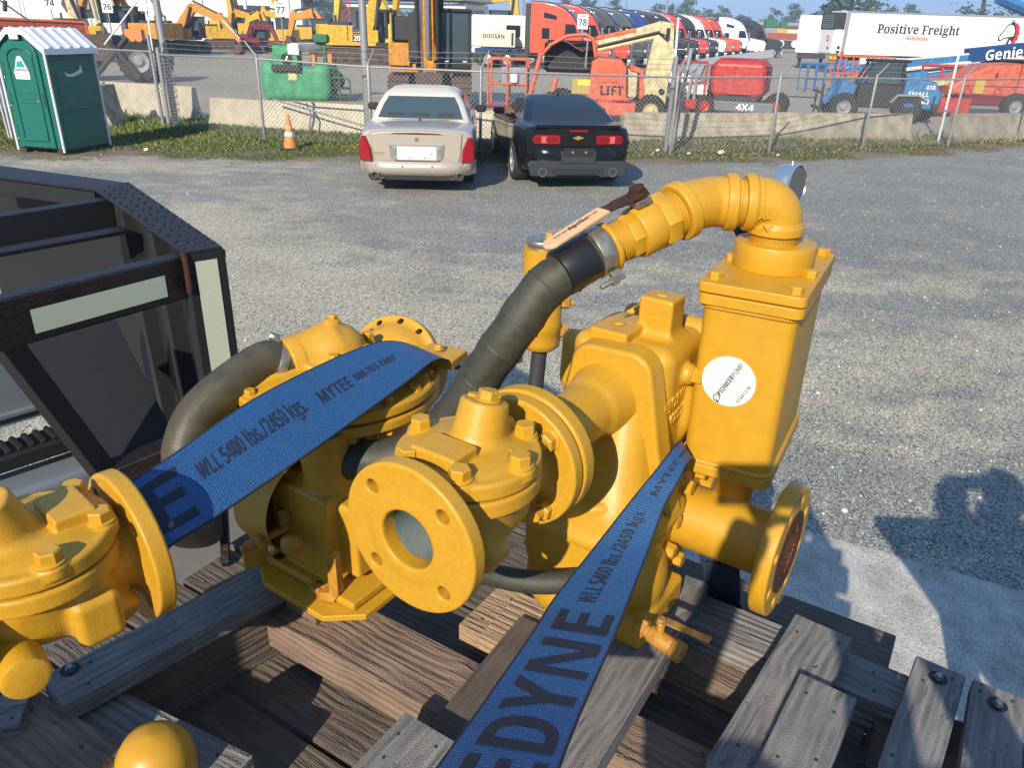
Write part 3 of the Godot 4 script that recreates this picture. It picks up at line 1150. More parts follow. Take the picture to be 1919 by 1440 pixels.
func excavator(label: String, at: Vector3, turn: float, s: float, body: String, boom: Array, o := {}) -> Node3D:
	var e := thing("excavator", label, "excavator", at, turn, o.get("group", ""))
	e.scale = Vector3(s, s, s)
	var under: String = o.get("under", "mud_steel")
	var swing: float = o.get("swing", 0.0)
	for z in [-0.95, 0.95]:
		var tm := MB.new()
		tm.prism(Transform3D(Basis.IDENTITY, Vector3(0, 0, z)), stadium(3.7, 0.86, 0.0), 0.5, 0.03)
		var tr := part("track", tm, M[under], e)
		var shoes := MB.new()
		var pth := stadium(3.76, 0.92, -0.03)
		pth.append(pth[0])
		var run := 0.0
		for i in pth.size() - 1:
			var d := pth[i + 1] - pth[i]
			var n := maxi(1, int(d.length() / 0.19))
			for k in n:
				var q := pth[i] + d * ((k + 0.5) / n)
				shoes.box(Vector3(q.x, q.y, z), Vector3(0.14, 0.05, 0.62), 0.0, Basis.from_euler(Vector3(0, 0, atan2(d.y, d.x))))
		part("track_shoes", shoes, M[under], tr).set_meta("kind", "stuff")
		for k in 5:
			part("roller", MB.new().cyl(Vector3(-1.3 + k * 0.65, 0.32, z + 0.25 * signf(z)), Vector3(-1.3 + k * 0.65, 0.32, z + 0.30 * signf(z)), 0.16, 0.16, 10), M.dark, tr)
	part("undercarriage", MB.new().box(Vector3(0, 0.55, 0), Vector3(1.8, 0.45, 1.5), 0.05).cyl(Vector3(0, 0.7, 0), Vector3(0, 1.0, 0), 0.6, 0.6, 18), M.dark, e)
	var up := Node3D.new()
	up.name = "upper_body"
	e.add_child(up)
	up.rotation_degrees.y = swing
	var hb := MB.new()
	hb.box(Vector3(-0.3, 1.12, 0), Vector3(2.9, 0.26, 2.5), 0.03)
	hb.box(Vector3(-1.0, 1.62, 0.0), Vector3(1.9, 0.86, 2.46), 0.08)
	hb.box(Vector3(0.55, 1.50, 0.92), Vector3(1.5, 0.66, 0.66), 0.05)
	part("engine_house", hb, M[body], up)
	part("counterweight", MB.new().prism(Transform3D(Basis(Vector3(1, 0, 0), Vector3(0, 0, 1), Vector3(0, -1, 0)), Vector3(-1.75, 1.55, 0)), PackedVector2Array([Vector2(0.3, -1.24), Vector2(-0.25, -1.2), Vector2(-0.48, -0.8), Vector2(-0.55, 0), Vector2(-0.48, 0.8), Vector2(-0.25, 1.2), Vector2(0.3, 1.24)]), 1.05, 0.06), M[o.get("weight", body)], up)
	part("exhaust_cover", MB.new().box(Vector3(-0.9, 2.12, 0.3), Vector3(1.2, 0.20, 1.4), 0.05).cyl(Vector3(-1.1, 2.1, 0.7), Vector3(-1.1, 2.55, 0.7), 0.07, 0.07, 10), M.dark, up)
	for x in [-1.0, -0.4]:
		part("door_line", MB.new().box(Vector3(x, 1.62, 1.235), Vector3(0.03, 0.8, 0.02)), M.black, up)
	# cab
	var cb := MB.new()
	var cx := 0.75
	for p in [[-0.75, -1.20], [0.72, -1.20], [-0.75, -0.32], [0.72, -0.32]]:
		cb.box(Vector3(cx + p[0], 1.95, p[1]), Vector3(0.10, 1.5, 0.09), 0.02)
	cb.box(Vector3(cx, 2.74, -0.76), Vector3(1.65, 0.10, 1.0), 0.04)
	cb.box(Vector3(cx, 1.26, -0.76), Vector3(1.6, 0.20, 0.98), 0.03)
	cb.box(Vector3(cx - 0.1, 1.6, -1.19), Vector3(1.3, 0.5, 0.05), 0.02)
	var cab := part("cab_frame", cb, M.black, up)
	part("cab_glass", MB.new().box(Vector3(cx + 0.72, 2.04, -0.76), Vector3(0.03, 1.34, 0.80)), M.glass_green, cab)
	part("cab_glass", MB.new().box(Vector3(cx, 2.28, -1.20), Vector3(1.42, 0.82, 0.03)), M.glass_green, cab)
	part("cab_glass", MB.new().box(Vector3(cx, 2.2, -0.32), Vector3(1.42, 0.95, 0.03)), M.glass_green, cab)
	part("seat", MB.new().box(Vector3(cx - 0.35, 1.75, -0.76), Vector3(0.14, 0.8, 0.5), 0.05), M.dark, cab)
	for z in [-1.05, -0.5]:
		part("work_light", MB.new().box(Vector3(cx + 0.76, 1.32, z), Vector3(0.05, 0.10, 0.16), 0.02), M.white, cab)
	# boom: foot, knee, head, stick end
	var bm := MB.new()
	var b: Array = boom
	link(bm, b[0], b[1], 0.62, 0.72, 0.42)
	link(bm, b[1], b[2], 0.72, 0.42, 0.40)
	part("boom", bm, M[o.get("boom", body)], up)
	var am := MB.new()
	var back: Vector2 = b[2] + (b[2] - (b[3] as Vector2)).normalized() * 0.55
	link(am, back, b[2], 0.34, 0.55, 0.30)
	link(am, b[2], b[3], 0.55, 0.30, 0.30)
	part("stick", am, M[o.get("stick", body)], up)
	var cy := MB.new()
	for z in [-0.34, 0.34]:
		cy.cyl(Vector3(b[0].x + 0.5, b[0].y - 0.35, z), Vector3(b[1].x - 0.1, b[1].y, z), 0.09, 0.09, 10)
	var k0: Vector2 = (b[1] as Vector2) + Vector2(0, 0.42)
	cy.cyl(Vector3(k0.x, k0.y, 0), Vector3(back.x, back.y, 0), 0.085, 0.085, 10)
	part("ram", cy, M.dark, up)
	part("ram_rod", MB.new().cyl(Vector3(lerpf(k0.x, back.x, 0.6), lerpf(k0.y, back.y, 0.6) + 0.0, 0), Vector3(back.x, back.y, 0), 0.05, 0.05, 10).cyl(Vector3(b[2].x, b[2].y, 0.18), Vector3(b[3].x, b[3].y + 0.3, 0.18), 0.06, 0.06, 8), M.chrome, up)
	if o.get("bucket", true):
		var q: Vector2 = b[3]
		var bk := MB.new()
		bk.prism(Transform3D(Basis.IDENTITY, Vector3.ZERO), PackedVector2Array([q + Vector2(0.1, 0.1), q + Vector2(0.25, -0.35), q + Vector2(-0.05, -0.85), q + Vector2(-0.65, -0.85), q + Vector2(-0.95, -0.45), q + Vector2(-0.45, -0.5), q + Vector2(-0.2, -0.1)]), 0.9, 0.02)
		for k in 5:
			bk.box(Vector3(q.x - 0.98, q.y - 0.42, -0.38 + k * 0.19), Vector3(0.2, 0.06, 0.07))
		part("bucket", bk, M.mud_steel, up)
	return e

func lorry_wheel(p: Node3D, at: Vector3, r: float, w: float, side: float, rim: Material) -> void:
	var xf := Transform3D(MB.aim(Vector3(0, 0, side)), at)
	var t := part("wheel", MB.new().lathe(xf, PackedVector2Array([Vector2(0, -w * 0.5), Vector2(r * 0.95, -w * 0.5), Vector2(r, -w * 0.4), Vector2(r, w * 0.4), Vector2(r * 0.95, w * 0.5), Vector2(r * 0.6, w * 0.48), Vector2(r * 0.58, w * 0.2), Vector2(0, w * 0.2)]), 20, 50.0), M.tyre, p)
	part("rim", MB.new().lathe(xf, PackedVector2Array([Vector2(r * 0.58, w * 0.40), Vector2(r * 0.52, w * 0.42), Vector2(r * 0.42, w * 0.24), Vector2(r * 0.2, w * 0.26), Vector2(r * 0.16, w * 0.5), Vector2(0, w * 0.52)]), 16), rim, t)

func lorry(label: String, at: Vector3, turn: float, low: Material, high: Material, flip := false, tail := true) -> void:
	# bonneted sleeper tractor, +x forward
	var t := thing("tractor_unit", label, "truck", at, turn, "sleeper tractor units parked in a row")
	var prof := PackedVector2Array([Vector2(-2.2, 0.95), Vector2(1.0, 0.95), Vector2(1.15, 1.5), Vector2(1.15, 2.05), Vector2(0.75, 2.85), Vector2(0.45, 3.25), Vector2(0.0, 3.58), Vector2(-0.6, 3.82), Vector2(-1.3, 3.95), Vector2(-2.2, 3.98)])
	part("sleeper_cab", MB.new().prism(Transform3D.IDENTITY, prof, 2.36, 0.10), low, t)
	# darker or paler roof fairing over the same curve
	var roof := PackedVector2Array([Vector2(-2.18, 3.30), Vector2(-1.2, 3.28), Vector2(-0.3, 3.02), Vector2(0.62, 2.78), Vector2(0.79, 2.87), Vector2(0.48, 3.29), Vector2(0.02, 3.62), Vector2(-0.6, 3.86), Vector2(-1.3, 3.99), Vector2(-2.18, 4.02)])
	part("roof_fairing", MB.new().prism(Transform3D.IDENTITY, roof, 2.16, 0.14), high, t)
	part("bonnet", MB.new().prism(Transform3D.IDENTITY, PackedVector2Array([Vector2(1.1, 0.75), Vector2(2.95, 0.70), Vector2(3.12, 0.95), Vector2(3.05, 1.62), Vector2(2.8, 1.80), Vector2(1.1, 2.08)]), 2.02, 0.16), low, t)
	part("bumper", MB.new().box(Vector3(3.08, 0.48, 0), Vector3(0.3, 0.46, 2.4), 0.08), M.alloy, t)
	part("grille", MB.new().box(Vector3(3.10, 1.18, 0), Vector3(0.08, 0.86, 1.0), 0.03), M.chrome, t)
	part("windscreen", MB.new().prism(Transform3D.IDENTITY, PackedVector2Array([Vector2(1.165, 2.08), Vector2(0.78, 2.82), Vector2(0.70, 2.80), Vector2(1.07, 2.06)]), 2.10, 0.0), M.glass_dark, t)
	for s in [-1.0, 1.0]:
		part("wing", MB.new().box(Vector3(2.2, 0.98, s * 1.04), Vector3(1.5, 0.5, 0.22), 0.08), low, t)
		part("side_window", MB.new().prism(Transform3D(Basis.IDENTITY, Vector3(0, 0, s * 1.185)), PackedVector2Array([Vector2(0.10, 2.02), Vector2(0.98, 2.02), Vector2(0.70, 2.70), Vector2(0.10, 2.72)]), 0.02), M.glass_dark, t)
		part("sleeper_window", MB.new().box(Vector3(-1.15, 2.15, s * 1.185), Vector3(0.50, 0.62, 0.02), 0.005), M.glass_dark, t)
		part("upper_window", MB.new().prism(Transform3D(Basis.IDENTITY, Vector3(0, 0, s * 1.185)), PackedVector2Array([Vector2(-1.3, 3.05), Vector2(-0.45, 2.95), Vector2(-0.5, 3.18), Vector2(-1.3, 3.38)]), 0.02), M.glass_dark, t)
		part("headlight", MB.new().box(Vector3(2.98, 1.12, s * 0.86), Vector3(0.22, 0.28, 0.34), 0.08), M.alloy, t)
		part("mirror", MB.new().box(Vector3(1.2, 2.25, s * 1.42), Vector3(0.12, 0.62, 0.22), 0.05), M.chrome, t)
		part("marker_lamp", MB.new().box(Vector3(0.2, 3.50, s * 0.55), Vector3(0.22, 0.08, 0.16), 0.03), M.alloy, t)
		part("door_line", MB.new().box(Vector3(0.06, 1.7, s * 1.184), Vector3(0.02, 1.4, 0.012)), M.black, t)
		part("fuel_tank", MB.new().cyl(Vector3(-1.6, 0.72, s * 0.98), Vector3(0.2, 0.72, s * 0.98), 0.32, 0.32, 16, 0.04), M.alloy, t)
		part("gap_seal", MB.new().box(Vector3(-2.36, 2.4, s * 1.1), Vector3(0.32, 2.9, 0.05), 0.01), M.dark, t)
		lorry_wheel(t, Vector3(2.2, 0.5, s * 1.0), 0.5, 0.3, s, M.alloy)
		if tail:
			for x in [-3.7, -5.0]:
				lorry_wheel(t, Vector3(x, 0.5, s * 0.95), 0.5, 0.5, s, M.alloy)
	if tail:
		part("chassis", MB.new().box(Vector3(-3.4, 0.8, 0), Vector3(5.0, 0.3, 0.9), 0.02).box(Vector3(-4.3, 1.05, 0), Vector3(1.0, 0.12, 0.9), 0.02), M.dark, t)

func sign_board(text: String, where: String, at: Vector3, high: float, turn: float, w: float) -> void:
	var s := thing("lot_sign", where, "sign", at, turn)
	part("post", MB.new().cyl(Vector3(0, 0, -0.04), Vector3(0, high, -0.04), 0.035, 0.035, 8), M.grey, s)
	var b := part("board", MB.new().box(Vector3(0, high, 0), Vector3(w, w * 1.25, 0.03), 0.005), M.white, s)
	letters("number", text, w * 0.55, M.ink, b, Transform3D(Basis.IDENTITY, Vector3(0, high - w * 0.08, 0.018)), 0.004)
	part("header_bar", MB.new().box(Vector3(0, high + w * 0.46, 0.017), Vector3(w * 0.5, w * 0.10, 0.006)), M.grey, b)

func tyre_at(p: Node3D, at: Vector3, r: float, w: float, ax: Vector3, rim: Material) -> void:
	var xf := Transform3D(MB.aim(ax), at)
	var t := part("wheel", MB.new().lathe(xf, PackedVector2Array([Vector2(0, -w * 0.5), Vector2(r * 0.9, -w * 0.5), Vector2(r, -w * 0.34), Vector2(r, w * 0.34), Vector2(r * 0.9, w * 0.5), Vector2(r * 0.55, w * 0.45), Vector2(r * 0.5, w * 0.1), Vector2(0, w * 0.1)]), 22, 50.0), M.tyre, p)
	part("rim", MB.new().lathe(xf, PackedVector2Array([Vector2(r * 0.52, w * 0.38), Vector2(r * 0.45, w * 0.3), Vector2(r * 0.3, w * 0.2), Vector2(r * 0.16, w * 0.42), Vector2(0, w * 0.44)]), 16), rim, t)
	var lugs := MB.new()
	var right := xf.basis.x
	var fwd := xf.basis.z
	for k in 22:
		var a := k * TAU / 22
		var d := right * cos(a) + fwd * sin(a)
		for s in [-1.0, 1.0]:
			lugs.box(at + d * r + ax * (s * w * 0.2), Vector3(w * 0.42, 0.05 * r / 0.5, 0.06 * r / 0.5), 0.0, Basis(ax, d, ax.cross(d)).rotated(d, 0.5 * s))
	part("tread_lugs", lugs, M.tyre, t).set_meta("kind", "stuff")

func slab(mb: MB, poly: Array, z0: float, z1: float, bev := 0.03) -> void:
	mb.prism(Transform3D(Basis.IDENTITY, Vector3(0, 0, (z0 + z1) * 0.5)), PackedVector2Array(poly), absf(z1 - z0), bev)

func build_yard() -> void:
	# --- tractor units, nearest first
	var kinds := [
		["bin_red", Color(0.62, 0.075, 0.025), Color(0.07, 0.008, 0.012), "orange red sleeper truck nearest of the row, with number board 78 before it"],
		["", Color(0.60, 0.06, 0.03), Color(0.10, 0.01, 0.018), "red sleeper truck with maroon roof, second from the near end of the row"],
		["", Color(0.05, 0.055, 0.06), Color(0.02, 0.022, 0.025), "dark grey sleeper truck directly behind the second red truck of the row"],
		["", Color(0.07, 0.085, 0.10), Color(0.03, 0.035, 0.045), "slate grey sleeper truck next to the blue truck in the row"],
		["", Color(0.012, 0.03, 0.19), Color(0.012, 0.025, 0.13), "deep blue sleeper truck, the only blue one of the row"],
		["", Color(0.014, 0.015, 0.018), Color(0.02, 0.02, 0.022), "black sleeper truck with black roof beyond the blue truck"],
		["", Color(0.016, 0.016, 0.018), Color(0.70, 0.70, 0.70), "black truck with tall white roof fairing beyond the all black truck"],
		["", Color(0.52, 0.04, 0.035), Color(0.10, 0.012, 0.02), "red truck with maroon roof between two white roofed trucks"],
		["", Color(0.018, 0.018, 0.02), Color(0.03, 0.03, 0.03), "black truck with dark roof near the far end of the row"],
		["", Color(0.66, 0.66, 0.66), Color(0.75, 0.75, 0.75), "white truck with white roof among dark trucks of the row"],
		["", Color(0.62, 0.08, 0.02), Color(0.50, 0.06, 0.02), "orange truck towards the far end of the row"],
		["", Color(0.50, 0.05, 0.03), Color(0.10, 0.012, 0.015), "red truck with black roof beyond the orange truck"],
		["", Color(0.14, 0.02, 0.02), Color(0.74, 0.74, 0.74), "maroon truck with white roof, last of the row"]]
	var first := Vector3(2.9, 0, -54.5)
	var last := Vector3(22.0, 0, -94.0)
	for i in kinds.size():
		var f := float(i) / (kinds.size() - 1)
		lorry(kinds[i][3], first.lerp(last, f), -15.0, coat_paint("lorry_low_%d" % i, kinds[i][1], 0.35, 0.0), coat_paint("lorry_high_%d" % i, kinds[i][2], 0.35, 0.0), false, i < 2)
	var wt := coat_paint("lorry_white", Color(0.72, 0.73, 0.74), 0.35, 0.0)
	lorry("white sleeper truck standing alone beyond the row, side on", Vector3(23.4754, 0, -91.6536) + Vector3(0, 0, -1.0), -12.0, wt, wt)
	var wd := coat_paint("lorry_black", Color(0.02, 0.02, 0.022), 0.35, 0.0)
	lorry("black truck nose peeping out behind the lone white truck", Vector3(24.2796, 0, -93.8962) + Vector3(2.6, 0, -4.0), -12.0, wd, wd, false, false)
	build_trailers()
	build_lifts()
	build_plant()
	build_far()

func build_trailers() -> void:
	var t := thing("freight_trailer", "long white refrigerated trailer lettered Positive Freight with a red maned horse head", "trailer", Vector3(22.4085, 1.4966, -59.0668) * Vector3(1, 0, 1), 6.0)
	var L := 16.0
	var y0 := 1.22
	var y1 := 4.08
	part("box", MB.new().box(Vector3(L * 0.5, (y0 + y1) * 0.5, -1.3), Vector3(L, y1 - y0, 2.55), 0.03), M.white, t)
	var cor := MB.new()
	for k in 26:
		cor.box(Vector3(L * 0.5, y0 + 0.08 + k * 0.108, -0.02), Vector3(L - 0.1, 0.012, 0.012))
	part("panel_ribs", cor, M.white_dull, t)
	part("top_rail", MB.new().box(Vector3(L * 0.5, y1 - 0.06, -0.02), Vector3(L, 0.12, 0.05), 0.01), M.alloy, t)
	part("bottom_rail", MB.new().box(Vector3(L * 0.5, y0 + 0.04, -0.01), Vector3(L, 0.12, 0.06), 0.01), M.dark, t)
	part("front_edge", MB.new().box(Vector3(0.05, (y0 + y1) * 0.5, -0.01), Vector3(0.22, y1 - y0, 0.06), 0.02), M.grey, t)
	part("side_skirt", MB.new().box(Vector3(6.0, 0.72, -0.05), Vector3(9.0, 0.9, 0.04), 0.01), M.white, t)
	part("underframe", MB.new().box(Vector3(L * 0.5, 1.05, -1.3), Vector3(L, 0.25, 1.2), 0.02).box(Vector3(2.6, 0.55, -0.5), Vector3(0.2, 1.0, 0.2)), M.dark, t)
	for x in [12.4, 13.7]:
		lorry_wheel(t, Vector3(x, 0.5, -0.3), 0.5, 0.5, 1.0, M.alloy)
	# the cooling unit on its nose
	var u := MB.new()
	u.box(Vector3(-0.35, 2.55, -1.3), Vector3(0.7, 2.5, 2.1), 0.12)
	var unit := part("cooling_unit", u, M.white, t)
	part("unit_top", MB.new().box(Vector3(-0.38, 3.42, -1.3), Vector3(0.76, 1.1, 2.2), 0.08), M.dark, unit)
	for k in 8:
		part("unit_slat", MB.new().box(Vector3(-0.775, 3.0 + k * 0.115, -1.25), Vector3(0.03, 0.05, 1.7)), M.grey, unit)
	part("unit_badge", MB.new().lathe(Transform3D(MB.aim(Vector3(-1, 0, 0)), Vector3(-0.70, 2.32, -1.0)), PackedVector2Array([Vector2(0.2, 0), Vector2(0.2, 0.02), Vector2(0.13, 0.02), Vector2(0.13, 0)]), 18), M.red, unit)
	part("unit_port", MB.new().box(Vector3(-0.2, 1.75, -0.24), Vector3(0.2, 0.2, 0.04), 0.02).box(Vector3(-0.2, 1.48, -0.24), Vector3(0.24, 0.14, 0.04), 0.02).box(Vector3(-0.71, 1.7, -0.8), Vector3(0.03, 0.16, 0.2), 0.01), M.black, unit)
	part("red_marker", MB.new().box(Vector3(0.04, 0.95, 0.03), Vector3(0.2, 1.1, 0.04), 0.02), M.red, t)
	var tx := Transform3D(Basis.IDENTITY, Vector3(5.3, 3.02, 0.005))
	letters("lettering", "Positive Freight", 0.56, M.ink, t, tx, 0.01, true, "Droid Serif", 0.98, true)
	letters("lettering", "Solutions", 0.22, M.red, t, tx.translated(Vector3(0.0, -0.55, 0)), 0.01, true, "Droid Serif", 1.1, true)
	letters("lettering", "Refrigerated Logistics", 0.2, M.grey, t, Transform3D(Basis.IDENTITY, Vector3(5.0, 0.95, -0.02)), 0.01, true, "Droid Serif")
	# horse head: neck outline, muzzle, red mane
	var hx := Transform3D(Basis.IDENTITY, Vector3(12.15, 2.62, 0.008))
	var head := MB.new()
	head.prism(hx, PackedVector2Array([Vector2(-0.08, 1.02), Vector2(-0.30, 0.92), Vector2(-0.62, 0.42), Vector2(-0.84, 0.10), Vector2(-0.80, -0.10), Vector2(-0.62, -0.16), Vector2(-0.46, -0.05), Vector2(-0.28, 0.02), Vector2(-0.02, 0.05), Vector2(-0.16, -0.42), Vector2(-0.45, -0.82), Vector2(0.2, -0.82), Vector2(0.42, -0.2), Vector2(0.42, 0.5), Vector2(0.22, 0.92)]), 0.012)
	var hd := part("horse_outline", head, M.ink, t)
	var inn := MB.new()
	inn.prism(hx.translated(Vector3(0, 0, 0.008)), PackedVector2Array([Vector2(-0.10, 0.92), Vector2(-0.27, 0.84), Vector2(-0.56, 0.38), Vector2(-0.76, 0.09), Vector2(-0.73, -0.04), Vector2(-0.62, -0.08), Vector2(-0.44, 0.04), Vector2(-0.20, 0.10), Vector2(0.10, 0.14), Vector2(0.30, 0.2), Vector2(0.30, 0.5), Vector2(0.14, 0.82)]), 0.01)
	inn.prism(hx.translated(Vector3(0, 0, 0.008)), PackedVector2Array([Vector2(0.10, -0.05), Vector2(0.28, -0.25), Vector2(0.10, -0.80), Vector2(-0.22, -0.80), Vector2(0.02, -0.40)]), 0.01)
	part("horse_face", inn, M.white, hd)
	var mane := MB.new()
	mane.prism(hx.translated(Vector3(0, 0, 0.012)), PackedVector2Array([Vector2(0.02, 1.05), Vector2(0.36, 1.0), Vector2(0.64, 0.72), Vector2(0.58, 0.62), Vector2(0.72, 0.30), Vector2(0.62, 0.26), Vector2(0.68, -0.08), Vector2(0.56, -0.06), Vector2(0.50, -0.45), Vector2(0.40, -0.36), Vector2(0.22, -0.82), Vector2(-0.05, -0.82), Vector2(0.22, -0.3), Vector2(0.40, 0.1), Vector2(0.42, 0.45), Vector2(0.28, 0.8)]), 0.012)
	part("horse_mane", mane, M.red, hd)
	part("horse_eye", MB.new().box(Vector3(12.15 - 0.3, 3.08, 0.022), Vector3(0.12, 0.05, 0.01)), M.ink, hd)
	part("horse_ear", MB.new().prism(hx.translated(Vector3(0, 0, 0.016)), PackedVector2Array([Vector2(-0.12, 0.95), Vector2(-0.02, 1.28), Vector2(0.04, 1.0), Vector2(0.12, 1.26), Vector2(0.16, 0.92)]), 0.012), M.ink, hd)

	var w := thing("box_trailer", "plain white box trailer end standing left of the lettered freight trailer", "trailer", Vector3(22.2322, 0.7912, -68.6615) * Vector3(1, 0, 1), -20.0)
	part("box", MB.new().box(Vector3(1.3, 2.55, -3.0), Vector3(2.6, 2.75, 6.0), 0.03), M.white, w)
	part("underframe", MB.new().box(Vector3(1.3, 0.95, -3.0), Vector3(2.2, 0.4, 6.0), 0.02), M.dark, w)
	for x in [0.45, 2.1]:
		part("landing_leg", MB.new().box(Vector3(x, 0.5, -0.6), Vector3(0.25, 1.0, 0.3), 0.02), M.black, w)
	part("door_frame", MB.new().box(Vector3(1.3, 3.88, 0.01), Vector3(2.6, 0.12, 0.04), 0.01).box(Vector3(0.06, 2.55, 0.01), Vector3(0.12, 2.7, 0.04), 0.01), M.white_dull, w)

	var v := thing("camper_trailer", "long white camper trailer with dark window behind the beige generator", "trailer", Vector3(-3.5231, 0, -59.2615) * Vector3(1, 0, 1), -1.0)
	part("body", MB.new().box(Vector3(2.15, 1.95, -1.2), Vector3(4.4, 2.5, 2.3), 0.12), M.white, v)
	part("window", MB.new().box(Vector3(2.9, 2.2, -0.04), Vector3(1.0, 0.75, 0.03), 0.02), M.glass_dark, v)
	part("stripe", MB.new().box(Vector3(2.0, 1.2, -0.04), Vector3(4.2, 0.06, 0.03)), M.grey, v)
	part("awning_arm", MB.new().cyl(Vector3(4.3, 0.9, 0.02), Vector3(4.3, 3.0, 0.02), 0.04, 0.04, 8), M.grey, v)
	part("base", MB.new().box(Vector3(2.15, 0.45, -1.2), Vector3(4.2, 0.5, 1.9), 0.03), M.dark, v)
	var g := thing("generator", "beige enclosed generator on a dark skid in front of the white camper", "generator", Vector3(-3.239, 0, -60.3284) * Vector3(1, 0, 1) + Vector3(0.2, 0, 2.6), 2.0)
	part("housing", MB.new().box(Vector3(1.3, 1.72, -0.6), Vector3(2.6, 1.1, 1.1), 0.05), M.cream, g)
	part("louvre", MB.new().box(Vector3(2.38, 1.7, -0.03), Vector3(0.14, 0.8, 0.03)), M.dark, g)
	letters("lettering", "DOOSAN", 0.26, M.ink, g, Transform3D(Basis.IDENTITY, Vector3(1.1, 1.85, -0.045)), 0.01)
	part("skid", MB.new().box(Vector3(1.3, 0.9, -0.6), Vector3(3.0, 0.4, 1.2), 0.04), M.navy, g)
	for x in [0.3, 1.3]:
		tyre_at(g, Vector3(x, 0.4, -0.1), 0.4, 0.25, Vector3(0, 0, 1), M.alloy)

func build_lifts() -> void:
	# orange articulated lift with its hood up
	var j := thing("boom_lift", "orange boom lift with raised black hood and tall cream arm behind the black coupe", "boom lift", Vector3(1.9845, 0, -23.8656) * Vector3(1, 0, 1), -4.0)
	var b := MB.new()
	slab(b, [Vector2(-0.15, 0.62), Vector2(1.2, 0.62), Vector2(1.08, 0.78), Vector2(1.02, 1.55), Vector2(0.85, 1.74), Vector2(0.20, 1.78), Vector2(0.02, 1.66), Vector2(-0.05, 0.85)], -0.9, 0.45, 0.07)
	part("turntable_cover", b, M.lift_orange, j)
	part("cover_panel", MB.new().box(Vector3(0.50, 1.34, 0.46), Vector3(0.56, 0.40, 0.03), 0.01), plain_mat("lift_panel", Color(0.80, 0.10, 0.03), 0.5), j)
	letters("lettering", "LIFT", 0.24, M.ink, j, Transform3D(Basis.IDENTITY, Vector3(0.62, 0.92, 0.462)), 0.01, true, "Droid Sans", 1.0, true)
	part("rear_cover", MB.new().prism(Transform3D(Basis.IDENTITY, Vector3(1.32, 0, -0.2)), PackedVector2Array([Vector2(-0.22, 1.62), Vector2(0.18, 1.48), Vector2(0.32, 0.70), Vector2(0.12, 0.70), Vector2(0.06, 1.38), Vector2(-0.2, 1.45)]), 0.9, 0.03), M.lift_orange, j)
	part("tank", MB.new().box(Vector3(1.18, 1.1, -0.2), Vector3(0.36, 0.75, 0.8), 0.04), M.lift_cream, j)
	part("warning_plate", MB.new().box(Vector3(-0.22, 1.0, 0.35), Vector3(0.58, 0.42, 0.12), 0.02), plain_mat("dull_gold", Color(0.42, 0.30, 0.07), 0.6), j)
	part("warning_label", MB.new().box(Vector3(-0.14, 1.1, 0.42), Vector3(0.40, 0.15, 0.01)), plain_mat("label_yellow", Color(0.78, 0.62, 0.06), 0.5), j)
	# open hood: curved shell tipped back, black inside
	var hood := MB.new()
	var rows := []
	for i in 9:
		var t := i / 8.0
		var row := PackedVector3Array()
		for k in 9:
			var u := k / 8.0
			row.append(Vector3(lerpf(-1.42, 0.12, u) + 0.06 * sin(t * PI), 1.75 + 0.36 * sin(clampf(u * 1.25 + 0.12, 0, 1) * PI) + 0.25 * u - 0.02, lerpf(-0.95, 0.35, t)))
		rows.append(row)
	hood.grid(rows)
	part("raised_hood", hood, M.lift_orange, j)
	part("hood_rim", MB.new().tube(PackedVector3Array([Vector3(-1.42, 1.76, 0.36), Vector3(-1.15, 2.06, 0.36), Vector3(-0.7, 2.30, 0.36), Vector3(-0.2, 2.35, 0.36), Vector3(0.02, 2.24, 0.36), Vector3(0.12, 1.78, 0.36)]), 0.05, 8), M.lift_orange, j)
	part("engine_bay", MB.new().box(Vector3(-0.62, 1.75, -0.45), Vector3(1.45, 0.85, 0.8), 0.1), M.black, j)
	part("hood_strut", MB.new().cyl(Vector3(-0.15, 1.5, 0.3), Vector3(-0.13, 2.2, 0.3), 0.025, 0.025, 8), M.alloy, j)
	for q in [[-1.42, 1.8, -1.72, 0.55], [-0.95, 1.2, -1.1, 0.6]]:
		part("leaning_arm", MB.new().cyl(Vector3(q[0], q[1], 0.4), Vector3(q[2], q[3], 0.5), 0.07, 0.07, 8), M.lift_orange, j)
	part("chassis", MB.new().box(Vector3(0.45, 0.42, -0.2), Vector3(2.6, 0.36, 1.5), 0.05), M.lift_orange, j)
	part("turntable_skirt", MB.new().cyl(Vector3(0.5, 0.52, -0.2), Vector3(0.5, 0.66, -0.2), 0.7, 0.62, 20), M.lift_red, j)
	for q in [[-1.0, 0.55], [1.75, 0.55], [-0.8, -0.9], [1.75, -0.9]]:
		tyre_at(j, Vector3(q[0], 0.42, q[1]), 0.42, 0.32, Vector3(0, 0, 1), M.lift_cream)
	# cream riser and folded boom
	var ri := MB.new()
	slab(ri, [Vector2(1.72, 0.10), Vector2(2.18, 0.10), Vector2(2.22, 1.2), Vector2(2.34, 2.0), Vector2(2.20, 2.12), Vector2(1.82, 2.40), Vector2(1.70, 2.36), Vector2(1.52, 1.2)], -0.1, 0.30, 0.03)
	part("riser", ri, M.lift_cream, j)
	part("riser_hole", MB.new().cyl(Vector3(2.05, 0.92, 0.28), Vector3(2.05, 0.92, 0.312), 0.09, 0.09, 14), M.black, j)
	var bo := MB.new()
	link(bo, Vector2(0.15, 2.12), Vector2(1.9, 2.60), 0.18, 0.30, 0.28)
	link(bo, Vector2(1.85, 2.60), Vector2(2.20, 2.52), 0.30, 0.34, 0.30)
	link(bo, Vector2(2.16, 2.6), Vector2(2.20, 2.05), 0.16, 0.16, 0.28)
	part("folded_boom", bo, M.lift_cream, j)
	var in2 := MB.new()
	link(in2, Vector2(0.12, 2.26), Vector2(1.2, 2.50), 0.10, 0.12, 0.20, 0.06)
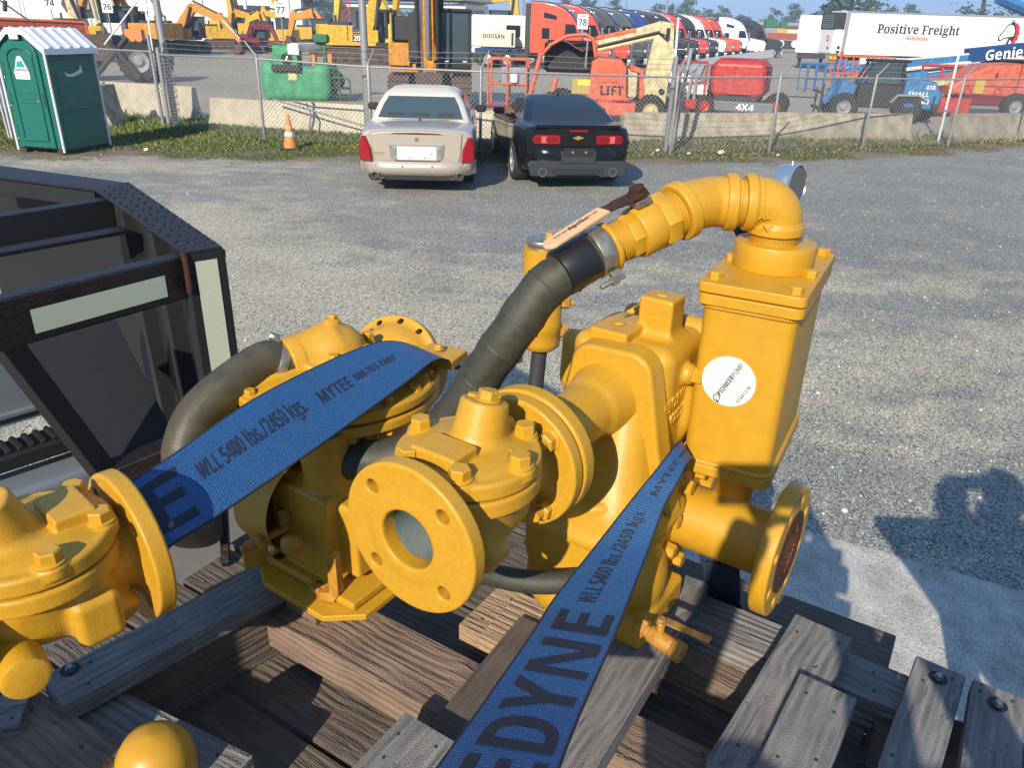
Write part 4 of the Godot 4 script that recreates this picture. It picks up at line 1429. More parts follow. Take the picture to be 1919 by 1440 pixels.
	part("inner_boom", in2, M.lift_orange, j)
	part("boom_pipe", MB.new().cyl(Vector3(0.15, 1.95, 0.1), Vector3(1.85, 2.36, 0.1), 0.055, 0.055, 8), M.lift_cream, j)
	part("hose_bundle", MB.new().cyl(Vector3(0.15, 2.04, 0.12), Vector3(1.85, 2.46, 0.12), 0.05, 0.05, 8).box(Vector3(2.08, 2.42, 0.16), Vector3(0.1, 0.3, 0.04)), M.black, j)
	# cage of the lift, low on the left
	var cg := MB.new()
	for x in [-2.9, -2.35, -1.8]:
		for z in [-0.5, 0.4]:
			cg.cyl(Vector3(x, 0.4, z), Vector3(x, 1.65, z), 0.03, 0.03, 6)
	for y in [0.42, 1.0, 1.65]:
		for z in [-0.5, 0.4]:
			cg.cyl(Vector3(-2.9, y, z), Vector3(-1.8, y, z), 0.03, 0.03, 6)
	part("work_cage", cg, M.lift_orange, j)
	part("control_box", MB.new().box(Vector3(-2.15, 1.2, 0.2), Vector3(0.8, 0.5, 0.3), 0.04), M.grey, j)
	part("bucket_on_box", MB.new().cyl(Vector3(-2.15, 1.05, 0.42), Vector3(-2.15, 1.28, 0.42), 0.11, 0.12, 12), M.white, j)
	part("cage_floor", MB.new().box(Vector3(-2.35, 0.4, 0), Vector3(1.3, 0.10, 1.2), 0.02), M.maroon, j)

	# red lift
	var k := thing("boom_lift", "rounded red boom lift turret on a grey chassis with 4x4 lettering", "boom lift", Vector3(7.2589, 0, -27.4632) * Vector3(1, 0, 1), -22.0)
	part("turret", MB.new().box(Vector3(0, 1.13, 0), Vector3(1.85, 1.24, 1.55), 0.26), M.lift_red, k)
	part("turret_bottom", MB.new().box(Vector3(0, 0.55, 0), Vector3(1.45, 0.25, 1.3), 0.06), M.dark, k)
	for y in [1.42, 0.72]:
		part("moulded_groove", MB.new().box(Vector3(0.1, y, 0.752), Vector3(0.75, 0.07, 0.02), 0.008), M.red, k)
	part("label", MB.new().box(Vector3(0.25, 1.2, 0.752), Vector3(0.45, 0.09, 0.015)), plain_mat("pale_label", Color(0.72, 0.66, 0.3), 0.5), k)
	letters("lettering", "SKYJACK", 0.17, plain_mat("faint_red", Color(0.52, 0.07, 0.05), 0.5), k, Transform3D(Basis.IDENTITY, Vector3(0.1, 0.95, 0.752)), 0.012, true, "Droid Sans", 1.3, true)
	letters("lettering", "SKYJACK", 0.12, M.white, k, Transform3D(Basis(Vector3(0, 0, 1), Vector3.UP, Vector3(-1, 0, 0)), Vector3(-0.878, 1.0, 0.1)), 0.01, true, "Droid Sans", 1.0, true)
	part("chassis", MB.new().box(Vector3(0.1, 0.30, 0.1), Vector3(2.3, 0.34, 1.2), 0.05), plain_mat("chassis_grey", Color(0.13, 0.145, 0.155), 0.5), k)
	letters("lettering", "4X4", 0.20, M.white, k, Transform3D(Basis.IDENTITY, Vector3(0.35, 0.30, 0.702)), 0.01, true, "Droid Sans", 1.2, true)
	for q in [[-1.15, 0.5], [1.25, 0.5], [-1.15, -0.6], [1.25, -0.6]]:
		tyre_at(k, Vector3(q[0], 0.36, q[1]), 0.36, 0.30, Vector3(0, 0, 1), M.lift_red)
	var ar := MB.new()
	link(ar, Vector2(-1.5, 1.55), Vector2(0.9, 1.92), 0.22, 0.26, 0.24, -0.45)
	link(ar, Vector2(-1.9, 1.2), Vector2(-1.4, 1.6), 0.24, 0.20, 0.24, -0.45)
	link(ar, Vector2(-1.7, 0.4), Vector2(-1.35, 1.6), 0.18, 0.22, 0.2, -0.45)
	part("boom", ar, M.grey_blue, k)

	# low red and white scissor frame between the two lifts
	var r := thing("scissor_lift", "small red and white access machine between the cream arm and the red lift", "scissor lift", Vector3(5.1277, 0, -27.2122) * Vector3(1, 0, 1), 6.0)
	part("hood", MB.new().prism(Transform3D(Basis.IDENTITY, Vector3.ZERO), PackedVector2Array([Vector2(-0.85, 0.7), Vector2(0.9, 0.6), Vector2(0.9, 0.95), Vector2(0.2, 1.25), Vector2(-0.85, 1.4)]), 1.1, 0.06), M.white, r)
	var fr := MB.new()
	for x in [-0.1, 0.75]:
		fr.cyl(Vector3(x, 0.4, 0.62), Vector3(x, 1.62, 0.62), 0.035, 0.035, 8)
	fr.cyl(Vector3(-0.1, 1.62, 0.62), Vector3(0.75, 1.62, 0.62), 0.035, 0.035, 8)
	fr.cyl(Vector3(-0.9, 0.9, 0.62), Vector3(0.75, 1.05, 0.62), 0.03, 0.03, 8)
	part("guard_frame", fr, M.lift_red, r)
	part("rams", MB.new().cyl(Vector3(0.2, 0.4, 0.66), Vector3(0.28, 1.3, 0.66), 0.05, 0.05, 8).cyl(Vector3(0.42, 0.4, 0.66), Vector3(0.42, 1.3, 0.66), 0.05, 0.05, 8), M.grey, r)
	part("base", MB.new().box(Vector3(0, 0.36, 0.2), Vector3(1.7, 0.3, 1.2), 0.05), M.lift_red, r)
	for x in [-0.8, 0.75]:
		tyre_at(r, Vector3(x, 0.32, 0.7), 0.32, 0.24, Vector3(0, 0, 1), M.lift_red)

	# blue telehandler
	var t := thing("telehandler", "blue telehandler with dark cab and muddy tyres behind the barrier gap", "telehandler", Vector3(11.4761, 0, -26.7773) * Vector3(1, 0, 1), -8.0)
	t.scale = Vector3(0.9, 0.88, 0.9)
	var eb := MB.new()
	slab(eb, [Vector2(0.75, 0.55), Vector2(2.0, 0.45), Vector2(2.05, 1.05), Vector2(1.75, 1.45), Vector2(0.75, 1.60)], -0.75, 0.75, 0.09)
	part("engine_cover", eb, M.lift_blue, t)
	var ab := MB.new()
	slab(ab, [Vector2(-1.55, 0.6), Vector2(-0.9, 0.6), Vector2(-0.75, 1.25), Vector2(-1.3, 1.40)], -0.6, 0.6, 0.06)
	part("axle_cover", ab, M.lift_blue, t)
	letters("lettering", "SMALL", 0.16, M.white, t, Transform3D(Basis.IDENTITY, Vector3(1.25, 1.02, 0.757)), 0.01, true, "Droid Sans", 1.0, true)
	letters("lettering", "60", 0.17, M.white, t, Transform3D(Basis.IDENTITY, Vector3(1.52, 0.78, 0.757)), 0.01)
	letters("lettering", "410", 0.14, M.white, t, Transform3D(Basis.IDENTITY, Vector3(1.6, 1.25, 0.757)), 0.01)
	part("rear_lamp", MB.new().box(Vector3(1.85, 0.62, 0.74), Vector3(0.25, 0.2, 0.05), 0.02), M.dark, t)
	var cb := MB.new()
	for q in [[-0.78, 1.3, -0.45, 2.02], [0.62, 1.3, 0.62, 2.05]]:
		for z in [0.1, 0.72]:
			cb.cyl(Vector3(q[0], q[1], z), Vector3(q[2], q[3], z), 0.05, 0.05, 8)
	cb.box(Vector3(0.12, 2.08, 0.4), Vector3(1.35, 0.10, 0.85), 0.04)
	slab(cb, [Vector2(-0.8, 0.5), Vector2(0.72, 0.5), Vector2(0.72, 1.3), Vector2(-0.75, 1.3)], 0.05, 0.74, 0.05)
	part("cab", cb, M.black, t)
	part("cab_glass", MB.new().box(Vector3(0.0, 1.68, 0.73), Vector3(1.1, 0.68, 0.02)).box(Vector3(0.62, 1.68, 0.4), Vector3(0.02, 0.6, 0.55)), M.glass_green, t)
	part("seat_back", MB.new().box(Vector3(0.05, 1.6, 0.4), Vector3(0.12, 0.6, 0.4), 0.04), M.dark, t)
	for q in [[-1.15, 0.62], [1.0, 0.62], [-1.15, -0.62], [1.85, -0.62]]:
		tyre_at(t, Vector3(q[0], 0.48, q[1]), 0.48, 0.36, Vector3(0, 0, 1), M.grey if q[0] < 0 else M.dark)
	part("mudguard", MB.new().prism(Transform3D(Basis.IDENTITY, Vector3(0.95, 0, 0.66)), PackedVector2Array([Vector2(-0.62, 0.72), Vector2(-0.4, 1.0), Vector2(0.3, 1.02), Vector2(0.62, 0.85), Vector2(0.6, 0.78), Vector2(0.3, 0.95), Vector2(-0.38, 0.93), Vector2(-0.56, 0.70)]), 0.42, 0.01), M.grey, t)
	var tb := MB.new()
	link(tb, Vector2(1.7, 1.62), Vector2(-1.3, 1.12), 0.30, 0.26, 0.28, -0.25)
	link(tb, Vector2(-1.2, 1.2), Vector2(-1.7, 0.55), 0.26, 0.22, 0.3, -0.25)
	part("boom", tb, M.lift_blue, t)
	var fk := MB.new()
	for x in [-2.05, -1.85]:
		fk.box(Vector3(x, 0.6, 0.2), Vector3(0.06, 1.0, 0.08))
	fk.box(Vector3(-1.95, 0.95, 0.0), Vector3(0.12, 0.06, 1.3)).box(Vector3(-1.95, 0.4, 0.0), Vector3(0.12, 0.08, 1.3)).box(Vector3(-2.5, 0.75, 0.3), Vector3(1.0, 0.04, 0.12)).box(Vector3(-1.9, 0.8, 0.5), Vector3(0.06, 0.9, 0.06))
	part("fork_carriage", fk, M.dark, t)

	# long blue boom with its basket, and the navy boom crossing above
	var gq := thing("boom_lift", "long blue telescopic boom with basket, lettered in white on navy", "boom lift")
	var g0 := Vector3(16.1871, 1.0646, -41.227)
	var g1 := Vector3(22.957, 1.7677, -41.5533)
	var g2 := Vector3(28.4643, 2.4376, -41.8643)
	var bm := MB.new()
	bm.box((g0 + g1) * 0.5, Vector3(g0.distance_to(g1), 0.42, 0.4), 0.03, Basis((g1 - g0).normalized(), Vector3.UP, Vector3(0, 0, 1)).orthonormalized())
	part("boom", bm, M.lift_blue, gq)
	part("boom_edge", MB.new().cyl(g0 + Vector3(0.3, -0.28, 0.24), g1 + Vector3(-0.9, -0.30, 0.24), 0.09, 0.09, 8).cyl(g0 + Vector3(0.3, 0.22, 0.22), g1 + Vector3(-0.9, 0.1, 0.22), 0.05, 0.05, 8), M.white_dull, gq)
	part("energy_chain", MB.new().box((g0 + g1) * 0.5 + Vector3(0.2, -0.38, 0.1), Vector3(5.0, 0.14, 0.2), 0.02, Basis((g1 - g0).normalized(), Vector3.UP, Vector3(0, 0, 1)).orthonormalized()), M.dark, gq)
	part("lower_boom", MB.new().cyl(g0 + Vector3(0.6, -0.72, 0.0), g1 + Vector3(-0.2, -0.66, 0.0), 0.16, 0.18, 8), M.lift_blue, gq)
	var nb := Basis((g2 - g1).normalized(), Vector3.UP, Vector3(0, 0, 1)).orthonormalized()
	part("navy_boom", MB.new().box((g1 + g2) * 0.5 + Vector3(-0.4, 0.1, 0), Vector3(g1.distance_to(g2) + 1.4, 0.62, 0.5), 0.04, nb), M.navy, gq)
	letters("lettering", "Genie", 0.46, M.white, gq, Transform3D(nb, g1 + Vector3(0.62, 0.14, 0.27)), 0.01, true, "Droid Sans", 1.05)
	var jq := Vector3(15.5291, 0.2354, -40.8422)
	part("jib", MB.new().cyl(g0, jq, 0.16, 0.13, 8).cyl(g0 + Vector3(-0.05, 0.1, 0.1), g0 + Vector3(-0.35, -0.1, 0.1), 0.14, 0.14, 8), M.lift_blue, gq)
	var cage := MB.new()
	var k0 := Vector3(13.5917, -0.102, -40.6856)
	for x in 6:
		for z in [0.0, 1.0]:
			cage.cyl(k0 + Vector3(x * 0.42, 0, z), k0 + Vector3(x * 0.42, 1.35, z), 0.035, 0.035, 6)
	for y in [0.0, 0.7, 1.35]:
		for z in [0.0, 1.0]:
			cage.cyl(k0 + Vector3(0, y, z), k0 + Vector3(2.1, y, z), 0.035, 0.035, 6)
	cage.box(k0 + Vector3(1.05, -0.05, 0.5), Vector3(2.2, 0.18, 1.1), 0.02)
	part("basket", cage, M.lift_blue, gq)
	part("basket_control", MB.new().box(k0 + Vector3(1.75, 1.45, 0.5), Vector3(0.5, 0.3, 0.3), 0.04), M.lift_blue, gq)
	part("yellow_cover", MB.new().box(k0 + Vector3(1.25, 1.62, 0.5), Vector3(0.42, 0.22, 0.3), 0.08), M.machine_yellow, gq)
	var tw := Vector3(24.9634, 0.7696, -41.0901) * Vector3(1, 0, 1)
	part("turntable", MB.new().box(tw + Vector3(3.0, 1.4, 0), Vector3(3.2, 1.4, 2.0), 0.1), M.lift_blue, gq)
	for x in [1.8, 4.2]:
		tyre_at(gq, tw + Vector3(x, 0.5, 1.0), 0.5, 0.4, Vector3(0, 0, 1), M.grey)

	var bl := thing("boom_lift", "blue boom tip reaching into the sky at the top right corner", "boom lift")
	part("raised_boom", MB.new().cyl(Vector3(27.0331, 4.7055, -49.5315), Vector3(30.7948, 3.3664, -48.91), 0.30, 0.36, 4), M.lift_blue, bl)
	part("raised_ram", MB.new().cyl(Vector3(27.0393, 4.3633, -48.9317), Vector3(30.5236, 3.0848, -48.3383), 0.08, 0.08, 8), M.navy, bl)
	part("turntable", MB.new().box(Vector3(31.411, 3.1614, -48.8149) * Vector3(1, 0, 1) + Vector3(0.5, 1.9, 0), Vector3(2.4, 3.8, 2.0), 0.1), M.lift_blue, bl)

	# orange lift on the right
	var o := thing("boom_lift", "rounded orange boom lift cover at the right edge behind the barrier", "boom lift", Vector3(16.8025, 0, -29.3873) * Vector3(1, 0, 1), -3.0)
	var ob := MB.new()
	slab(ob, [Vector2(-1.75, 0.72), Vector2(1.6, 0.62), Vector2(1.7, 1.0), Vector2(1.6, 1.66), Vector2(0.3, 1.80), Vector2(-0.7, 1.74), Vector2(-1.5, 1.35), Vector2(-1.82, 1.0)], -0.8, 0.7, 0.14)
	part("cover", ob, M.lift_orange, o)
	part("cover_seam", MB.new().box(Vector3(0.35, 1.25, 0.705), Vector3(0.03, 1.0, 0.02)).box(Vector3(-0.2, 1.05, 0.705), Vector3(2.6, 0.03, 0.02)), M.maroon, o)
	part("vent", MB.new().box(Vector3(0.75, 1.45, 0.705), Vector3(0.36, 0.26, 0.02), 0.005).box(Vector3(-0.42, 1.38, 0.705), Vector3(0.08, 0.22, 0.02), 0.005), M.maroon, o)
	part("vent", MB.new().box(Vector3(1.45, 1.3, 0.705), Vector3(0.3, 0.7, 0.02), 0.005), M.black, o)
	part("label", MB.new().box(Vector3(-0.9, 1.05, 0.705), Vector3(0.32, 0.5, 0.02), 0.005), plain_mat("ochre_label", Color(0.5, 0.38, 0.06), 0.6), o)
	for x in [-1.25, -0.25]:
		part("lifting_eye", MB.new().lathe(Transform3D(MB.aim(Vector3(0, 0, 1)), Vector3(x, 0.88, 0.70)), PackedVector2Array([Vector2(0.13, 0), Vector2(0.13, 0.03), Vector2(0.07, 0.03), Vector2(0.07, 0)]), 14), M.lift_red, o)
	part("underside", MB.new().box(Vector3(0, 0.55, 0), Vector3(2.9, 0.3, 1.2), 0.05), M.maroon, o)
	part("chassis", MB.new().box(Vector3(-1.9, 0.38, 0.2), Vector3(1.8, 0.5, 1.0), 0.05), M.lift_red, o)
	for x in [-2.6, 0.4]:
		tyre_at(o, Vector3(x, 0.42, 0.75), 0.42, 0.35, Vector3(0, 0, 1), M.grey)
	part("blue_flag_label", MB.new().box(Vector3(1.2, 1.5, 0.705), Vector3(0.12, 0.16, 0.02)), M.navy, o)
	var oj := MB.new()
	link(oj, Vector2(-3.6, 0.85), Vector2(-1.6, 1.15), 0.16, 0.2, 0.2, 0.1)
	part("arm", oj, M.lift_cream, o)
	part("cage_rail", MB.new().cyl(Vector3(-2.4, 1.62, -0.6), Vector3(-1.0, 1.62, -0.6), 0.05, 0.05, 6).cyl(Vector3(-2.4, 1.2, -0.6), Vector3(-1.0, 1.2, -0.6), 0.05, 0.05, 6).cyl(Vector3(-2.4, 0.8, -0.6), Vector3(-2.4, 1.62, -0.6), 0.05, 0.05, 6).cyl(Vector3(-1.7, 0.8, -0.6), Vector3(-1.7, 1.62, -0.6), 0.05, 0.05, 6), M.lift_red, o)
	var cage2 := thing("work_cage", "low orange work cage standing beyond the blue telehandler", "work cage", Vector3(13.8728, 0, -34.7552) * Vector3(1, 0, 1), 0.0)
	var c2 := MB.new()
	for x in 5:
		for z in [0.0, 0.8]:
			c2.cyl(Vector3(-1.0 + x * 0.55, 0.5, z), Vector3(-1.0 + x * 0.55, 1.75, z), 0.03, 0.03, 6)
	for y in [0.5, 1.1, 1.75]:
		for z in [0.0, 0.8]:
			c2.cyl(Vector3(-1.0, y, z), Vector3(1.2, y, z), 0.03, 0.03, 6)
	part("cage_rails", c2, M.lift_orange, cage2)
	part("cage_base", MB.new().box(Vector3(0.1, 0.25, 0.4), Vector3(2.2, 0.5, 0.8), 0.04), M.dark, cage2)

func build_plant() -> void:
	# big digger square on to the fence
	var big := excavator("large ochre excavator facing the fence with black cab and muddy tracks, nearest of all", Vector3(-3.0222, 0, -26.4328) * Vector3(1, 0, 1) + Vector3(0, 0, -1.7), -86.0, 1.06, "ochre", [Vector2(0.7, 1.45), Vector2(1.6, 4.0), Vector2(2.1, 4.6), Vector2(2.05, 0.9)], {"bucket": false, "under": "mud_steel"})
	var lk := MB.new()
	lk.box(Vector3(2.15, 0.85, 0), Vector3(0.35, 0.5, 0.30), 0.05)
	lk.prism(Transform3D(Basis(Vector3(0, 0, -1), Vector3.UP, Vector3(1, 0, 0)), Vector3(2.25, 0.5, 0)), PackedVector2Array([Vector2(-0.42, 0.55), Vector2(0.42, 0.55), Vector2(0.36, 0.0), Vector2(0.14, -0.25), Vector2(-0.14, -0.25), Vector2(-0.36, 0.0)]), 0.3, 0.03)
	part("quick_hitch", lk, M.mud_steel, big)
	part("stick_ram", MB.new().cyl(Vector3(2.34, 1.5, 0.02), Vector3(2.42, 4.2, 0.02), 0.07, 0.07, 10), M.chrome, big)
	part("stick_hose", MB.new().cyl(Vector3(2.3, 1.4, -0.26), Vector3(2.3, 4.2, -0.26), 0.045, 0.045, 8), M.black, big)
	part("stick_hose", MB.new().cyl(Vector3(2.3, 1.4, 0.30), Vector3(2.2, 4.2, 0.34), 0.045, 0.045, 8), M.black, big)
	part("engine_screen", MB.new().box(Vector3(0.4, 2.2, 0.82), Vector3(1.3, 0.7, 0.75), 0.08), M.dark, big)
	part("hand_rail", MB.new().tube(PackedVector3Array([Vector3(1.2, 1.85, 1.15), Vector3(1.2, 2.6, 1.15), Vector3(0.2, 2.6, 1.15)]), 0.03, 6), M.machine_yellow, big)
	part("cab_guard", MB.new().box(Vector3(1.55, 2.0, 0.45), Vector3(0.05, 1.3, 0.35), 0.02), M.dark, big)
	excavator("yellow excavator seen from its back corner with striped counterweight, beside board 77", Vector3(-11.0499, 0, -53.5207) * Vector3(1, 0, 1) + Vector3(0.3, 0, -1.5), 6.0, 1.12, "machine_yellow", [Vector2(0.5, 1.6), Vector2(1.6, 4.6), Vector2(3.8, 5.0), Vector2(4.4, 2.8)], {"bucket": false})
	var striped: Node3D = get_node("excavator_001/upper_body")
	for k in 3:
		part("stripe", MB.new().box(Vector3(0.1, 1.90 - k * 0.13, 1.262), Vector3(0.5, 0.075, 0.02)), M.navy, striped)
	part("stripe_panel", MB.new().box(Vector3(-0.75, 1.62, 1.25), Vector3(0.62, 0.82, 0.03), 0.01), M.machine_yellow, striped)
	part("number_panel", MB.new().box(Vector3(0.1, 1.38, 1.262), Vector3(0.5, 0.34, 0.02)), M.black, striped)
	letters("number", "20", 0.26, M.white, striped, Transform3D(Basis.IDENTITY, Vector3(0.1, 1.38, 1.275)), 0.01)
	excavator("lemon yellow excavator with raised arm directly behind the large ochre one", Vector3(-8.8951, 0, -57.3979) * Vector3(1, 0, 1) + Vector3(0, 0, -4.0), 150.0, 1.2, "lemon", [Vector2(0.5, 1.6), Vector2(2.0, 4.2), Vector2(4.6, 4.0), Vector2(5.0, 1.8)])
	excavator("yellow excavator whose boom shows beyond the black cab of the large one", Vector3(-5.732, 0, -65.4271) * Vector3(1, 0, 1) + Vector3(-1.0, 0, -7.0), 140.0, 1.2, "machine_yellow", [Vector2(0.5, 1.6), Vector2(2.2, 4.4), Vector2(4.8, 4.0), Vector2(5.2, 2.0)])
	excavator("ochre excavator with black cab and arched boom reaching down right, on the left", Vector3(-25.9228, 0, -64.1153) * Vector3(1, 0, 1), -8.0, 0.92, "ochre", [Vector2(0.0, 2.0), Vector2(1.4, 3.5), Vector2(3.8, 2.6), Vector2(5.2, 0.9)], {"boom": "ochre"})
	excavator("brown bodied excavator left of the arched boom one, behind board 76", Vector3(-26.8858, 0, -60.6793) * Vector3(1, 0, 1), -172.0, 1.0, "ochre", [Vector2(0.5, 1.6), Vector2(1.8, 3.6), Vector2(3.9, 3.8), Vector2(4.6, 1.6)])
	excavator("orange yellow excavator with glazed cab behind the red dumpster", Vector3(-27.2029, 0, -56.9666) * Vector3(1, 0, 1) + Vector3(0.5, 0, -1.5), 176.0, 1.0, "ochre", [Vector2(0.4, 1.6), Vector2(1.2, 4.6), Vector2(3.5, 5.8), Vector2(4.6, 3.4)])
	excavator("pale yellow excavator with tall bent boom against the shed", Vector3(-26.1656, 0, -78.5587) * Vector3(1, 0, 1), -14.0, 1.15, "machine_yellow", [Vector2(-0.6, 1.6), Vector2(-0.5, 5.6), Vector2(3.0, 4.4), Vector2(3.8, 2.2)], {"bucket": false})
	excavator("small yellow excavator with round counterweight right of the dark red arm", Vector3(-21.3093, 0, -73.0102) * Vector3(1, 0, 1), 168.0, 0.85, "machine_yellow", [Vector2(0.5, 1.6), Vector2(1.5, 3.4), Vector2(2.9, 2.8), Vector2(3.6, 1.0)])
	excavator("mini excavator with dark red arm standing among the yellow ones", Vector3(-21.7145, 0, -68.0783) * Vector3(1, 0, 1), -6.0, 0.62, "maroon", [Vector2(-0.6, 1.4), Vector2(0.2, 3.2), Vector2(2.6, 3.0), Vector2(3.9, -0.2)], {"bucket": false})
	excavator("tan backhoe armed excavator half hidden behind board 77", Vector3(-14.3279, 0, -59.0324) * Vector3(1, 0, 1) + Vector3(0, 0, -6.0), 170.0, 0.95, "ochre", [Vector2(0.5, 1.6), Vector2(1.8, 3.2), Vector2(3.6, 2.8), Vector2(4.0, 1.4)], {"weight": "dark"})
	excavator("excavator with cream stick standing upright behind the red dumpster", Vector3(-28.7815, 0, -53.5865) * Vector3(1, 0, 1) + Vector3(0, 0, -2.0), 12.0, 1.0, "machine_yellow", [Vector2(-0.4, 1.6), Vector2(-0.6, 4.2), Vector2(0.6, 6.2), Vector2(0.9, 1.9)], {"stick": "lift_cream", "boom": "lift_cream"})
	excavator("excavator with bright red boom right of the cream stick", Vector3(-28.0408, 0, -55.205) * Vector3(1, 0, 1) + Vector3(0, 0, -2.0), 4.0, 1.1, "white_dull", [Vector2(-0.5, 1.6), Vector2(-0.45, 4.6), Vector2(2.4, 4.0), Vector2(3.4, 2.0)], {"boom": "red", "bucket": false})
	excavator("yellow excavator far behind the white camper, only its boom showing", Vector3(-1.4672, 0, -101.8976) * Vector3(1, 0, 1), 172.0, 1.5, "machine_yellow", [Vector2(-0.5, 1.6), Vector2(-0.2, 3.9), Vector2(3.2, 3.2), Vector2(4.2, 1.8)])

	excavator("dark bodied yellow excavator between the arched boom one and the dark red arm", Vector3(-26.0171, 0, -73.1434) * Vector3(1, 0, 1), 20.0, 0.9, "machine_yellow", [Vector2(0.3, 1.6), Vector2(1.3, 3.3), Vector2(3.2, 2.9), Vector2(3.9, 1.1)], {"weight": "dark"})
	excavator("yellow excavator with folded arm just left of board 77", Vector3(-21.115, 0, -78.4053) * Vector3(1, 0, 1), 185.0, 0.95, "machine_yellow", [Vector2(0.3, 1.6), Vector2(1.4, 3.0), Vector2(2.8, 3.2), Vector2(3.0, 1.2)])
	# green machine
	var g := thing("green_compactor", "bright green rounded machine with a white topped head behind the pale barrier", "machine", Vector3(-7.6222, 0, -28.0982) * Vector3(1, 0, 1), 2.0)
	var c := Cast.new()
	c.bx(Vector3(0, 0.55, -0.5), Vector3(1.12, 0.56, 0.75), 0.20)
	c.bx(Vector3(-0.9, 0.75, -0.5), Vector3(0.24, 0.55, 0.7), 0.2, 0.2)
	c.bx(Vector3(0.95, 0.7, -0.5), Vector3(0.22, 0.5, 0.7), 0.18, 0.2)
	obj("tank", c.mesh(0.06), M.plant_green, g)
	part("head_box", MB.new().box(Vector3(-0.25, 1.42, 0.0), Vector3(0.82, 0.62, 0.7), 0.04), M.plant_green, g)
	part("head_recess", MB.new().cyl(Vector3(-0.20, 1.32, 0.34), Vector3(-0.20, 1.32, 0.36), 0.20, 0.20, 10).box(Vector3(-0.25, 1.04, 0.3), Vector3(0.95, 0.2, 0.2), 0.02), M.black, g)
	part("head_handle", MB.new().box(Vector3(-0.20, 1.32, 0.38), Vector3(0.06, 0.2, 0.03), 0.01, Basis.from_euler(Vector3(0, 0, -0.4))), M.white, g)
	part("white_cap", MB.new().box(Vector3(0.05, 1.62, 0.35), Vector3(0.38, 0.34, 0.12), 0.03), M.white, g)
	part("arm_beam", MB.new().box(Vector3(0.35, 1.70, -0.3), Vector3(0.34, 0.22, 1.3), 0.03, Basis.from_euler(Vector3(0, -0.5, 0))), M.white_dull, g)
	part("column", MB.new().box(Vector3(0.88, 1.3, -0.6), Vector3(0.12, 1.3, 0.12), 0.01).box(Vector3(0.80, 1.95, -0.6), Vector3(0.5, 0.28, 0.4), 0.05), M.dark_green, g)
	part("yellow_label", MB.new().box(Vector3(-0.08, 0.78, 0.252), Vector3(0.28, 0.24, 0.02), 0.004), plain_mat("panel_label", Color(0.62, 0.52, 0.22), 0.5), g)
	part("orange_panel", MB.new().box(Vector3(0.55, 1.25, -0.4), Vector3(0.14, 0.4, 0.3), 0.02).box(Vector3(1.05, 1.28, -0.7), Vector3(0.16, 0.4, 0.3), 0.02), M.cone_orange, g)
	var rl := MB.new()
	for q in [[1.0, 1.05, 1.45, 0.1], [1.2, 0.75, 1.8, 0.06]]:
		rl.tube(smooth_path(PackedVector3Array([Vector3(q[0], q[1], 0.1), Vector3(q[2] - 0.12, q[1], 0.1), Vector3(q[2], q[1] - 0.15, 0.1), Vector3(q[2], q[3], 0.1)]), 4), 0.03, 6)
	part("step_rail", rl, M.dark_green, g)
	part("step", MB.new().box(Vector3(1.4, 0.42, -0.1), Vector3(0.7, 0.06, 0.4), 0.01).box(Vector3(1.4, 0.18, -0.1), Vector3(0.75, 0.05, 0.4), 0.01), M.dark, g)
	part("rear_drum", MB.new().cyl(Vector3(1.15, 0.62, -0.9), Vector3(1.15, 0.62, 0.0), 0.32, 0.32, 16), M.dark, g)
	var mc := thing("traffic_cone", "red and white cone beside the green machine", "traffic cone", Vector3(-14.0702, 0, -59.2241) * Vector3(1, 0, 1) + Vector3(0.2, 0, 12.0), 0.0)
	part("cone_shell", MB.new().lathe(Transform3D.IDENTITY, PackedVector2Array([Vector2(0.20, 0), Vector2(0.04, 0.95), Vector2(0, 0.95)]), 14), M.red, mc)
	part("white_band", MB.new().lathe(Transform3D.IDENTITY, PackedVector2Array([Vector2(0.125, 0.48), Vector2(0.062, 0.85)]), 14), M.white, mc)

	# red dumpster on the left
	var d := thing("dumpster", "long rust red steel dumpster marked 2040 behind the green toilet", "dumpster", Vector3(-25.679, 0, -49.7653) * Vector3(1, 0, 1), 34.0)
	var L := 8.0
	part("bin_side", MB.new().prism(Transform3D(Basis.IDENTITY, Vector3(0, 0, -1.2)), PackedVector2Array([Vector2(-L, 0.2), Vector2(0, 0.2), Vector2(0, 2.05), Vector2(-L, 2.25)]), 2.3, 0.04), M.bin_red, d)
	part("rim", MB.new().cyl(Vector3(-L, 2.25, 0), Vector3(0, 2.05, 0), 0.07, 0.07, 8), M.lift_orange, d)
	part("end_post", MB.new().box(Vector3(0, 1.1, 0.02), Vector3(0.16, 1.9, 0.16), 0.03), M.lift_orange, d)
	for k in 4:
		part("side_rib", MB.new().box(Vector3(-L + 0.8 + k * 1.4, 1.0, 0.02), Vector3(0.12, 1.55, 0.1), 0.02), M.bin_red, d)
	letters("number", "2040", 0.55, M.ink, d, Transform3D(Basis.IDENTITY, Vector3(-1.35, 1.2, -0.03)), 0.01, true, "Droid Sans", 1.2)
	part("roll_cover", MB.new().box(Vector3(-3.6, 2.05, -0.4), Vector3(2.8, 0.22, 0.5), 0.1), M.lift_orange, d)
	# dark plant behind the fence just right of the toilet, with its big wheels
	var w := thing("wheel_loader", "dark wheeled loader chassis behind the left fence bay", "loader", Vector3(-16.9123, 0, -34.2365) * Vector3(1, 0, 1), 8.0)
	for x in [-1.6, 1.3]:
		tyre_at(w, Vector3(x, 0.8, 0.5), 0.8, 0.5, Vector3(0, 0, 1), M.grey)
		tyre_at(w, Vector3(x, 0.8, -1.2), 0.8, 0.5, Vector3(0, 0, 1), M.white_dull)
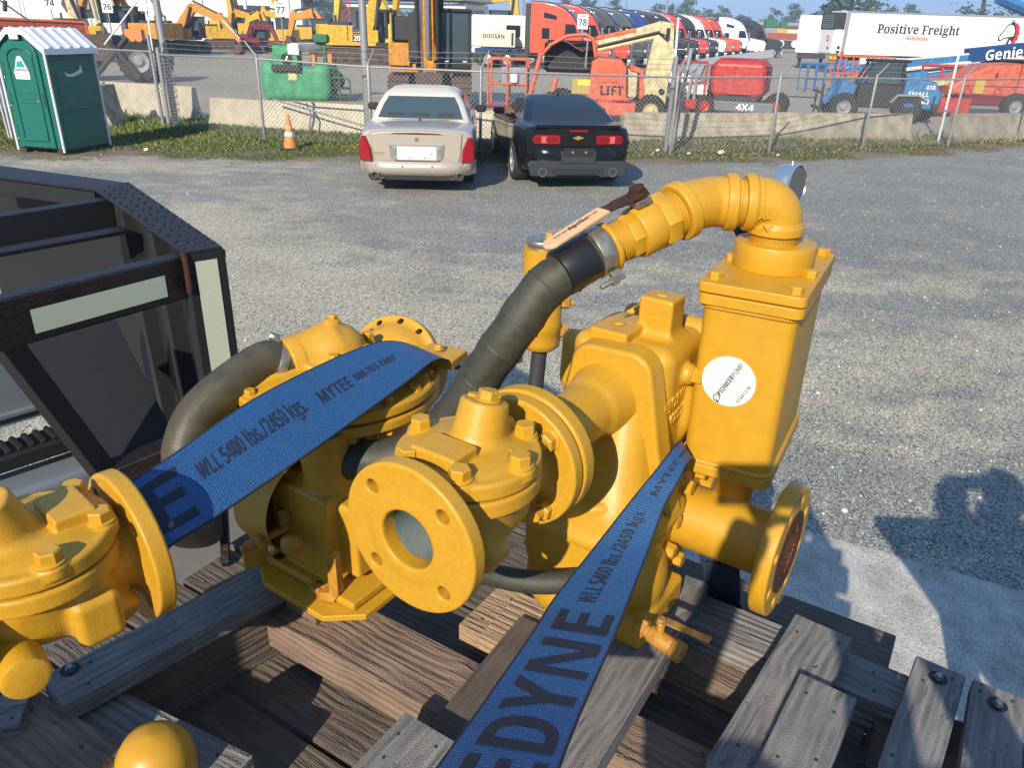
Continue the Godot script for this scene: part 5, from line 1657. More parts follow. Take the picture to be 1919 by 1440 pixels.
	part("frame", MB.new().box(Vector3(0, 1.0, -0.3), Vector3(3.6, 0.5, 1.2), 0.05).box(Vector3(-0.6, 1.45, -0.3), Vector3(1.8, 0.6, 1.1), 0.06), M.mud_steel, w)
	part("tool_box", MB.new().box(Vector3(1.25, 1.75, 0.5), Vector3(0.7, 0.5, 0.4), 0.05), M.cone_orange, w)
	part("cross_arm", MB.new().cyl(Vector3(-0.4, 0.2, 0.9), Vector3(1.0, 1.7, 0.7), 0.10, 0.10, 8).cyl(Vector3(0.3, 1.6, 0.9), Vector3(1.3, 0.2, 0.9), 0.10, 0.10, 8), M.dark, w)
	sign_board("74", "white lot board numbered 74 above the red dumpster", Vector3(-28.5197, 0, -48.4747) * Vector3(1, 0, 1) + Vector3(0, 0, -3.0), 3.1, 20.0, 0.60)
	sign_board("76", "white lot board numbered 76 beside the left corner post", Vector3(-23.8473, 0, -51.9506) * Vector3(1, 0, 1) + Vector3(0, 0, 3.0), 2.95, 14.0, 0.56)
	sign_board("77", "white lot board numbered 77 above the green machine", Vector3(-12.5737, 0, -50.3514) * Vector3(1, 0, 1) + Vector3(0, 0, 6.0), 3.0, 8.0, 0.56)
	sign_board("78", "white lot board numbered 78 against the nearest red truck", Vector3(3.4412, 0, -51.7407) * Vector3(1, 0, 1) + Vector3(0, 0, 3.0), 2.85, 0.0, 0.62)
	var pole := thing("white_pole", "thin leaning white pole in front of the row of trucks", "pole", Vector3.ZERO)
	part("pole_shaft", MB.new().cyl(Vector3(3.5042, 0, -18.792), Vector3(3.8157, 2.7914, -20.9716), 0.035, 0.03, 8), M.white_dull, pole)
	var pole2 := thing("white_pole", "thin leaning white pole right of the blue telehandler", "pole", Vector3.ZERO)
	part("pole_shaft", MB.new().cyl(Vector3(11.1789, 0, -21.5379), Vector3(11.9141, 2.6572, -23.004), 0.035, 0.03, 8), M.white_dull, pole2)
	# cars and machines parked far right of the trucks
	var orr := thing("tipper_body", "long orange red tipper far beyond the lone white truck", "truck", Vector3(38.0035, 0, -126.9342) * Vector3(1, 0, 1), -6.0)
	part("bed", MB.new().box(Vector3(1.5, 2.2, 0), Vector3(9.0, 0.9, 2.4), 0.05), M.bin_red, orr)
	part("rack", MB.new().box(Vector3(1.0, 1.1, 1.0), Vector3(8.0, 1.2, 0.3), 0.03), M.dark, orr)
	for x in [-1.5, 0.5, 2.5]:
		part("load_drum", MB.new().cyl(Vector3(x, 1.2, 0.8), Vector3(x, 1.2, 1.6), 0.5, 0.5, 12), M.white_dull, orr)
	for x in [-2.0, 4.0]:
		tyre_at(orr, Vector3(x, 0.5, 1.2), 0.5, 0.3, Vector3(0, 0, 1), M.dark)
	var gc := thing("green_machine", "small teal and yellow machine on the skyline beyond the trucks", "machine", Vector3(44.1974, 0, -152.084) * Vector3(1, 0, 1), 0.0)
	part("hopper", MB.new().box(Vector3(0, 4.2, 0), Vector3(2.2, 1.4, 1.4), 0.1).box(Vector3(2.2, 4.0, 0), Vector3(1.2, 1.2, 1.2), 0.1), M.dark_green, gc)
	part("frame", MB.new().box(Vector3(0.6, 1.8, 0), Vector3(3.2, 3.4, 1.2), 0.1), M.grey, gc)
	part("hood", MB.new().box(Vector3(1.9, 3.0, 0.7), Vector3(1.8, 0.8, 0.3), 0.1), M.machine_yellow, gc)

func tree_shape(seed_: int, tall: float, wide: float, bare: float, count: int) -> Array:
	var rng := RandomNumberGenerator.new()
	rng.seed = seed_
	var wood := MB.new()
	wood.tube(PackedVector3Array([Vector3(0, 0, 0), Vector3(0.02 * tall, tall * 0.4, 0), Vector3(-0.01 * tall, tall * 0.75, 0.01 * tall), Vector3(0, tall * 0.96, 0)]), PackedFloat32Array([0.022 * tall, 0.016 * tall, 0.010 * tall, 0.003 * tall]), 7)
	var clumps := []
	for k in 13:
		var y := lerpf(bare, 0.95, rng.randf()) * tall
		var a := rng.randf() * TAU
		var r := wide * rng.randf_range(0.25, 1.0) * (1.0 - 0.55 * (y / tall - bare) / (1.0 - bare))
		var c := Vector3(cos(a) * r, y, sin(a) * r)
		wood.tube(PackedVector3Array([Vector3(0, y - r * 0.4, 0), c * Vector3(0.5, 1, 0.5) - Vector3(0, r * 0.1, 0), c]), PackedFloat32Array([0.008 * tall, 0.005 * tall, 0.002 * tall]), 5)
		clumps.append([c, wide * rng.randf_range(0.28, 0.55)])
	clumps.append([Vector3(0, tall * 0.96, 0), wide * 0.32])
	var leaf := MB.new()
	for k in count:
		var cl: Array = clumps[rng.randi() % clumps.size()]
		var d := Vector3(rng.randfn(), rng.randfn() * 0.7, rng.randfn()) * 0.5
		var p: Vector3 = cl[0] + d * cl[1]
		var n := (d + Vector3(rng.randfn() * 0.5, 0.5, rng.randfn() * 0.5)).normalized()
		var t := n.cross(Vector3(rng.randfn(), rng.randfn(), rng.randfn())).normalized()
		var b := n.cross(t)
		var s := wide * rng.randf_range(0.05, 0.11)
		leaf.quad(p - t * s - b * s * 0.5, p + t * s - b * s * 0.5, p + t * s * 0.7 + b * s * 0.6, p - t * s * 0.7 + b * s * 0.6, n, n, n, n)
	return [wood.mesh(), leaf.mesh()]

func build_far() -> void:
	var kinds := [tree_shape(1, 1.0, 0.30, 0.25, 900), tree_shape(2, 1.0, 0.40, 0.22, 1000), tree_shape(3, 1.0, 0.26, 0.35, 800), tree_shape(4, 1.0, 0.20, 0.3, 700)]
	var rng := RandomNumberGenerator.new()
	rng.seed = 31
	var row := []
	# [pixel-free] world positions: distance, bearing, height
	for k in 34:
		var f := k / 33.0
		row.append([lerpf(0.02, 0.47, f) + rng.randf_range(-0.012, 0.012), rng.randf_range(230.0, 300.0), rng.randf_range(6.5, 11.5)])
	for k in 12:
		row.append([lerpf(-0.34, -0.05, k / 11.0) + rng.randf_range(-0.01, 0.01), rng.randf_range(170.0, 230.0), rng.randf_range(5.5, 9.0)])
	var idx := 0
	for r in row:
		var which: int = rng.randi() % 3
		var t := thing("distant_tree", "distant dark green tree in the tree line right of the trucks" if r[0] > 0.0 else "distant dark green tree beyond the viaduct on the left skyline", "tree", Vector3(r[0] * r[1], 0, -r[1]), rng.randf() * 360.0, "trees of the right tree line" if r[0] > 0.0 else "trees beyond the viaduct")
		t.scale = Vector3(1.25, 1.0, 1.25) * r[2]
		obj("trunk", kinds[which][0], M.bark, t)
		obj("crown", kinds[which][1], M["leaves%d" % (idx % 3)], t)
		idx += 1
	var talls := [[1668, 150.0, 17.5, 3, "loose tall pine left of the others above the freight trailer"], [1771, 150.0, 17.0, 3, "dense tall pine in the middle above the freight trailer"], [1826, 150.0, 15.0, 3, "slender leaning pine above the horse head on the trailer"], [1868, 155.0, 17.0, 2, "thin tall pine right of the leaning one"], [1896, 150.0, 13.5, 1, "broad low tree behind the right end of the freight trailer"], [1470, 160.0, 12.0, 1, "dark rounded tree left of the white box trailer"]]
	for r in talls:
		var bearing: float = (r[0] - 959.5) / 1444.0 * 1.08
		var t := thing("tall_tree", r[4], "tree", Vector3(bearing * r[1], 0, -r[1]), r[0] * 1.7)
		t.scale = Vector3(1.3, 1.0, 1.3) * r[2]
		obj("trunk", kinds[r[3]][0], M.bark, t)
		obj("crown", kinds[r[3]][1], M.leaves0, t)
	# sheds
	var s := thing("warehouse", "long white warehouse with grey blue upper band behind the excavators", "building", Vector3(-62.0, 0, -84.0), 12.0)
	part("wall", MB.new().box(Vector3(16, 2.3, -10), Vector3(46, 4.6, 20), 0.05), M.white, s)
	part("upper_band", MB.new().box(Vector3(18.2, 5.3, -10.3), Vector3(43, 1.5, 20.4), 0.05), M.grey_blue, s)
	part("parapet", MB.new().box(Vector3(20, 7.2, -10.6), Vector3(40, 2.4, 20), 0.05), M.white, s)
	for k in 5:
		part("loading_door", MB.new().box(Vector3(2.0 + k * 8.0, 2.0, 0.02), Vector3(3.4, 3.6, 0.1), 0.02), [M.dark, M.white_dull, M.grey, M.white_dull, M.dark][k], s)
	for k in 9:
		part("window", MB.new().box(Vector3(-2.0 + k * 4.6, 7.3, -0.58), Vector3(2.6, 1.0, 0.1), 0.02), M.navy, s)
	for k in 10:
		part("pilaster", MB.new().box(Vector3(-2.0 + k * 4.4, 2.3, 0.06), Vector3(0.3, 4.5, 0.14), 0.02), M.white_dull, s)
	var v := thing("viaduct", "long cream elevated roadway running to the left skyline", "bridge", Vector3(-58.0, 0, -118.0), -22.0)
	part("deck", MB.new().box(Vector3(20, 5.4, 0), Vector3(74, 1.0, 8), 0.05), M.cream, v)
	part("lower_girder", MB.new().box(Vector3(20, 4.3, 0), Vector3(74, 0.5, 6), 0.05), M.white_dull, v)
	for k in 7:
		part("pier", MB.new().box(Vector3(-12 + k * 10.5, 2.0, 0), Vector3(1.2, 4.2, 4.0), 0.05), M.white_dull, v)
	var l := thing("low_shed", "low brown shed roof on the skyline between the trucks and the white trailer", "building", Vector3(34.5487, 0, -175.1406) * Vector3(1, 0, 1), 0.0)
	part("wall", MB.new().box(Vector3(12, 2.0, 0), Vector3(34, 4.0, 10), 0.1), M.cream, l)
	part("roof", MB.new().box(Vector3(12, 4.3, 0), Vector3(36, 0.7, 12), 0.1), M.grey, l)
	# light masts and a lattice of thin poles
	var masts := [[960, 70.0, 14.0, "tall thin grey light mast above the white camper", 0.10], [1120, 95.0, 16.0, "thin grey mast rising above the near trucks", 0.10], [1188, 95.0, 17.0, "leaning grey mast above the middle of the truck row", 0.16], [1395, 150.0, 10.0, "short thin pole on the skyline above the lone white truck", 0.10], [572, 120.0, 14.0, "thin pale mast on the skyline left of board 77", 0.12]]
	for m in masts:
		var x: float = (m[0] - 959.5) / 1444.0 * 1.08 * m[1]
		var o := thing("light_mast", m[3], "mast", Vector3(x, 0, -m[1]), 0.0)
		part("mast_pole", MB.new().cyl(Vector3(0, 0, 0), Vector3(-1.2 if m[0] == 1188 else 0.0, m[2], 0), m[4], m[4] * 0.6, 8), M.grey_blue, o)
		part("mast_arm", MB.new().box(Vector3(-1.0 if m[0] == 1188 else 0.0, m[2] * 0.98, 0), Vector3(1.2, 0.2, 0.3), 0.03), M.grey, o)
	var cr := thing("lattice_crane", "small red lattice crane head on the skyline left of board 77", "crane", Vector3(-18.7664, 0, -75.5613) * Vector3(1, 0, 1) + Vector3(0, 0, -15.0), 0.0)
	var lm := MB.new()
	for q in [-0.4, 0.4]:
		lm.cyl(Vector3(q, 0, 0), Vector3(q, 8.0, 0), 0.06, 0.06, 6)
	for k in 12:
		lm.cyl(Vector3(-0.4, k * 0.66, 0), Vector3(0.4, k * 0.66 + 0.66, 0), 0.04, 0.04, 6)
	lm.cyl(Vector3(-2.2, 6.6, 0), Vector3(1.4, 7.0, 0), 0.12, 0.12, 6)
	lm.cyl(Vector3(-2.2, 7.4, 0), Vector3(1.4, 7.6, 0), 0.08, 0.08, 6)
	part("lattice", lm, M.red, cr)

# ---------------------------------------------------------------- fence, barriers, cone, toilet
func strand(mb: MB, a: Vector3, b: Vector3, r: float) -> void:
	var d := (b - a).normalized()
	var s := d.cross(Vector3(0.31, 0.9, 0.2)).normalized()
	var t := d.cross(s)
	for k in 3:
		var n0 := s * cos(k * TAU / 3) + t * sin(k * TAU / 3)
		var n1 := s * cos((k + 1) * TAU / 3) + t * sin((k + 1) * TAU / 3)
		mb.quad(a + n0 * r, a + n1 * r, b + n1 * r, b + n0 * r, n0, n1, n1, n0)

func chain_panel(a: Vector3, b: Vector3, h: float) -> MB:
	# woven wire between two post feet: two families of diagonals in front of and behind one plane
	var mb := MB.new()
	var L := a.distance_to(b)
	var u := (b - a) / L
	var nrm := u.cross(Vector3.UP).normalized()
	var pitch := 0.098
	var lo := 0.05
	for fam in 2:
		var s := -h
		while s < L:
			var x0 := s
			var y0 := 0.0
			var x1 := s + h
			var y1 := h
			if x0 < 0.0:
				y0 = -x0
				x0 = 0.0
			if x1 > L:
				y1 = h - (x1 - L)
				x1 = L
			if x1 > x0 + 0.01:
				var off := nrm * (0.0022 if fam == 0 else -0.0022)
				if fam == 0:
					strand(mb, a + u * x0 + Vector3(0, lo + y0, 0) + off, a + u * x1 + Vector3(0, lo + y1, 0) + off, 0.0042)
				else:
					strand(mb, a + u * (L - x0) + Vector3(0, lo + y0, 0) + off, a + u * (L - x1) + Vector3(0, lo + y1, 0) + off, 0.0042)
			s += pitch
	return mb

func build_fence() -> void:
	var f := thing("chain_link_fence", "long galvanised chain link fence with barbed wire along the grass verge", "fence")
	var posts := [Vector3(-8.726, 0, -20.0421), Vector3(-5.7288, 0, -18.0205), Vector3(-3.2423, 0, -17.5933), Vector3(-0.8225, -0, -17.0393), Vector3(3.364, 0, -17.767), Vector3(5.7694, 0, -18.4743), Vector3(8.4556, 0, -19.7925), Vector3(10.9586, 0, -20.5845), Vector3(13.8811, 0, -22.5536), Vector3(16.9506, 0, -23.2206), Vector3(21.0634, 0, -24.1144)]
	var hs := [1.66, 1.72, 1.64, 1.64, 1.60, 1.63, 1.60, 1.60, 1.58, 1.6, 1.6]
	for i in posts.size():
		var q: Vector3 = posts[i]
		var r := 0.03
		if i == 2:
			r = 0.045
		var pm := MB.new()
		pm.cyl(q - Vector3(0, 0.1, 0), q + Vector3(0, hs[i] + 0.06, 0), r, r, 14, 0.004)
		pm.lathe(Transform3D(Basis.IDENTITY, q + Vector3(0, hs[i] + 0.05, 0)), PackedVector2Array([Vector2(r + 0.006, 0), Vector2(r + 0.006, 0.03), Vector2(r * 0.5, 0.055), Vector2(0, 0.06)]), 14)
		part("post", pm, M.galvanised, f)
		# outrigger for the barbed wire, leaning into the yard
		var out := Vector3(0.10, 0.30, -0.26)
		if i == 1:
			out = Vector3(-0.28, 0.30, -0.16)
		elif i == 3 or i == 4:
			out = Vector3(0.16, 0.34, -0.22)
		elif i > 4:
			out = Vector3(0.30, 0.28, -0.18)
		part("outrigger", MB.new().cyl(q + Vector3(0, hs[i] + 0.05, 0), q + Vector3(0, hs[i] + 0.05, 0) + out, 0.022, 0.016, 8), M.galvanised, f)
	for i in posts.size() - 1:
		var a: Vector3 = posts[i]
		var b: Vector3 = posts[i + 1]
		var A := a + Vector3(0, hs[i], 0)
		var B := b + Vector3(0, hs[i + 1], 0)
		part("top_rail", MB.new().cyl(A, B, 0.021, 0.021, 12), M.galvanised, f)
		var w := part("wire_mesh", chain_panel(a, b, minf(hs[i], hs[i + 1]) - 0.04), M.galvanised, f)
		w.set_meta("kind", "stuff")
		var tips := MB.new()
		var n := int(a.distance_to(b) / 0.088)
		for k in n:
			var q := A.lerp(B, (k + 0.5) / n)
			strand(tips, q + Vector3(-0.02, 0.0, 0.012), q + Vector3(0.012, 0.055, 0.012), 0.0024)
			strand(tips, q + Vector3(0.02, 0.0, 0.012), q + Vector3(-0.012, 0.055, 0.012), 0.0024)
		var tp := part("twisted_tips", tips, M.galvanised, f)
		tp.set_meta("kind", "stuff")
		for k in 3:
			var t := (k + 1) / 3.0
			var oa := Vector3(0.10, 0.30, -0.24) * t
			var bm := MB.new()
			var mid := (A + B) * 0.5 + oa + Vector3(0, 0.05 - 0.035, 0)
			bm.tube(PackedVector3Array([A + oa + Vector3(0, 0.05, 0), mid, B + oa + Vector3(0, 0.05, 0)]), 0.0042, 5, false)
			for s in int(a.distance_to(b) / 0.13):
				var q := A.lerp(B, s * 0.13 / a.distance_to(b)) + oa + Vector3(0, 0.05, 0)
				strand(bm, q + Vector3(-0.012, 0.014, 0), q + Vector3(0.012, -0.014, 0), 0.002)
			part("barbed_wire", bm, M.galvanised, f)
	# loose brace pipe sagging along the inside of the second bay
	part("brace_pipe", MB.new().tube(PackedVector3Array([Vector3(-5.9608, 0.755, -19.6958), Vector3(-5.3088, 0.6179, -19.5219), Vector3(-3.5711, 0.2572, -19.0237)]), 0.022, 8), M.galvanised, f)
	part("brace_pipe", MB.new().tube(PackedVector3Array([Vector3(-5.1466, 0.6829, -19.6623), Vector3(-5.0087, 0.4514, -19.4446), Vector3(-5.0208, 0.0914, -19.1673)]), 0.022, 8), M.galvanised, f)
	# tall thick post the bays hang on
	var tp := Vector3(-3.388, 0, -18.0745)
	part("tall_post", MB.new().cyl(tp, tp + Vector3(0, 4.2, 0), 0.085, 0.075, 18), M.galvanised, f)
	for y in [0.3, 0.75, 1.2, 1.55]:
		part("post_band", MB.new().cyl(tp + Vector3(0, y, 0), tp + Vector3(0, y + 0.03, 0), 0.092, 0.092, 18), M.galvanised, f)
	var slant := Vector3(3.359, 0, -18.087)
	part("gate_post", MB.new().cyl(slant + Vector3(-0.02, 0, -0.12), slant + Vector3(0.0, 2.0, -0.12), 0.055, 0.055, 14), M.galvanised, f)
	part("gate_post", MB.new().cyl(slant + Vector3(0.14, 0, -0.3), slant + Vector3(0.36, 2.15, -0.4), 0.05, 0.05, 12), M.galvanised, f)

	# the bay that closes the left corner
	var g := thing("corner_fence", "chain link corner bay with tall leaning poles behind the green toilet", "fence")
	var c0 := Vector3(-8.726, 0, -20.0421)
	var c1 := Vector3(-11.5924, 0, -21.2476)
	var c2 := Vector3(-12.9482, 0, -18.7949)
	var h := 1.72
	for q in [[c0, 0.05], [c1, 0.03], [c2, 0.03]]:
		part("post", MB.new().cyl(q[0], q[0] + Vector3(0, h + 0.1, 0), q[1], q[1], 14), M.galvanised, g)
	for pr in [[c0, c1], [c1, c2]]:
		part("top_rail", MB.new().cyl(pr[0] + Vector3(0, h, 0), pr[1] + Vector3(0, h, 0), 0.021, 0.021, 10), M.galvanised, g)
		var w := part("wire_mesh", chain_panel(pr[0] + Vector3(0, 0, 0.02), pr[1] + Vector3(0, 0, 0.02), h - 0.04), M.galvanised, g)
		w.set_meta("kind", "stuff")
	part("tall_post", MB.new().cyl(c0 + Vector3(0.06, 0, -0.25), c0 + Vector3(0.0, 4.0, -0.3), 0.085, 0.08, 16), M.galvanised, g)
	part("gate_post", MB.new().cyl(c0 + Vector3(-0.12, 0, 0.05), c0 + Vector3(-0.16, 2.1, 0.05), 0.04, 0.04, 12), M.galvanised, g)
	var roll := MB.new()
	for k in 22:
		var y := 0.06 + k * 0.075
		roll.lathe(Transform3D(Basis.from_euler(Vector3(0.15, 0, 0.12 * (1 if k % 2 == 0 else -1))), c0 + Vector3(0.16, y, -0.12)), PackedVector2Array([Vector2(0.11, -0.008), Vector2(0.118, 0.0), Vector2(0.11, 0.008)]), 12, 80.0)
	part("rolled_mesh", roll, M.galvanised, g)
	part("stay_wire_pole", MB.new().cyl(Vector3(-10.6087, 1.804, -21.285), Vector3(-9.7997, 2.8352, -21.7637), 0.024, 0.024, 8), M.white_dull, g)
	part("stay_wire_pole", MB.new().cyl(Vector3(-9.442, 0.9965, -21.3513), Vector3(-9.8106, 2.9978, -22.2801), 0.026, 0.026, 8), M.white_dull, g)
	part("leaning_pole", MB.new().cyl(Vector3(-10.8256, -0.2346, -17.0315), Vector3(-11.3171, 1.4737, -17.8244), 0.035, 0.035, 10), M.galvanised, g)
	part("leaning_pole", MB.new().cyl(Vector3(-10.9618, -0.2005, -17.1576), Vector3(-11.4744, 1.3603, -17.882), 0.025, 0.025, 10), M.galvanised, g)
	part("stay_cable", MB.new().cyl(Vector3(-12.0082, 2.2337, -20.823), Vector3(-12.9471, 2.7822, -21.0776), 0.02, 0.02, 6), M.dark, g)
	part("cable_end", MB.new().cyl(Vector3(-12.7615, 2.7393, -21.0577), Vector3(-12.7546, 2.5246, -20.958), 0.05, 0.05, 8), M.dark, g)

	# concrete road barriers lying behind the fence
	var prof := PackedVector2Array([Vector2(-0.30, 0), Vector2(0.30, 0), Vector2(0.29, 0.08), Vector2(0.16, 0.30), Vector2(0.085, 0.78), Vector2(-0.085, 0.78), Vector2(-0.16, 0.30), Vector2(-0.29, 0.08)])
	var bars := [
		[Vector3(-7.7749, 0, -20.5058), Vector3(-3.685, 0, -19.7216), 0.68, "concrete_pale", "long pale sunlit concrete barrier behind the traffic cone and the beige sedan"],
		[Vector3(-3.6495, 0, -19.5248), Vector3(0.4753, 0, -19.0675), 0.68, "concrete_pale", "pale sunlit concrete barrier directly behind the two parked cars"],
		[Vector3(2.5246, 0, -20.0856), Vector3(6.5509, 0, -21.1714), 0.64, "concrete", "weathered grey concrete barrier with rounded corner, right of the black coupe"],
		[Vector3(6.6409, 0, -21.1911), Vector3(10.4444, 0, -21.8067), 0.66, "concrete", "weathered grey concrete barrier in front of the blue telehandler"],
		[Vector3(11.6583, 0, -22.0705), Vector3(18.0119, 0, -24.2921), 0.68, "concrete", "stained grey concrete barrier in front of the orange lift on the far right"],
		[Vector3(-11.961, 0, -22.5268), Vector3(-8.4848, 0, -21.2963), 0.86, "concrete_pale", "pale concrete barrier beside the corner post behind the green toilet"],
		[Vector3(-10.1496, 0, -19.4735), Vector3(-10.1645, 0, -20.3772), 0.95, "concrete", "short dark concrete barrier end just right of the green toilet"]]
	for b in bars:
		var a: Vector3 = b[0]
		var e: Vector3 = b[1]
		a.y = 0
		e.y = 0
		var L := a.distance_to(e)
		var pf := PackedVector2Array()
		for q in prof:
			pf.append(Vector2(q.x, q.y * b[2] / 0.78))
		var dirv := (e - a) / L
		var mb := MB.new()
		mb.prism(Transform3D(Basis(Vector3.UP.cross(dirv).normalized(), Vector3.UP, dirv), Vector3.ZERO), pf, L, 0.02)
		var o := obj("concrete_barrier", mb.mesh(), M[b[3]])
		o.position = (a + e) * 0.5
		tag(o, b[4], "barrier")

	# traffic cone
	var cone := thing("traffic_cone", "faded orange traffic cone on a black base beside the beige sedan", "traffic cone", Vector3(-4.8566, 0, -16.9437), 12.0)
	part("cone_shell", MB.new().lathe(Transform3D.IDENTITY, PackedVector2Array([Vector2(0.145, 0.03), Vector2(0.14, 0.05), Vector2(0.030, 0.69), Vector2(0.022, 0.70), Vector2(0, 0.70)]), 28), M.cone_orange, cone)
	part("pale_collar", MB.new().lathe(Transform3D.IDENTITY, PackedVector2Array([Vector2(0.1045, 0.275), Vector2(0.089, 0.36)]), 28), M.white_dull, cone)
	part("pale_collar", MB.new().lathe(Transform3D.IDENTITY, PackedVector2Array([Vector2(0.0775, 0.43), Vector2(0.067, 0.49)]), 28), plain_mat("faded_collar", Color(0.75, 0.34, 0.18), 0.6), cone)
	part("base", MB.new().box(Vector3(0, 0.02, 0), Vector3(0.40, 0.04, 0.40), 0.008), M.tyre, cone)
	build_toilet()
	# litter on the verge
	for l in [[Vector3(4.5665, -0, -18.078), 0.075, "pale round stone on the verge right of the black coupe", "rock", "stone", Color(0.6, 0.5, 0.38)], [Vector3(3.1613, 0, -18.2126), 0.05, "small white scrap on the grass near the slanted gate post", "litter", "litter", Color(0.7, 0.7, 0.7)], [Vector3(12.7508, 0, -22.4192), 0.12, "crumpled white plastic bag on the grass before the right barrier", "litter", "litter", Color(0.8, 0.82, 0.84)], [Vector3(11.9105, 0, -21.9076), 0.07, "crumpled pale blue wrapper left of the white plastic bag", "litter", "litter", Color(0.45, 0.65, 0.75)], [Vector3(-7.5865, 0, -16.1707), 0.05, "greenish white scrap on the grass right of the green toilet", "litter", "litter", Color(0.7, 0.75, 0.45)], [Vector3(3.7965, 0, -17.8501), 0.045, "small tan stone between white scrap and round stone", "rock", "stone", Color(0.6, 0.52, 0.42)], [Vector3(5.8625, 0, -18.0862), 0.035, "small pale stone at the foot of a fence post", "rock", "stone", Color(0.6, 0.56, 0.5)]]:
		var c := Cast.new()
		var s: float = l[1]
		c.egg(Vector3(0, s * 0.5, 0), Vector3(s, s * 0.6, s * 0.8))
		c.egg(Vector3(s * 0.4, s * 0.7, 0.0), Vector3(s * 0.5, s * 0.5, s * 0.6), s * 0.3)
		c.egg(Vector3(-s * 0.4, s * 0.35, s * 0.3), Vector3(s * 0.5, s * 0.4, s * 0.5), s * 0.2)
		var nm: String = l[3]
		var o := obj(nm, c.mesh(s * 0.18), plain_mat("litter_%d" % int(s * 1000), l[5], 0.7))
		o.position = l[0]
		tag(o, l[2], l[4])

func build_toilet() -> void:
	# front runs from (-9.85,-15.58) to (-8.745,-15.305); z of the node looks out of the door
	var a := Vector3(-9.8497, 0, -15.5795)
	var b := Vector3(-8.7454, 0, -15.3053)
	var dirx := (b - a).normalized()
	var turn := rad_to_deg(atan2(-dirx.z, dirx.x))
	var t := thing("portable_toilet", "green plastic portable toilet with white ribbed roof on the left verge", "portable toilet", (a + b) * 0.5, turn)
	var w := 1.10
	var d := 1.24
	var h := 1.93
	var m := MB.new()
	m.box(Vector3(0, 0.06 + h * 0.5, -d * 0.5), Vector3(w - 0.03, h - 0.06, d - 0.03), 0.02)
	m.prism(Transform3D(Basis.IDENTITY, Vector3(0, 0, -d * 0.5)), PackedVector2Array([Vector2(-w * 0.5 + 0.02, h - 0.02), Vector2(w * 0.5 - 0.02, h - 0.02), Vector2(0.16, h + 0.26), Vector2(-0.16, h + 0.26)]), d - 0.04)
	part("cabin", m, M.potty_green, t)
	var base := MB.new()
	for q in [-0.42, 0.42]:
		base.box(Vector3(q, 0.045, -d * 0.5), Vector3(0.12, 0.09, d), 0.01)
	part("skid", base, M.dark, t)
	for q in [[-1, 0.0], [1, 0.0], [-1, -d], [1, -d]]:
		part("corner_post", MB.new().cyl(Vector3(q[0] * (w * 0.5 - 0.015), 0.05, q[1]), Vector3(q[0] * (w * 0.5 - 0.015), h, q[1]), 0.026, 0.026, 12), M.white_dull, t)
	# roof: arched shell with ribs
	var rf := MB.new()
	for s in [-1.0, 1.0]:
		rf.flat(Vector3(s * (w * 0.5 + 0.05), h - 0.03, 0.06), Vector3(s * 0.17, h + 0.31, 0.06), Vector3(s * 0.17, h + 0.31, -d - 0.06), Vector3(s * (w * 0.5 + 0.05), h - 0.03, -d - 0.06), Vector3(s, 1, 0))
		rf.flat(Vector3(s * (w * 0.5 + 0.05), h - 0.03, 0.06), Vector3(s * (w * 0.5 + 0.05), h - 0.13, 0.06), Vector3(s * (w * 0.5 + 0.05), h - 0.13, -d - 0.06), Vector3(s * (w * 0.5 + 0.05), h - 0.03, -d - 0.06), Vector3(s, 0, 0))
		for e in [0.06, -d - 0.06]:
			rf.flat(Vector3(s * (w * 0.5 + 0.05), h - 0.03, e), Vector3(s * 0.17, h + 0.31, e), Vector3(s * 0.17, h + 0.20, e), Vector3(s * (w * 0.5 + 0.05), h - 0.14, e), Vector3(0, 0, 1 if e > 0 else -1))
	rf.flat(Vector3(-0.17, h + 0.31, 0.06), Vector3(0.17, h + 0.31, 0.06), Vector3(0.17, h + 0.31, -d - 0.06), Vector3(-0.17, h + 0.31, -d - 0.06), Vector3.UP)
	for e in [0.06, -d - 0.06]:
		rf.flat(Vector3(-0.17, h + 0.31, e), Vector3(0.17, h + 0.31, e), Vector3(0.17, h + 0.20, e), Vector3(-0.17, h + 0.20, e), Vector3(0, 0, 1 if e > 0 else -1))
	rf.box(Vector3(0, h + 0.20, 0.065), Vector3(0.20, 0.17, 0.03), 0.01)
	var roof := part("roof", rf, M.white, t)
	for k in 5:
		for s in [-1.0, 1.0]:
			var z := 0.02 - (k + 0.5) * (d + 0.02) / 5.0
			var p0 := Vector3(s * 0.18, h + 0.32, z)
			var p1 := Vector3(s * (w * 0.5 + 0.045), h - 0.015, z)
			var x := (p1 - p0).normalized()
			part("roof_rib", MB.new().box((p0 + p1) * 0.5, Vector3(p0.distance_to(p1), 0.035, 0.07), 0.008, Basis(x, Vector3(0, 0, 1).cross(x), Vector3(0, 0, 1))), M.white, roof)
	# door: arched raised frame, panels, hinges, latch
	var dr := MB.new()
	var arch := PackedVector2Array([Vector2(-0.40, 0.12), Vector2(0.40, 0.12), Vector2(0.40, 1.80)])
	for k in 9:
		var a2 := k * PI / 8
		arch.append(Vector2(cos(a2) * 0.40, 1.80 + sin(a2) * 0.24))
	arch.append(Vector2(-0.40, 1.80))
	dr.prism(Transform3D(Basis.IDENTITY, Vector3(-0.02, 0.0, 0.005)), arch, 0.05, 0.015)
	var door := part("door", dr, M.potty_green, t)
	var fr := MB.new()
	var inner := PackedVector2Array()
	var loop := PackedVector3Array()
	loop.append(Vector3(-0.30, 0.26, 0.034))
	loop.append(Vector3(-0.30, 1.0, 0.034))
	loop.append(Vector3(-0.30, 1.72, 0.034))
	for k in range(7, 0, -1):
		var a3 := k * PI / 8
		loop.append(Vector3(cos(a3) * 0.30, 1.72 + sin(a3) * 0.19, 0.034))
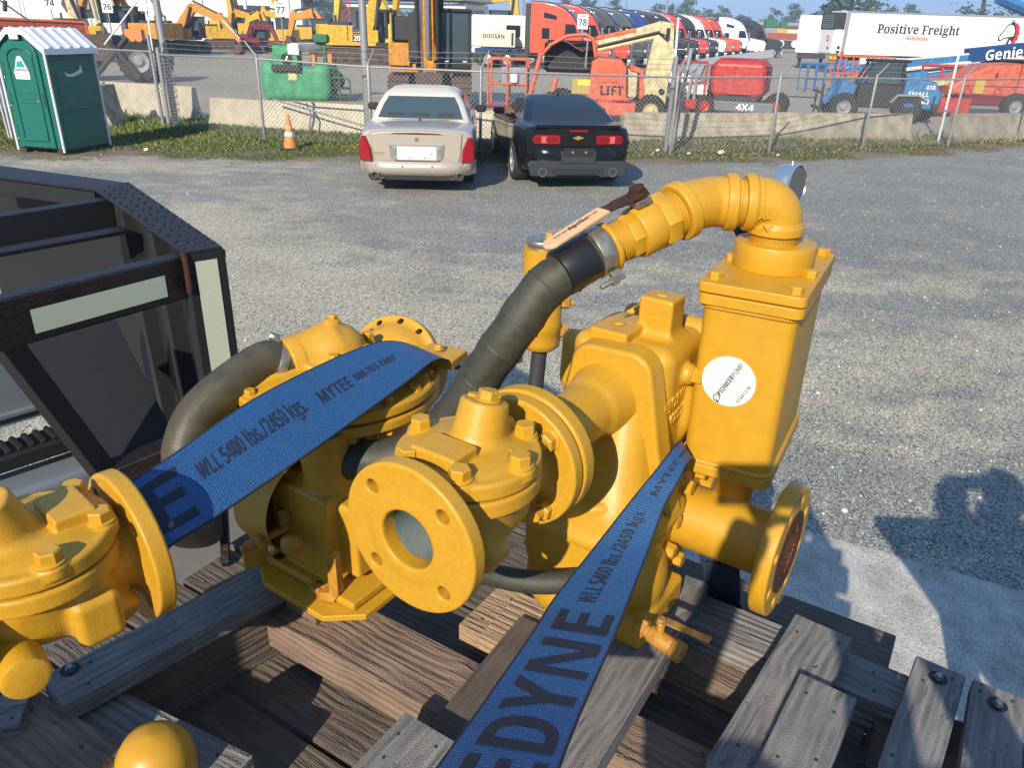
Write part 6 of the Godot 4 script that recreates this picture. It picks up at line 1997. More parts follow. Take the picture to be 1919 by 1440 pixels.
	loop.append(Vector3(0.26, 1.72, 0.034))
	loop.append(Vector3(0.26, 1.0, 0.034))
	loop.append(Vector3(0.26, 0.26, 0.034))
	loop.append(Vector3(-0.30, 0.26, 0.034))
	fr.tube(loop, 0.028, 8, false)
	part("door_frame", fr, M.potty_green, door)
	for y in [0.42, 1.02, 1.52]:
		part("hinge", MB.new().box(Vector3(-0.435, y, 0.028), Vector3(0.06, 0.24, 0.035), 0.01), M.potty_green, door)
		part("hinge_screw", MB.new().cyl(Vector3(-0.43, y - 0.14, 0.04), Vector3(-0.43, y - 0.14, 0.052), 0.012, 0.012, 8), M.white_dull, door)
	for y in [1.12, 0.94]:
		part("crease", MB.new().box(Vector3(-0.02, y, 0.032), Vector3(0.46, 0.018, 0.012), 0.005), M.potty_green, door)
	part("latch", MB.new().cyl(Vector3(0.235, 0.98, 0.03), Vector3(0.235, 0.98, 0.055), 0.026, 0.026, 12).box(Vector3(0.235, 0.98, 0.06), Vector3(0.03, 0.012, 0.01)), M.grey, door)
	part("door_gap", MB.new().box(Vector3(0.352, 1.0, 0.022), Vector3(0.016, 0.26, 0.03)), M.black, door)
	# hill shaped sticker with the hire firm's name
	var st := MB.new()
	var hill := PackedVector2Array([Vector2(-0.16, 1.36), Vector2(0.16, 1.36), Vector2(0.165, 1.50), Vector2(0.135, 1.56), Vector2(0.10, 1.64), Vector2(0.06, 1.73), Vector2(0.02, 1.765), Vector2(-0.05, 1.75), Vector2(-0.09, 1.66), Vector2(-0.13, 1.56), Vector2(-0.175, 1.50)])
	st.prism(Transform3D(Basis.IDENTITY, Vector3(-0.02, 0, 0.0325)), hill, 0.004)
	var sk := part("sticker", st, M.white, door)
	part("sticker_hill", MB.new().prism(Transform3D(Basis.IDENTITY, Vector3(-0.02, 0, 0.036)), PackedVector2Array([Vector2(-0.10, 1.565), Vector2(0.10, 1.565), Vector2(0.075, 1.63), Vector2(0.035, 1.70), Vector2(-0.01, 1.66), Vector2(-0.045, 1.69), Vector2(-0.08, 1.63)]), 0.003), M.potty_teal, sk)
	letters("sticker_print", "Oakmont", 0.058, M.dark_green, sk, Transform3D(Basis.IDENTITY, Vector3(-0.02, 1.525, 0.0365)), 0.002, true)
	letters("sticker_print", "PORTABLE TOILETS", 0.022, M.grey, sk, Transform3D(Basis.IDENTITY, Vector3(-0.02, 1.455, 0.0365)), 0.002, true)
	letters("sticker_print", "281 555 1200", 0.028, M.grey, sk, Transform3D(Basis.IDENTITY, Vector3(-0.02, 1.405, 0.0365)), 0.002, true)
	# side wall: vents, lower panel, torn label
	var sd := MB.new()
	for k in 3:
		for q in [-0.34, -0.90]:
			sd.box(Vector3(w * 0.5 - 0.012, h - 0.12 - k * 0.055, q), Vector3(0.03, 0.022, 0.46), 0.006)
	part("side_vent", sd, M.potty_green, t)
	var pn := MB.new()
	pn.box(Vector3(w * 0.5 - 0.014, 0.42, -d * 0.5), Vector3(0.03, 0.66, d - 0.24), 0.012)
	pn.box(Vector3(w * 0.5 - 0.014, 1.16, -d * 0.5), Vector3(0.026, 0.72, d - 0.34), 0.012)
	part("side_panel", pn, M.potty_green, t)
	var side := Basis(Vector3(0, 0, -1), Vector3.UP, Vector3(1, 0, 0))
	part("torn_label", MB.new().prism(Transform3D(side, Vector3(w * 0.5 + 0.003, 1.47, -0.62)), PackedVector2Array([Vector2(-0.24, 0.02), Vector2(-0.20, -0.06), Vector2(-0.04, -0.075), Vector2(0.12, -0.03), Vector2(0.22, 0.0), Vector2(0.19, 0.14), Vector2(0.14, 0.05), Vector2(0.04, 0.01), Vector2(-0.08, -0.025), Vector2(-0.17, -0.015)]), 0.004), M.white_dull, t)
	for q in [[0.96, -0.42], [1.02, -0.42], [0.98, -0.86], [1.04, -0.86]]:
		part("rivet", MB.new().cyl(Vector3(w * 0.5, q[0], q[1]), Vector3(w * 0.5 + 0.008, q[0], q[1]), 0.012, 0.012, 8), M.grey, t)

# ---------------------------------------------------------------- the two parked cars
func ring_at(rings: Array, y: float) -> Array:
	# rings: [y, half width, z rear, z front, corner radius]
	for i in rings.size() - 1:
		if y <= rings[i + 1][0]:
			var t: float = (y - rings[i][0]) / (rings[i + 1][0] - rings[i][0])
			var o := [y]
			for k in range(1, 5):
				o.append(lerpf(rings[i][k], rings[i + 1][k], t))
			return o
	return rings[rings.size() - 1]

func ring_points(r: Array) -> PackedVector3Array:
	var o := PackedVector3Array()
	var zc: float = (r[2] + r[3]) * 0.5
	var hz: float = (r[2] - r[3]) * 0.5
	for k in 4:
		var cx: float = (r[1] - r[4]) * [1, -1, -1, 1][k]
		var cz: float = (hz - r[4]) * [1, 1, -1, -1][k]
		for t in 6:
			var a := k * PI / 2 + t * PI / 10
			o.append(Vector3(cx + r[4] * cos(a), r[0], zc + cz + r[4] * sin(a)))
	o.append(o[0])
	return o

func greenhouse(rings: Array) -> MB:
	var rows := []
	var n := 14
	var y0: float = rings[0][0]
	var y1: float = rings[rings.size() - 1][0]
	for i in n + 1:
		rows.append(ring_points(ring_at(rings, lerpf(y0, y1, float(i) / n))))
	var mb := MB.new()
	mb.grid(rows)
	var top: PackedVector3Array = rows[n]
	for i in top.size() - 1:
		mb.tri(Vector3(0, y1 + 0.008, (rings[-1][2] + rings[-1][3]) * 0.5), top[i], top[i + 1], Vector3.UP, Vector3.UP, Vector3.UP)
	return mb

func glass_end(rings: Array, y0: float, y1: float, inset: float, sign_: float, off := 0.008) -> MB:
	# curved pane on the rear (sign +1) or front (-1)
	var rows := []
	for i in 9:
		var r := ring_at(rings, lerpf(y0, y1, i / 8.0))
		var row := PackedVector3Array()
		for j in 13:
			var s := -1.0 + j / 6.0
			var hw: float = r[1] - inset
			var z: float = r[2] if sign_ > 0.0 else r[3]
			var rad: float = r[4]
			var x := s * hw
			var over := maxf(absf(x) - (r[1] - rad), 0.0)
			z -= sign_ * (rad - sqrt(maxf(rad * rad - over * over, 0.0)))
			row.append(Vector3(x * (1.0), r[0], z + sign_ * off))
		rows.append(row)
	var mb := MB.new()
	mb.grid(rows)
	return mb

func glass_side(rings: Array, y0: float, y1: float, za: Array, side: float) -> MB:
	# za: z of rear bottom, rear top, front bottom, front top
	var rows := []
	for i in 5:
		var t := i / 4.0
		var r := ring_at(rings, lerpf(y0, y1, t))
		var row := PackedVector3Array()
		for j in 9:
			row.append(Vector3(side * (r[1] + 0.006), r[0], lerpf(lerpf(za[0], za[1], t), lerpf(za[2], za[3], t), j / 8.0)))
		rows.append(row)
	var mb := MB.new()
	mb.grid(rows)
	return mb

func car_body(st: Array) -> MB:
	# st: [z, half width at belt, sill y, belt y, deck y, half width of bottom, shoulder drop]
	var rows := []
	for s in st:
		var w: float = s[1]
		var lo: float = s[2]
		var belt: float = s[3]
		var deck: float = s[4]
		var row := PackedVector3Array()
		var half := [Vector2(w * 0.72, lo), Vector2(w * 0.93, lo + 0.02), Vector2(w * 0.975, lo + 0.16), Vector2(w, lerpf(lo, belt, 0.62)), Vector2(w * 0.985, belt - 0.10), Vector2(w * 0.94, belt - 0.015), Vector2(w * 0.85, lerpf(belt, deck, 0.45)), Vector2(w * 0.62, lerpf(belt, deck, 0.8)), Vector2(w * 0.3, lerpf(belt, deck, 0.97)), Vector2(0, deck)]
		for q in half:
			row.append(Vector3(q.x, q.y, s[0]))
		for k in range(half.size() - 2, -1, -1):
			row.append(Vector3(-half[k].x, half[k].y, s[0]))
		rows.append(row)
	# smooth between the stations
	var fine := []
	for i in rows.size() - 1:
		for k in 4:
			var row := PackedVector3Array()
			for j in rows[i].size():
				var a: Vector3 = rows[maxi(i - 1, 0)][j]
				var b: Vector3 = rows[i][j]
				var c: Vector3 = rows[i + 1][j]
				var d: Vector3 = rows[mini(i + 2, rows.size() - 1)][j]
				var q := b.cubic_interpolate(c, a, d, k / 4.0)
				q.z = lerpf(b.z, c.z, k / 4.0)
				row.append(q)
			fine.append(row)
	fine.append(rows[rows.size() - 1])
	var mb := MB.new()
	mb.grid(fine)
	for e in [0, fine.size() - 1]:
		var row: PackedVector3Array = fine[e]
		var nz := Vector3(0, 0, 1 if e == 0 else -1)
		var mid := Vector3(0, (row[0].y + row[9].y) * 0.5, row[0].z + nz.z * 0.0)
		for j in row.size():
			mb.tri(mid, row[j], row[(j + 1) % row.size()], nz, nz, nz)
	return mb

func wheel(parent: Node3D, at: Vector3, r: float, w: float, side: float, spokes: int, rim_mat: Material) -> void:
	var holder := Node3D.new()
	holder.name = "wheel"
	parent.add_child(holder, true)
	holder.position = at
	var xf := Transform3D(MB.aim(Vector3(side, 0, 0)), Vector3.ZERO)
	var rr := r * 0.70
	part("tyre", MB.new().lathe(xf, PackedVector2Array([Vector2(rr * 0.9, -w * 0.5), Vector2(r - 0.03, -w * 0.5), Vector2(r, -w * 0.5 + 0.03), Vector2(r, w * 0.5 - 0.03), Vector2(r - 0.03, w * 0.5), Vector2(rr, w * 0.48), Vector2(rr, w * 0.2)]), 30, 50.0), M.tyre, holder)
	var rm := MB.new()
	rm.lathe(xf, PackedVector2Array([Vector2(rr * 0.99, w * 0.46), Vector2(rr * 0.92, w * 0.47), Vector2(rr * 0.88, w * 0.1), Vector2(0.0, w * 0.08)]), 30)
	rm.cyl(Vector3(side * w * 0.1, 0, 0), Vector3(side * w * 0.42, 0, 0), rr * 0.22, rr * 0.18, 14)
	for k in spokes:
		var a := k * TAU / spokes
		var dirv := Vector3(0, cos(a), sin(a))
		rm.box(Vector3(side * w * 0.36, 0, 0) + dirv * rr * 0.55, Vector3(w * 0.16, rr * 0.8, rr * (1.1 / spokes)), 0.006, Basis(Vector3(1, 0, 0), dirv, Vector3(1, 0, 0).cross(dirv)))
	part("rim", rm, rim_mat, holder)

func build_cars() -> void:
	build_sedan()
	build_coupe()

func coat_paint(called: String, lin: Color, rough: float, metal: float) -> StandardMaterial3D:
	var m := plain_mat(called, lin, rough, metal)
	m.clearcoat_enabled = true
	m.clearcoat = 0.8
	m.clearcoat_roughness = 0.06
	return m

func build_sedan() -> void:
	var a := Vector3(-2.4084, 0, -12.5455)
	var b := Vector3(-0.8274, 0, -12.6025)
	var at := (a + b) * 0.5 + Vector3(0, 0, -0.1)
	var c := thing("beige_sedan", "champagne beige sedan with cream vinyl roof parked left of the black coupe", "car", at, rad_to_deg(atan2(-(b - a).z, (b - a).x)) + 1.0)
	var bp := coat_paint("champagne", Color(0.47, 0.415, 0.34), 0.32, 0.35)
	part("body", car_body([[0.0, 0.84, 0.42, 0.90, 0.965], [-0.04, 0.89, 0.36, 0.94, 0.995], [-0.12, 0.915, 0.30, 0.955, 1.01], [-0.5, 0.935, 0.24, 0.97, 1.03], [-1.0, 0.95, 0.22, 0.98, 1.04], [-2.2, 0.95, 0.22, 0.98, 1.05], [-3.4, 0.95, 0.22, 0.97, 1.04], [-4.3, 0.94, 0.22, 0.92, 0.98], [-5.0, 0.88, 0.26, 0.82, 0.86], [-5.2, 0.74, 0.34, 0.72, 0.75]]), bp, c)
	var vr := grain(plain_mat("vinyl_roof", Color(0.56, 0.52, 0.43), 0.6), null, M.cast.normal_texture, 8.0, 0.2)
	var rings := [[0.97, 0.84, -0.86, -3.75, 0.10], [1.05, 0.815, -0.98, -3.62, 0.12], [1.25, 0.735, -1.28, -3.25, 0.13], [1.40, 0.64, -1.52, -2.95, 0.14], [1.455, 0.55, -1.66, -2.80, 0.15], [1.475, 0.44, -1.80, -2.65, 0.16]]
	var roof := part("roof", greenhouse(rings), vr, c)
	part("rear_window", glass_end(rings, 1.055, 1.365, 0.10, 1.0), M.glass_green, roof)
	part("window_trim", MB.new().tube(PackedVector3Array([Vector3(-0.735, 1.05, -0.967), Vector3(-0.4, 1.047, -0.945), Vector3(0.4, 1.047, -0.945), Vector3(0.735, 1.05, -0.967)]), 0.009, 6), M.chrome, roof)
	part("windscreen", glass_end(rings, 1.04, 1.40, 0.08, -1.0), M.glass_dark, roof)
	for s in [-1.0, 1.0]:
		part("side_window", glass_side(rings, 1.04, 1.34, [-1.55, -1.75, -2.3, -2.3], s), M.glass_dark, roof)
		part("side_window", glass_side(rings, 1.04, 1.34, [-2.36, -2.36, -3.4, -3.0], s), M.glass_dark, roof)
	# seen through the glass: head rests, steering wheel
	var seats := MB.new()
	for x in [-0.42, 0.0, 0.42]:
		seats.box(Vector3(x, 1.085, -1.035), Vector3(0.26, 0.10, 0.02), 0.008)
	part("rear_headrests", seats, M.dark, roof)
	part("steering_wheel", MB.new().tube(PackedVector3Array([Vector3(-0.52, 1.10, -1.07), Vector3(-0.49, 1.18, -1.19), Vector3(-0.40, 1.215, -1.235), Vector3(-0.31, 1.18, -1.19), Vector3(-0.28, 1.10, -1.07)]), 0.013, 8), M.black, roof)
	# boot lid
	var lid := MB.new()
	lid.prism(Transform3D(Basis.IDENTITY, Vector3(0, 0, 0.005)), PackedVector2Array([Vector2(-0.66, 0.46), Vector2(0.66, 0.46), Vector2(0.70, 0.62), Vector2(0.72, 0.93), Vector2(0.5, 0.957), Vector2(0, 0.968), Vector2(-0.5, 0.957), Vector2(-0.72, 0.93), Vector2(-0.70, 0.62)]), 0.05, 0.02)
	var boot := part("boot_lid", lid, bp, c)
	part("brake_light", MB.new().prism(Transform3D(Basis.IDENTITY, Vector3(0, 0.915, 0.026)), PackedVector2Array([Vector2(-0.42, 0.0), Vector2(0.42, 0.0), Vector2(0.36, 0.016), Vector2(0.0, 0.026), Vector2(-0.36, 0.016)]), 0.02, 0.004), plain_mat("brake_lens", Color(0.10, 0.018, 0.015), 0.2), boot)
	# plate surround
	var ps := MB.new()
	ps.prism(Transform3D(Basis.IDENTITY, Vector3(0, 0.645, 0.034)), PackedVector2Array([Vector2(-0.42, -0.07), Vector2(-0.35, -0.14), Vector2(0.35, -0.14), Vector2(0.42, -0.07), Vector2(0.44, 0.12), Vector2(-0.44, 0.12)]), 0.03, 0.008)
	var sur := part("plate_surround", ps, M.chrome, boot)
	part("surround_recess", MB.new().box(Vector3(0, 0.645, 0.05), Vector3(0.76, 0.21, 0.006), 0.002), M.grey, sur)
	part("number_plate", MB.new().box(Vector3(0, 0.632, 0.056), Vector3(0.62, 0.205, 0.008), 0.002), plain_mat("blank_plate", Color(0.66, 0.60, 0.54), 0.55), sur)
	for x in [-0.36, 0.36]:
		part("plate_lamp", MB.new().box(Vector3(x, 0.655, 0.056), Vector3(0.06, 0.11, 0.012), 0.004), M.chrome, sur)
	for x in [-0.12, 0.12, 0.235]:
		part("plate_screw", MB.new().cyl(Vector3(x, 0.56 if x < 0.2 else 0.625, 0.058), Vector3(x, 0.56 if x < 0.2 else 0.625, 0.064), 0.011, 0.011, 8), M.steel, sur)
	part("wreath_emblem", MB.new().lathe(Transform3D(MB.aim(Vector3(0, 0, 1)), Vector3(0, 0.84, 0.03)), PackedVector2Array([Vector2(0.034, 0), Vector2(0.034, 0.006), Vector2(0.024, 0.006), Vector2(0.024, 0)]), 16).box(Vector3(0, 0.84, 0.034), Vector3(0.025, 0.03, 0.006), 0.003), M.steel, boot)
	part("model_badge", MB.new().box(Vector3(-0.60, 0.63, 0.032), Vector3(0.17, 0.022, 0.006), 0.002).box(Vector3(-0.60, 0.60, 0.032), Vector3(0.15, 0.012, 0.006), 0.002), plain_mat("gold_badge", Color(0.5, 0.38, 0.16), 0.3, 0.6), boot)
	part("aerial_fin", MB.new().cyl(Vector3(0, 1.0, -0.78), Vector3(0, 1.075, -0.80), 0.022, 0.016, 10, 0.006), M.black, boot)
	for s in [-1.0, 1.0]:
		var tl := MB.new()
		tl.prism(Transform3D(Basis.from_euler(Vector3(0, s * 0.28, 0)), Vector3(s * 0.80, 0.0, -0.005)), PackedVector2Array([Vector2(-0.10, 0.50), Vector2(0.10, 0.50), Vector2(0.105 if s > 0 else 0.075, 0.70), Vector2(0.07 if s > 0 else 0.0, 0.88), Vector2(0.0 if s > 0 else -0.07, 0.88), Vector2(-0.075 if s > 0 else -0.105, 0.70)]), 0.10, 0.02)
		part("tail_lamp", tl, M.red_lens, c)
		var mir := MB.new()
		mir.box(Vector3(s * 1.03, 1.05, -3.0), Vector3(0.20, 0.13, 0.10), 0.03)
		part("door_mirror", mir, M.black, c)
		for q in 2:
			var x: float = s * (0.57 + q * 0.11)
			part("exhaust_tip", MB.new().lathe(Transform3D(MB.aim(Vector3(0, 0, 1)), Vector3(x, 0.285, 0.02)), PackedVector2Array([Vector2(0.055, -0.1), Vector2(0.055, 0.06), Vector2(0.046, 0.06), Vector2(0.042, -0.08), Vector2(0, -0.08)]), 16), M.steel, c)
		for z in [-1.15, -4.1]:
			wheel(c, Vector3(s * 0.80, 0.335, z), 0.335, 0.23, s, 7, M.alloy)
	# bumper
	var bm := MB.new()
	var rows := []
	for i in 13:
		var t := i / 12.0
		var y: float = lerpf(0.505, 0.27, t)
		var bulge := 0.10 * pow(sin(clampf(t * 0.9 + 0.12, 0, 1) * PI), 0.6)
		var row := PackedVector3Array()
		for j in 25:
			var u := -1.0 + j / 12.0
			row.append(Vector3(u * 0.945, y, 0.0 + bulge + 0.045 - 0.42 * pow(absf(u), 5.0)))
		rows.append(row)
	bm.grid(rows)
	var bumper := part("bumper", bm, bp, c)
	for x in [-0.66, -0.23, 0.24, 0.68]:
		part("parking_sensor", MB.new().cyl(Vector3(x, 0.445, 0.08), Vector3(x, 0.445, 0.155 - 0.42 * pow(absf(x / 0.945), 5.0)), 0.018, 0.018, 10), M.alloy, bumper)
	part("undertray", MB.new().box(Vector3(0, 0.25, -0.10), Vector3(1.5, 0.10, 0.3), 0.02).box(Vector3(0, 0.2, -2.6), Vector3(1.5, 0.06, 4.4), 0.02), M.black, c)
	for s in [-1.0, 1.0]:
		part("boot_seam", MB.new().box(Vector3(s * 0.46, 0.4605, 0.031), Vector3(0.44, 0.008, 0.012), 0.002), M.black, boot)

func build_coupe() -> void:
	var a := Vector3(0.1351, 0, -13.2444)
	var b := Vector3(1.7865, 0, -13.5905)
	var at := (a + b) * 0.5
	var c := thing("black_coupe", "glossy black two door coupe parked right of the beige sedan", "car", at + Vector3(0.02, 0, 0.05), 9.0)
	var bp := plain_mat("gloss_black", Color(0.005, 0.005, 0.006), 0.12)
	part("body", car_body([[0.0, 0.78, 0.50, 0.93, 1.00], [-0.05, 0.87, 0.42, 0.975, 1.03], [-0.15, 0.92, 0.30, 0.995, 1.035], [-0.5, 0.955, 0.24, 1.02, 1.035], [-0.95, 0.965, 0.22, 1.03, 1.045], [-1.8, 0.92, 0.21, 0.96, 1.0], [-2.9, 0.92, 0.21, 0.93, 0.98], [-3.8, 0.945, 0.22, 0.90, 0.95], [-4.5, 0.90, 0.26, 0.80, 0.84], [-4.78, 0.76, 0.34, 0.70, 0.72]]), bp, c)
	var rings := [[0.98, 0.84, -0.52, -3.15, 0.10], [1.06, 0.80, -0.74, -2.92, 0.12], [1.18, 0.735, -1.08, -2.60, 0.13], [1.30, 0.655, -1.46, -2.28, 0.13], [1.355, 0.58, -1.68, -2.14, 0.14], [1.375, 0.50, -1.80, -2.06, 0.12]]
	var roof := part("roof", greenhouse(rings), bp, c)
	part("rear_window", glass_end(rings, 1.03, 1.335, 0.12, 1.0, 0.006), M.glass_dark, roof)
	part("windscreen", glass_end(rings, 1.03, 1.335, 0.08, -1.0), M.glass_dark, roof)
	for s in [-1.0, 1.0]:
		part("side_window", glass_side(rings, 1.02, 1.29, [-1.75, -1.62, -2.85, -2.2], s), M.glass_dark, roof)
		part("side_window", glass_side(rings, 1.05, 1.25, [-1.3, -1.4, -1.68, -1.58], s), M.glass_dark, roof)
	part("roof_aerial", MB.new().cyl(Vector3(0, 1.37, -1.85), Vector3(0, 1.45, -1.83), 0.022, 0.010, 8, 0.004), M.black, roof)
	part("boot_spoiler", MB.new().prism(Transform3D(Basis(Vector3(0, 0, 1), Vector3(0, 1, 0), Vector3(-1, 0, 0)), Vector3(0, 1.03, -0.08)), PackedVector2Array([Vector2(-0.16, -0.02), Vector2(0.10, -0.03), Vector2(0.11, 0.022), Vector2(0.05, 0.025), Vector2(-0.1, 0.012)]), 1.42, 0.008), bp, c)
	var z0 := 0.012
	# broad rear panel, lamps, bumper insert
	part("tail_panel", MB.new().prism(Transform3D(Basis.IDENTITY, Vector3(0, 0, -0.02)), PackedVector2Array([Vector2(-0.86, 0.56), Vector2(0.86, 0.56), Vector2(0.88, 0.80), Vector2(0.80, 0.965), Vector2(0.4, 1.0), Vector2(-0.4, 1.0), Vector2(-0.80, 0.965), Vector2(-0.88, 0.80)]), 0.06, 0.024), bp, c)
	for s in [-1.0, 1.0]:
		var lamp := MB.new()
		lamp.prism(Transform3D(Basis.from_euler(Vector3(0, s * 0.12, 0)), Vector3(s * 0.575, 0.815, 0.0)), PackedVector2Array([Vector2(-0.27, -0.07), Vector2(0.27, -0.07), Vector2(0.26 if s > 0 else 0.275, 0.06), Vector2(0.23, 0.075), Vector2(-0.23, 0.075), Vector2(-0.275 if s > 0 else -0.26, 0.06)]), 0.06, 0.012)
		var l := part("tail_lamp", lamp, M.red_lens, c)
		for q in [-0.13, 0.12]:
			part("lamp_cell", MB.new().box(Vector3(s * 0.575 + q, 0.815, 0.031 - s * q * 0.12), Vector3(0.19, 0.07, 0.006), 0.002, Basis.from_euler(Vector3(0, s * 0.12, 0))), plain_mat("lens_dark", Color(0.16, 0.006, 0.01), 0.15), l)
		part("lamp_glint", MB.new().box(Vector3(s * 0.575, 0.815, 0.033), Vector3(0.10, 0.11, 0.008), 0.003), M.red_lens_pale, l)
		part("side_marker", MB.new().box(Vector3(s * 0.90, 0.70, -0.26), Vector3(0.05, 0.045, 0.13), 0.01), M.red_lens, c)
		part("exhaust_tip", MB.new().lathe(Transform3D(MB.aim(Vector3(0, 0, 1)), Vector3(s * 0.60, 0.305, 0.07)), PackedVector2Array([Vector2(0.070, -0.12), Vector2(0.074, 0.07), Vector2(0.058, 0.07), Vector2(0.045, -0.08), Vector2(0, -0.08)]), 20), M.steel, c)
		part("door_mirror", MB.new().box(Vector3(s * 1.0, 1.03, -2.55), Vector3(0.22, 0.13, 0.12), 0.035), bp, c)
		wheel(c, Vector3(s * 0.83, 0.36, -0.98), 0.36, 0.27, s, 5, M.alloy)
		wheel(c, Vector3(s * 0.83, 0.36, -3.83), 0.36, 0.25, s, 5, M.alloy)
	part("brake_light", MB.new().box(Vector3(0, 0.955, 0.012), Vector3(0.31, 0.03, 0.012), 0.004), M.red_lens, c)
	var em := MB.new()
	em.prism(Transform3D(Basis.IDENTITY, Vector3(0, 0.845, 0.016)), PackedVector2Array([Vector2(-0.085, -0.014), Vector2(-0.032, -0.014), Vector2(-0.032, -0.032), Vector2(0.026, -0.032), Vector2(0.032, -0.014), Vector2(0.078, -0.014), Vector2(0.088, 0.014), Vector2(0.032, 0.014), Vector2(0.032, 0.032), Vector2(-0.026, 0.032), Vector2(-0.032, 0.014), Vector2(-0.078, 0.014)]), 0.012, 0.003)
	part("bow_emblem", em, plain_mat("gold_emblem", Color(0.62, 0.42, 0.12), 0.25, 0.6), c)
	var bm := MB.new()
	var rows := []
	for i in 9:
		var t := i / 8.0
		var row := PackedVector3Array()
		for j in 25:
			var u := -1.0 + j / 12.0
			row.append(Vector3(u * 0.955, lerpf(0.70, 0.46, t), 0.03 + 0.085 * sin(minf(t + 0.2, 1.0) * PI * 0.6) - 0.40 * pow(absf(u), 4.0)))
		rows.append(row)
	bm.grid(rows)
	var bumper := part("bumper", bm, bp, c)
	var gm := grain(plain_mat("bumper_grey", Color(0.028, 0.032, 0.036), 0.5), null, M.cast.normal_texture, 6.0, 0.2)
	part("bumper_insert", MB.new().prism(Transform3D(Basis.IDENTITY, Vector3(0, 0, 0.07)), PackedVector2Array([Vector2(-0.80, 0.49), Vector2(0.80, 0.49), Vector2(0.86, 0.42), Vector2(0.80, 0.24), Vector2(0.40, 0.22), Vector2(0.34, 0.25), Vector2(-0.34, 0.25), Vector2(-0.40, 0.22), Vector2(-0.80, 0.24), Vector2(-0.86, 0.42)]), 0.10, 0.02), gm, bumper)
	part("plate_recess", MB.new().prism(Transform3D(Basis.IDENTITY, Vector3(0, 0, 0.118)), PackedVector2Array([Vector2(-0.29, 0.45), Vector2(0.29, 0.45), Vector2(0.30, 0.65), Vector2(-0.30, 0.65)]), 0.04, 0.01), gm, bumper)
	part("plate_hollow", MB.new().box(Vector3(0, 0.63, 0.135), Vector3(0.52, 0.13, 0.02), 0.004), M.black, bumper)
	for x in [-0.11, 0.11]:
		part("plate_bolt", MB.new().cyl(Vector3(x, 0.632, 0.14), Vector3(x, 0.632, 0.155), 0.022, 0.022, 10), M.brass, bumper)
	for k in 3:
		part("diffuser_slat", MB.new().box(Vector3(0, 0.285 + k * 0.035, 0.125), Vector3(0.9, 0.010, 0.012), 0.003), M.black, bumper)
	part("undertray", MB.new().box(Vector3(0, 0.24, -0.2), Vector3(1.5, 0.08, 0.5), 0.02).box(Vector3(0, 0.2, -2.4), Vector3(1.5, 0.06, 4.0), 0.02), M.black, c)

# ---------------------------------------------------------------- black trailer nose, pickup behind it
func beam(a: Vector3, b: Vector3, w: float, h: float, bev := 0.003, roll := 0.0) -> MB:
	# rectangular bar; h is its height along the vertical
	var x := (b - a).normalized()
	var z := x.cross(Vector3.UP).normalized()
	var bs := Basis(x, z.cross(x) , z)
	if roll != 0.0:
		bs = bs.rotated(x, roll)
	return MB.new().box((a + b) * 0.5, Vector3(a.distance_to(b), h, w), bev, bs)

func sheet(pts: PackedVector3Array, thick: float) -> MB:
	# flat polygonal plate with real thickness
	var nrm := (pts[1] - pts[0]).cross(pts[2] - pts[0]).normalized()
	var x := (pts[1] - pts[0]).normalized()
	var y := nrm.cross(x)
	var o := pts[0]
	var poly := PackedVector2Array()
	for q in pts:
		poly.append(Vector2((q - o).dot(x), (q - o).dot(y)))
	return MB.new().prism(Transform3D(Basis(x, y, nrm), o), poly, thick, minf(thick * 0.3, 0.002))

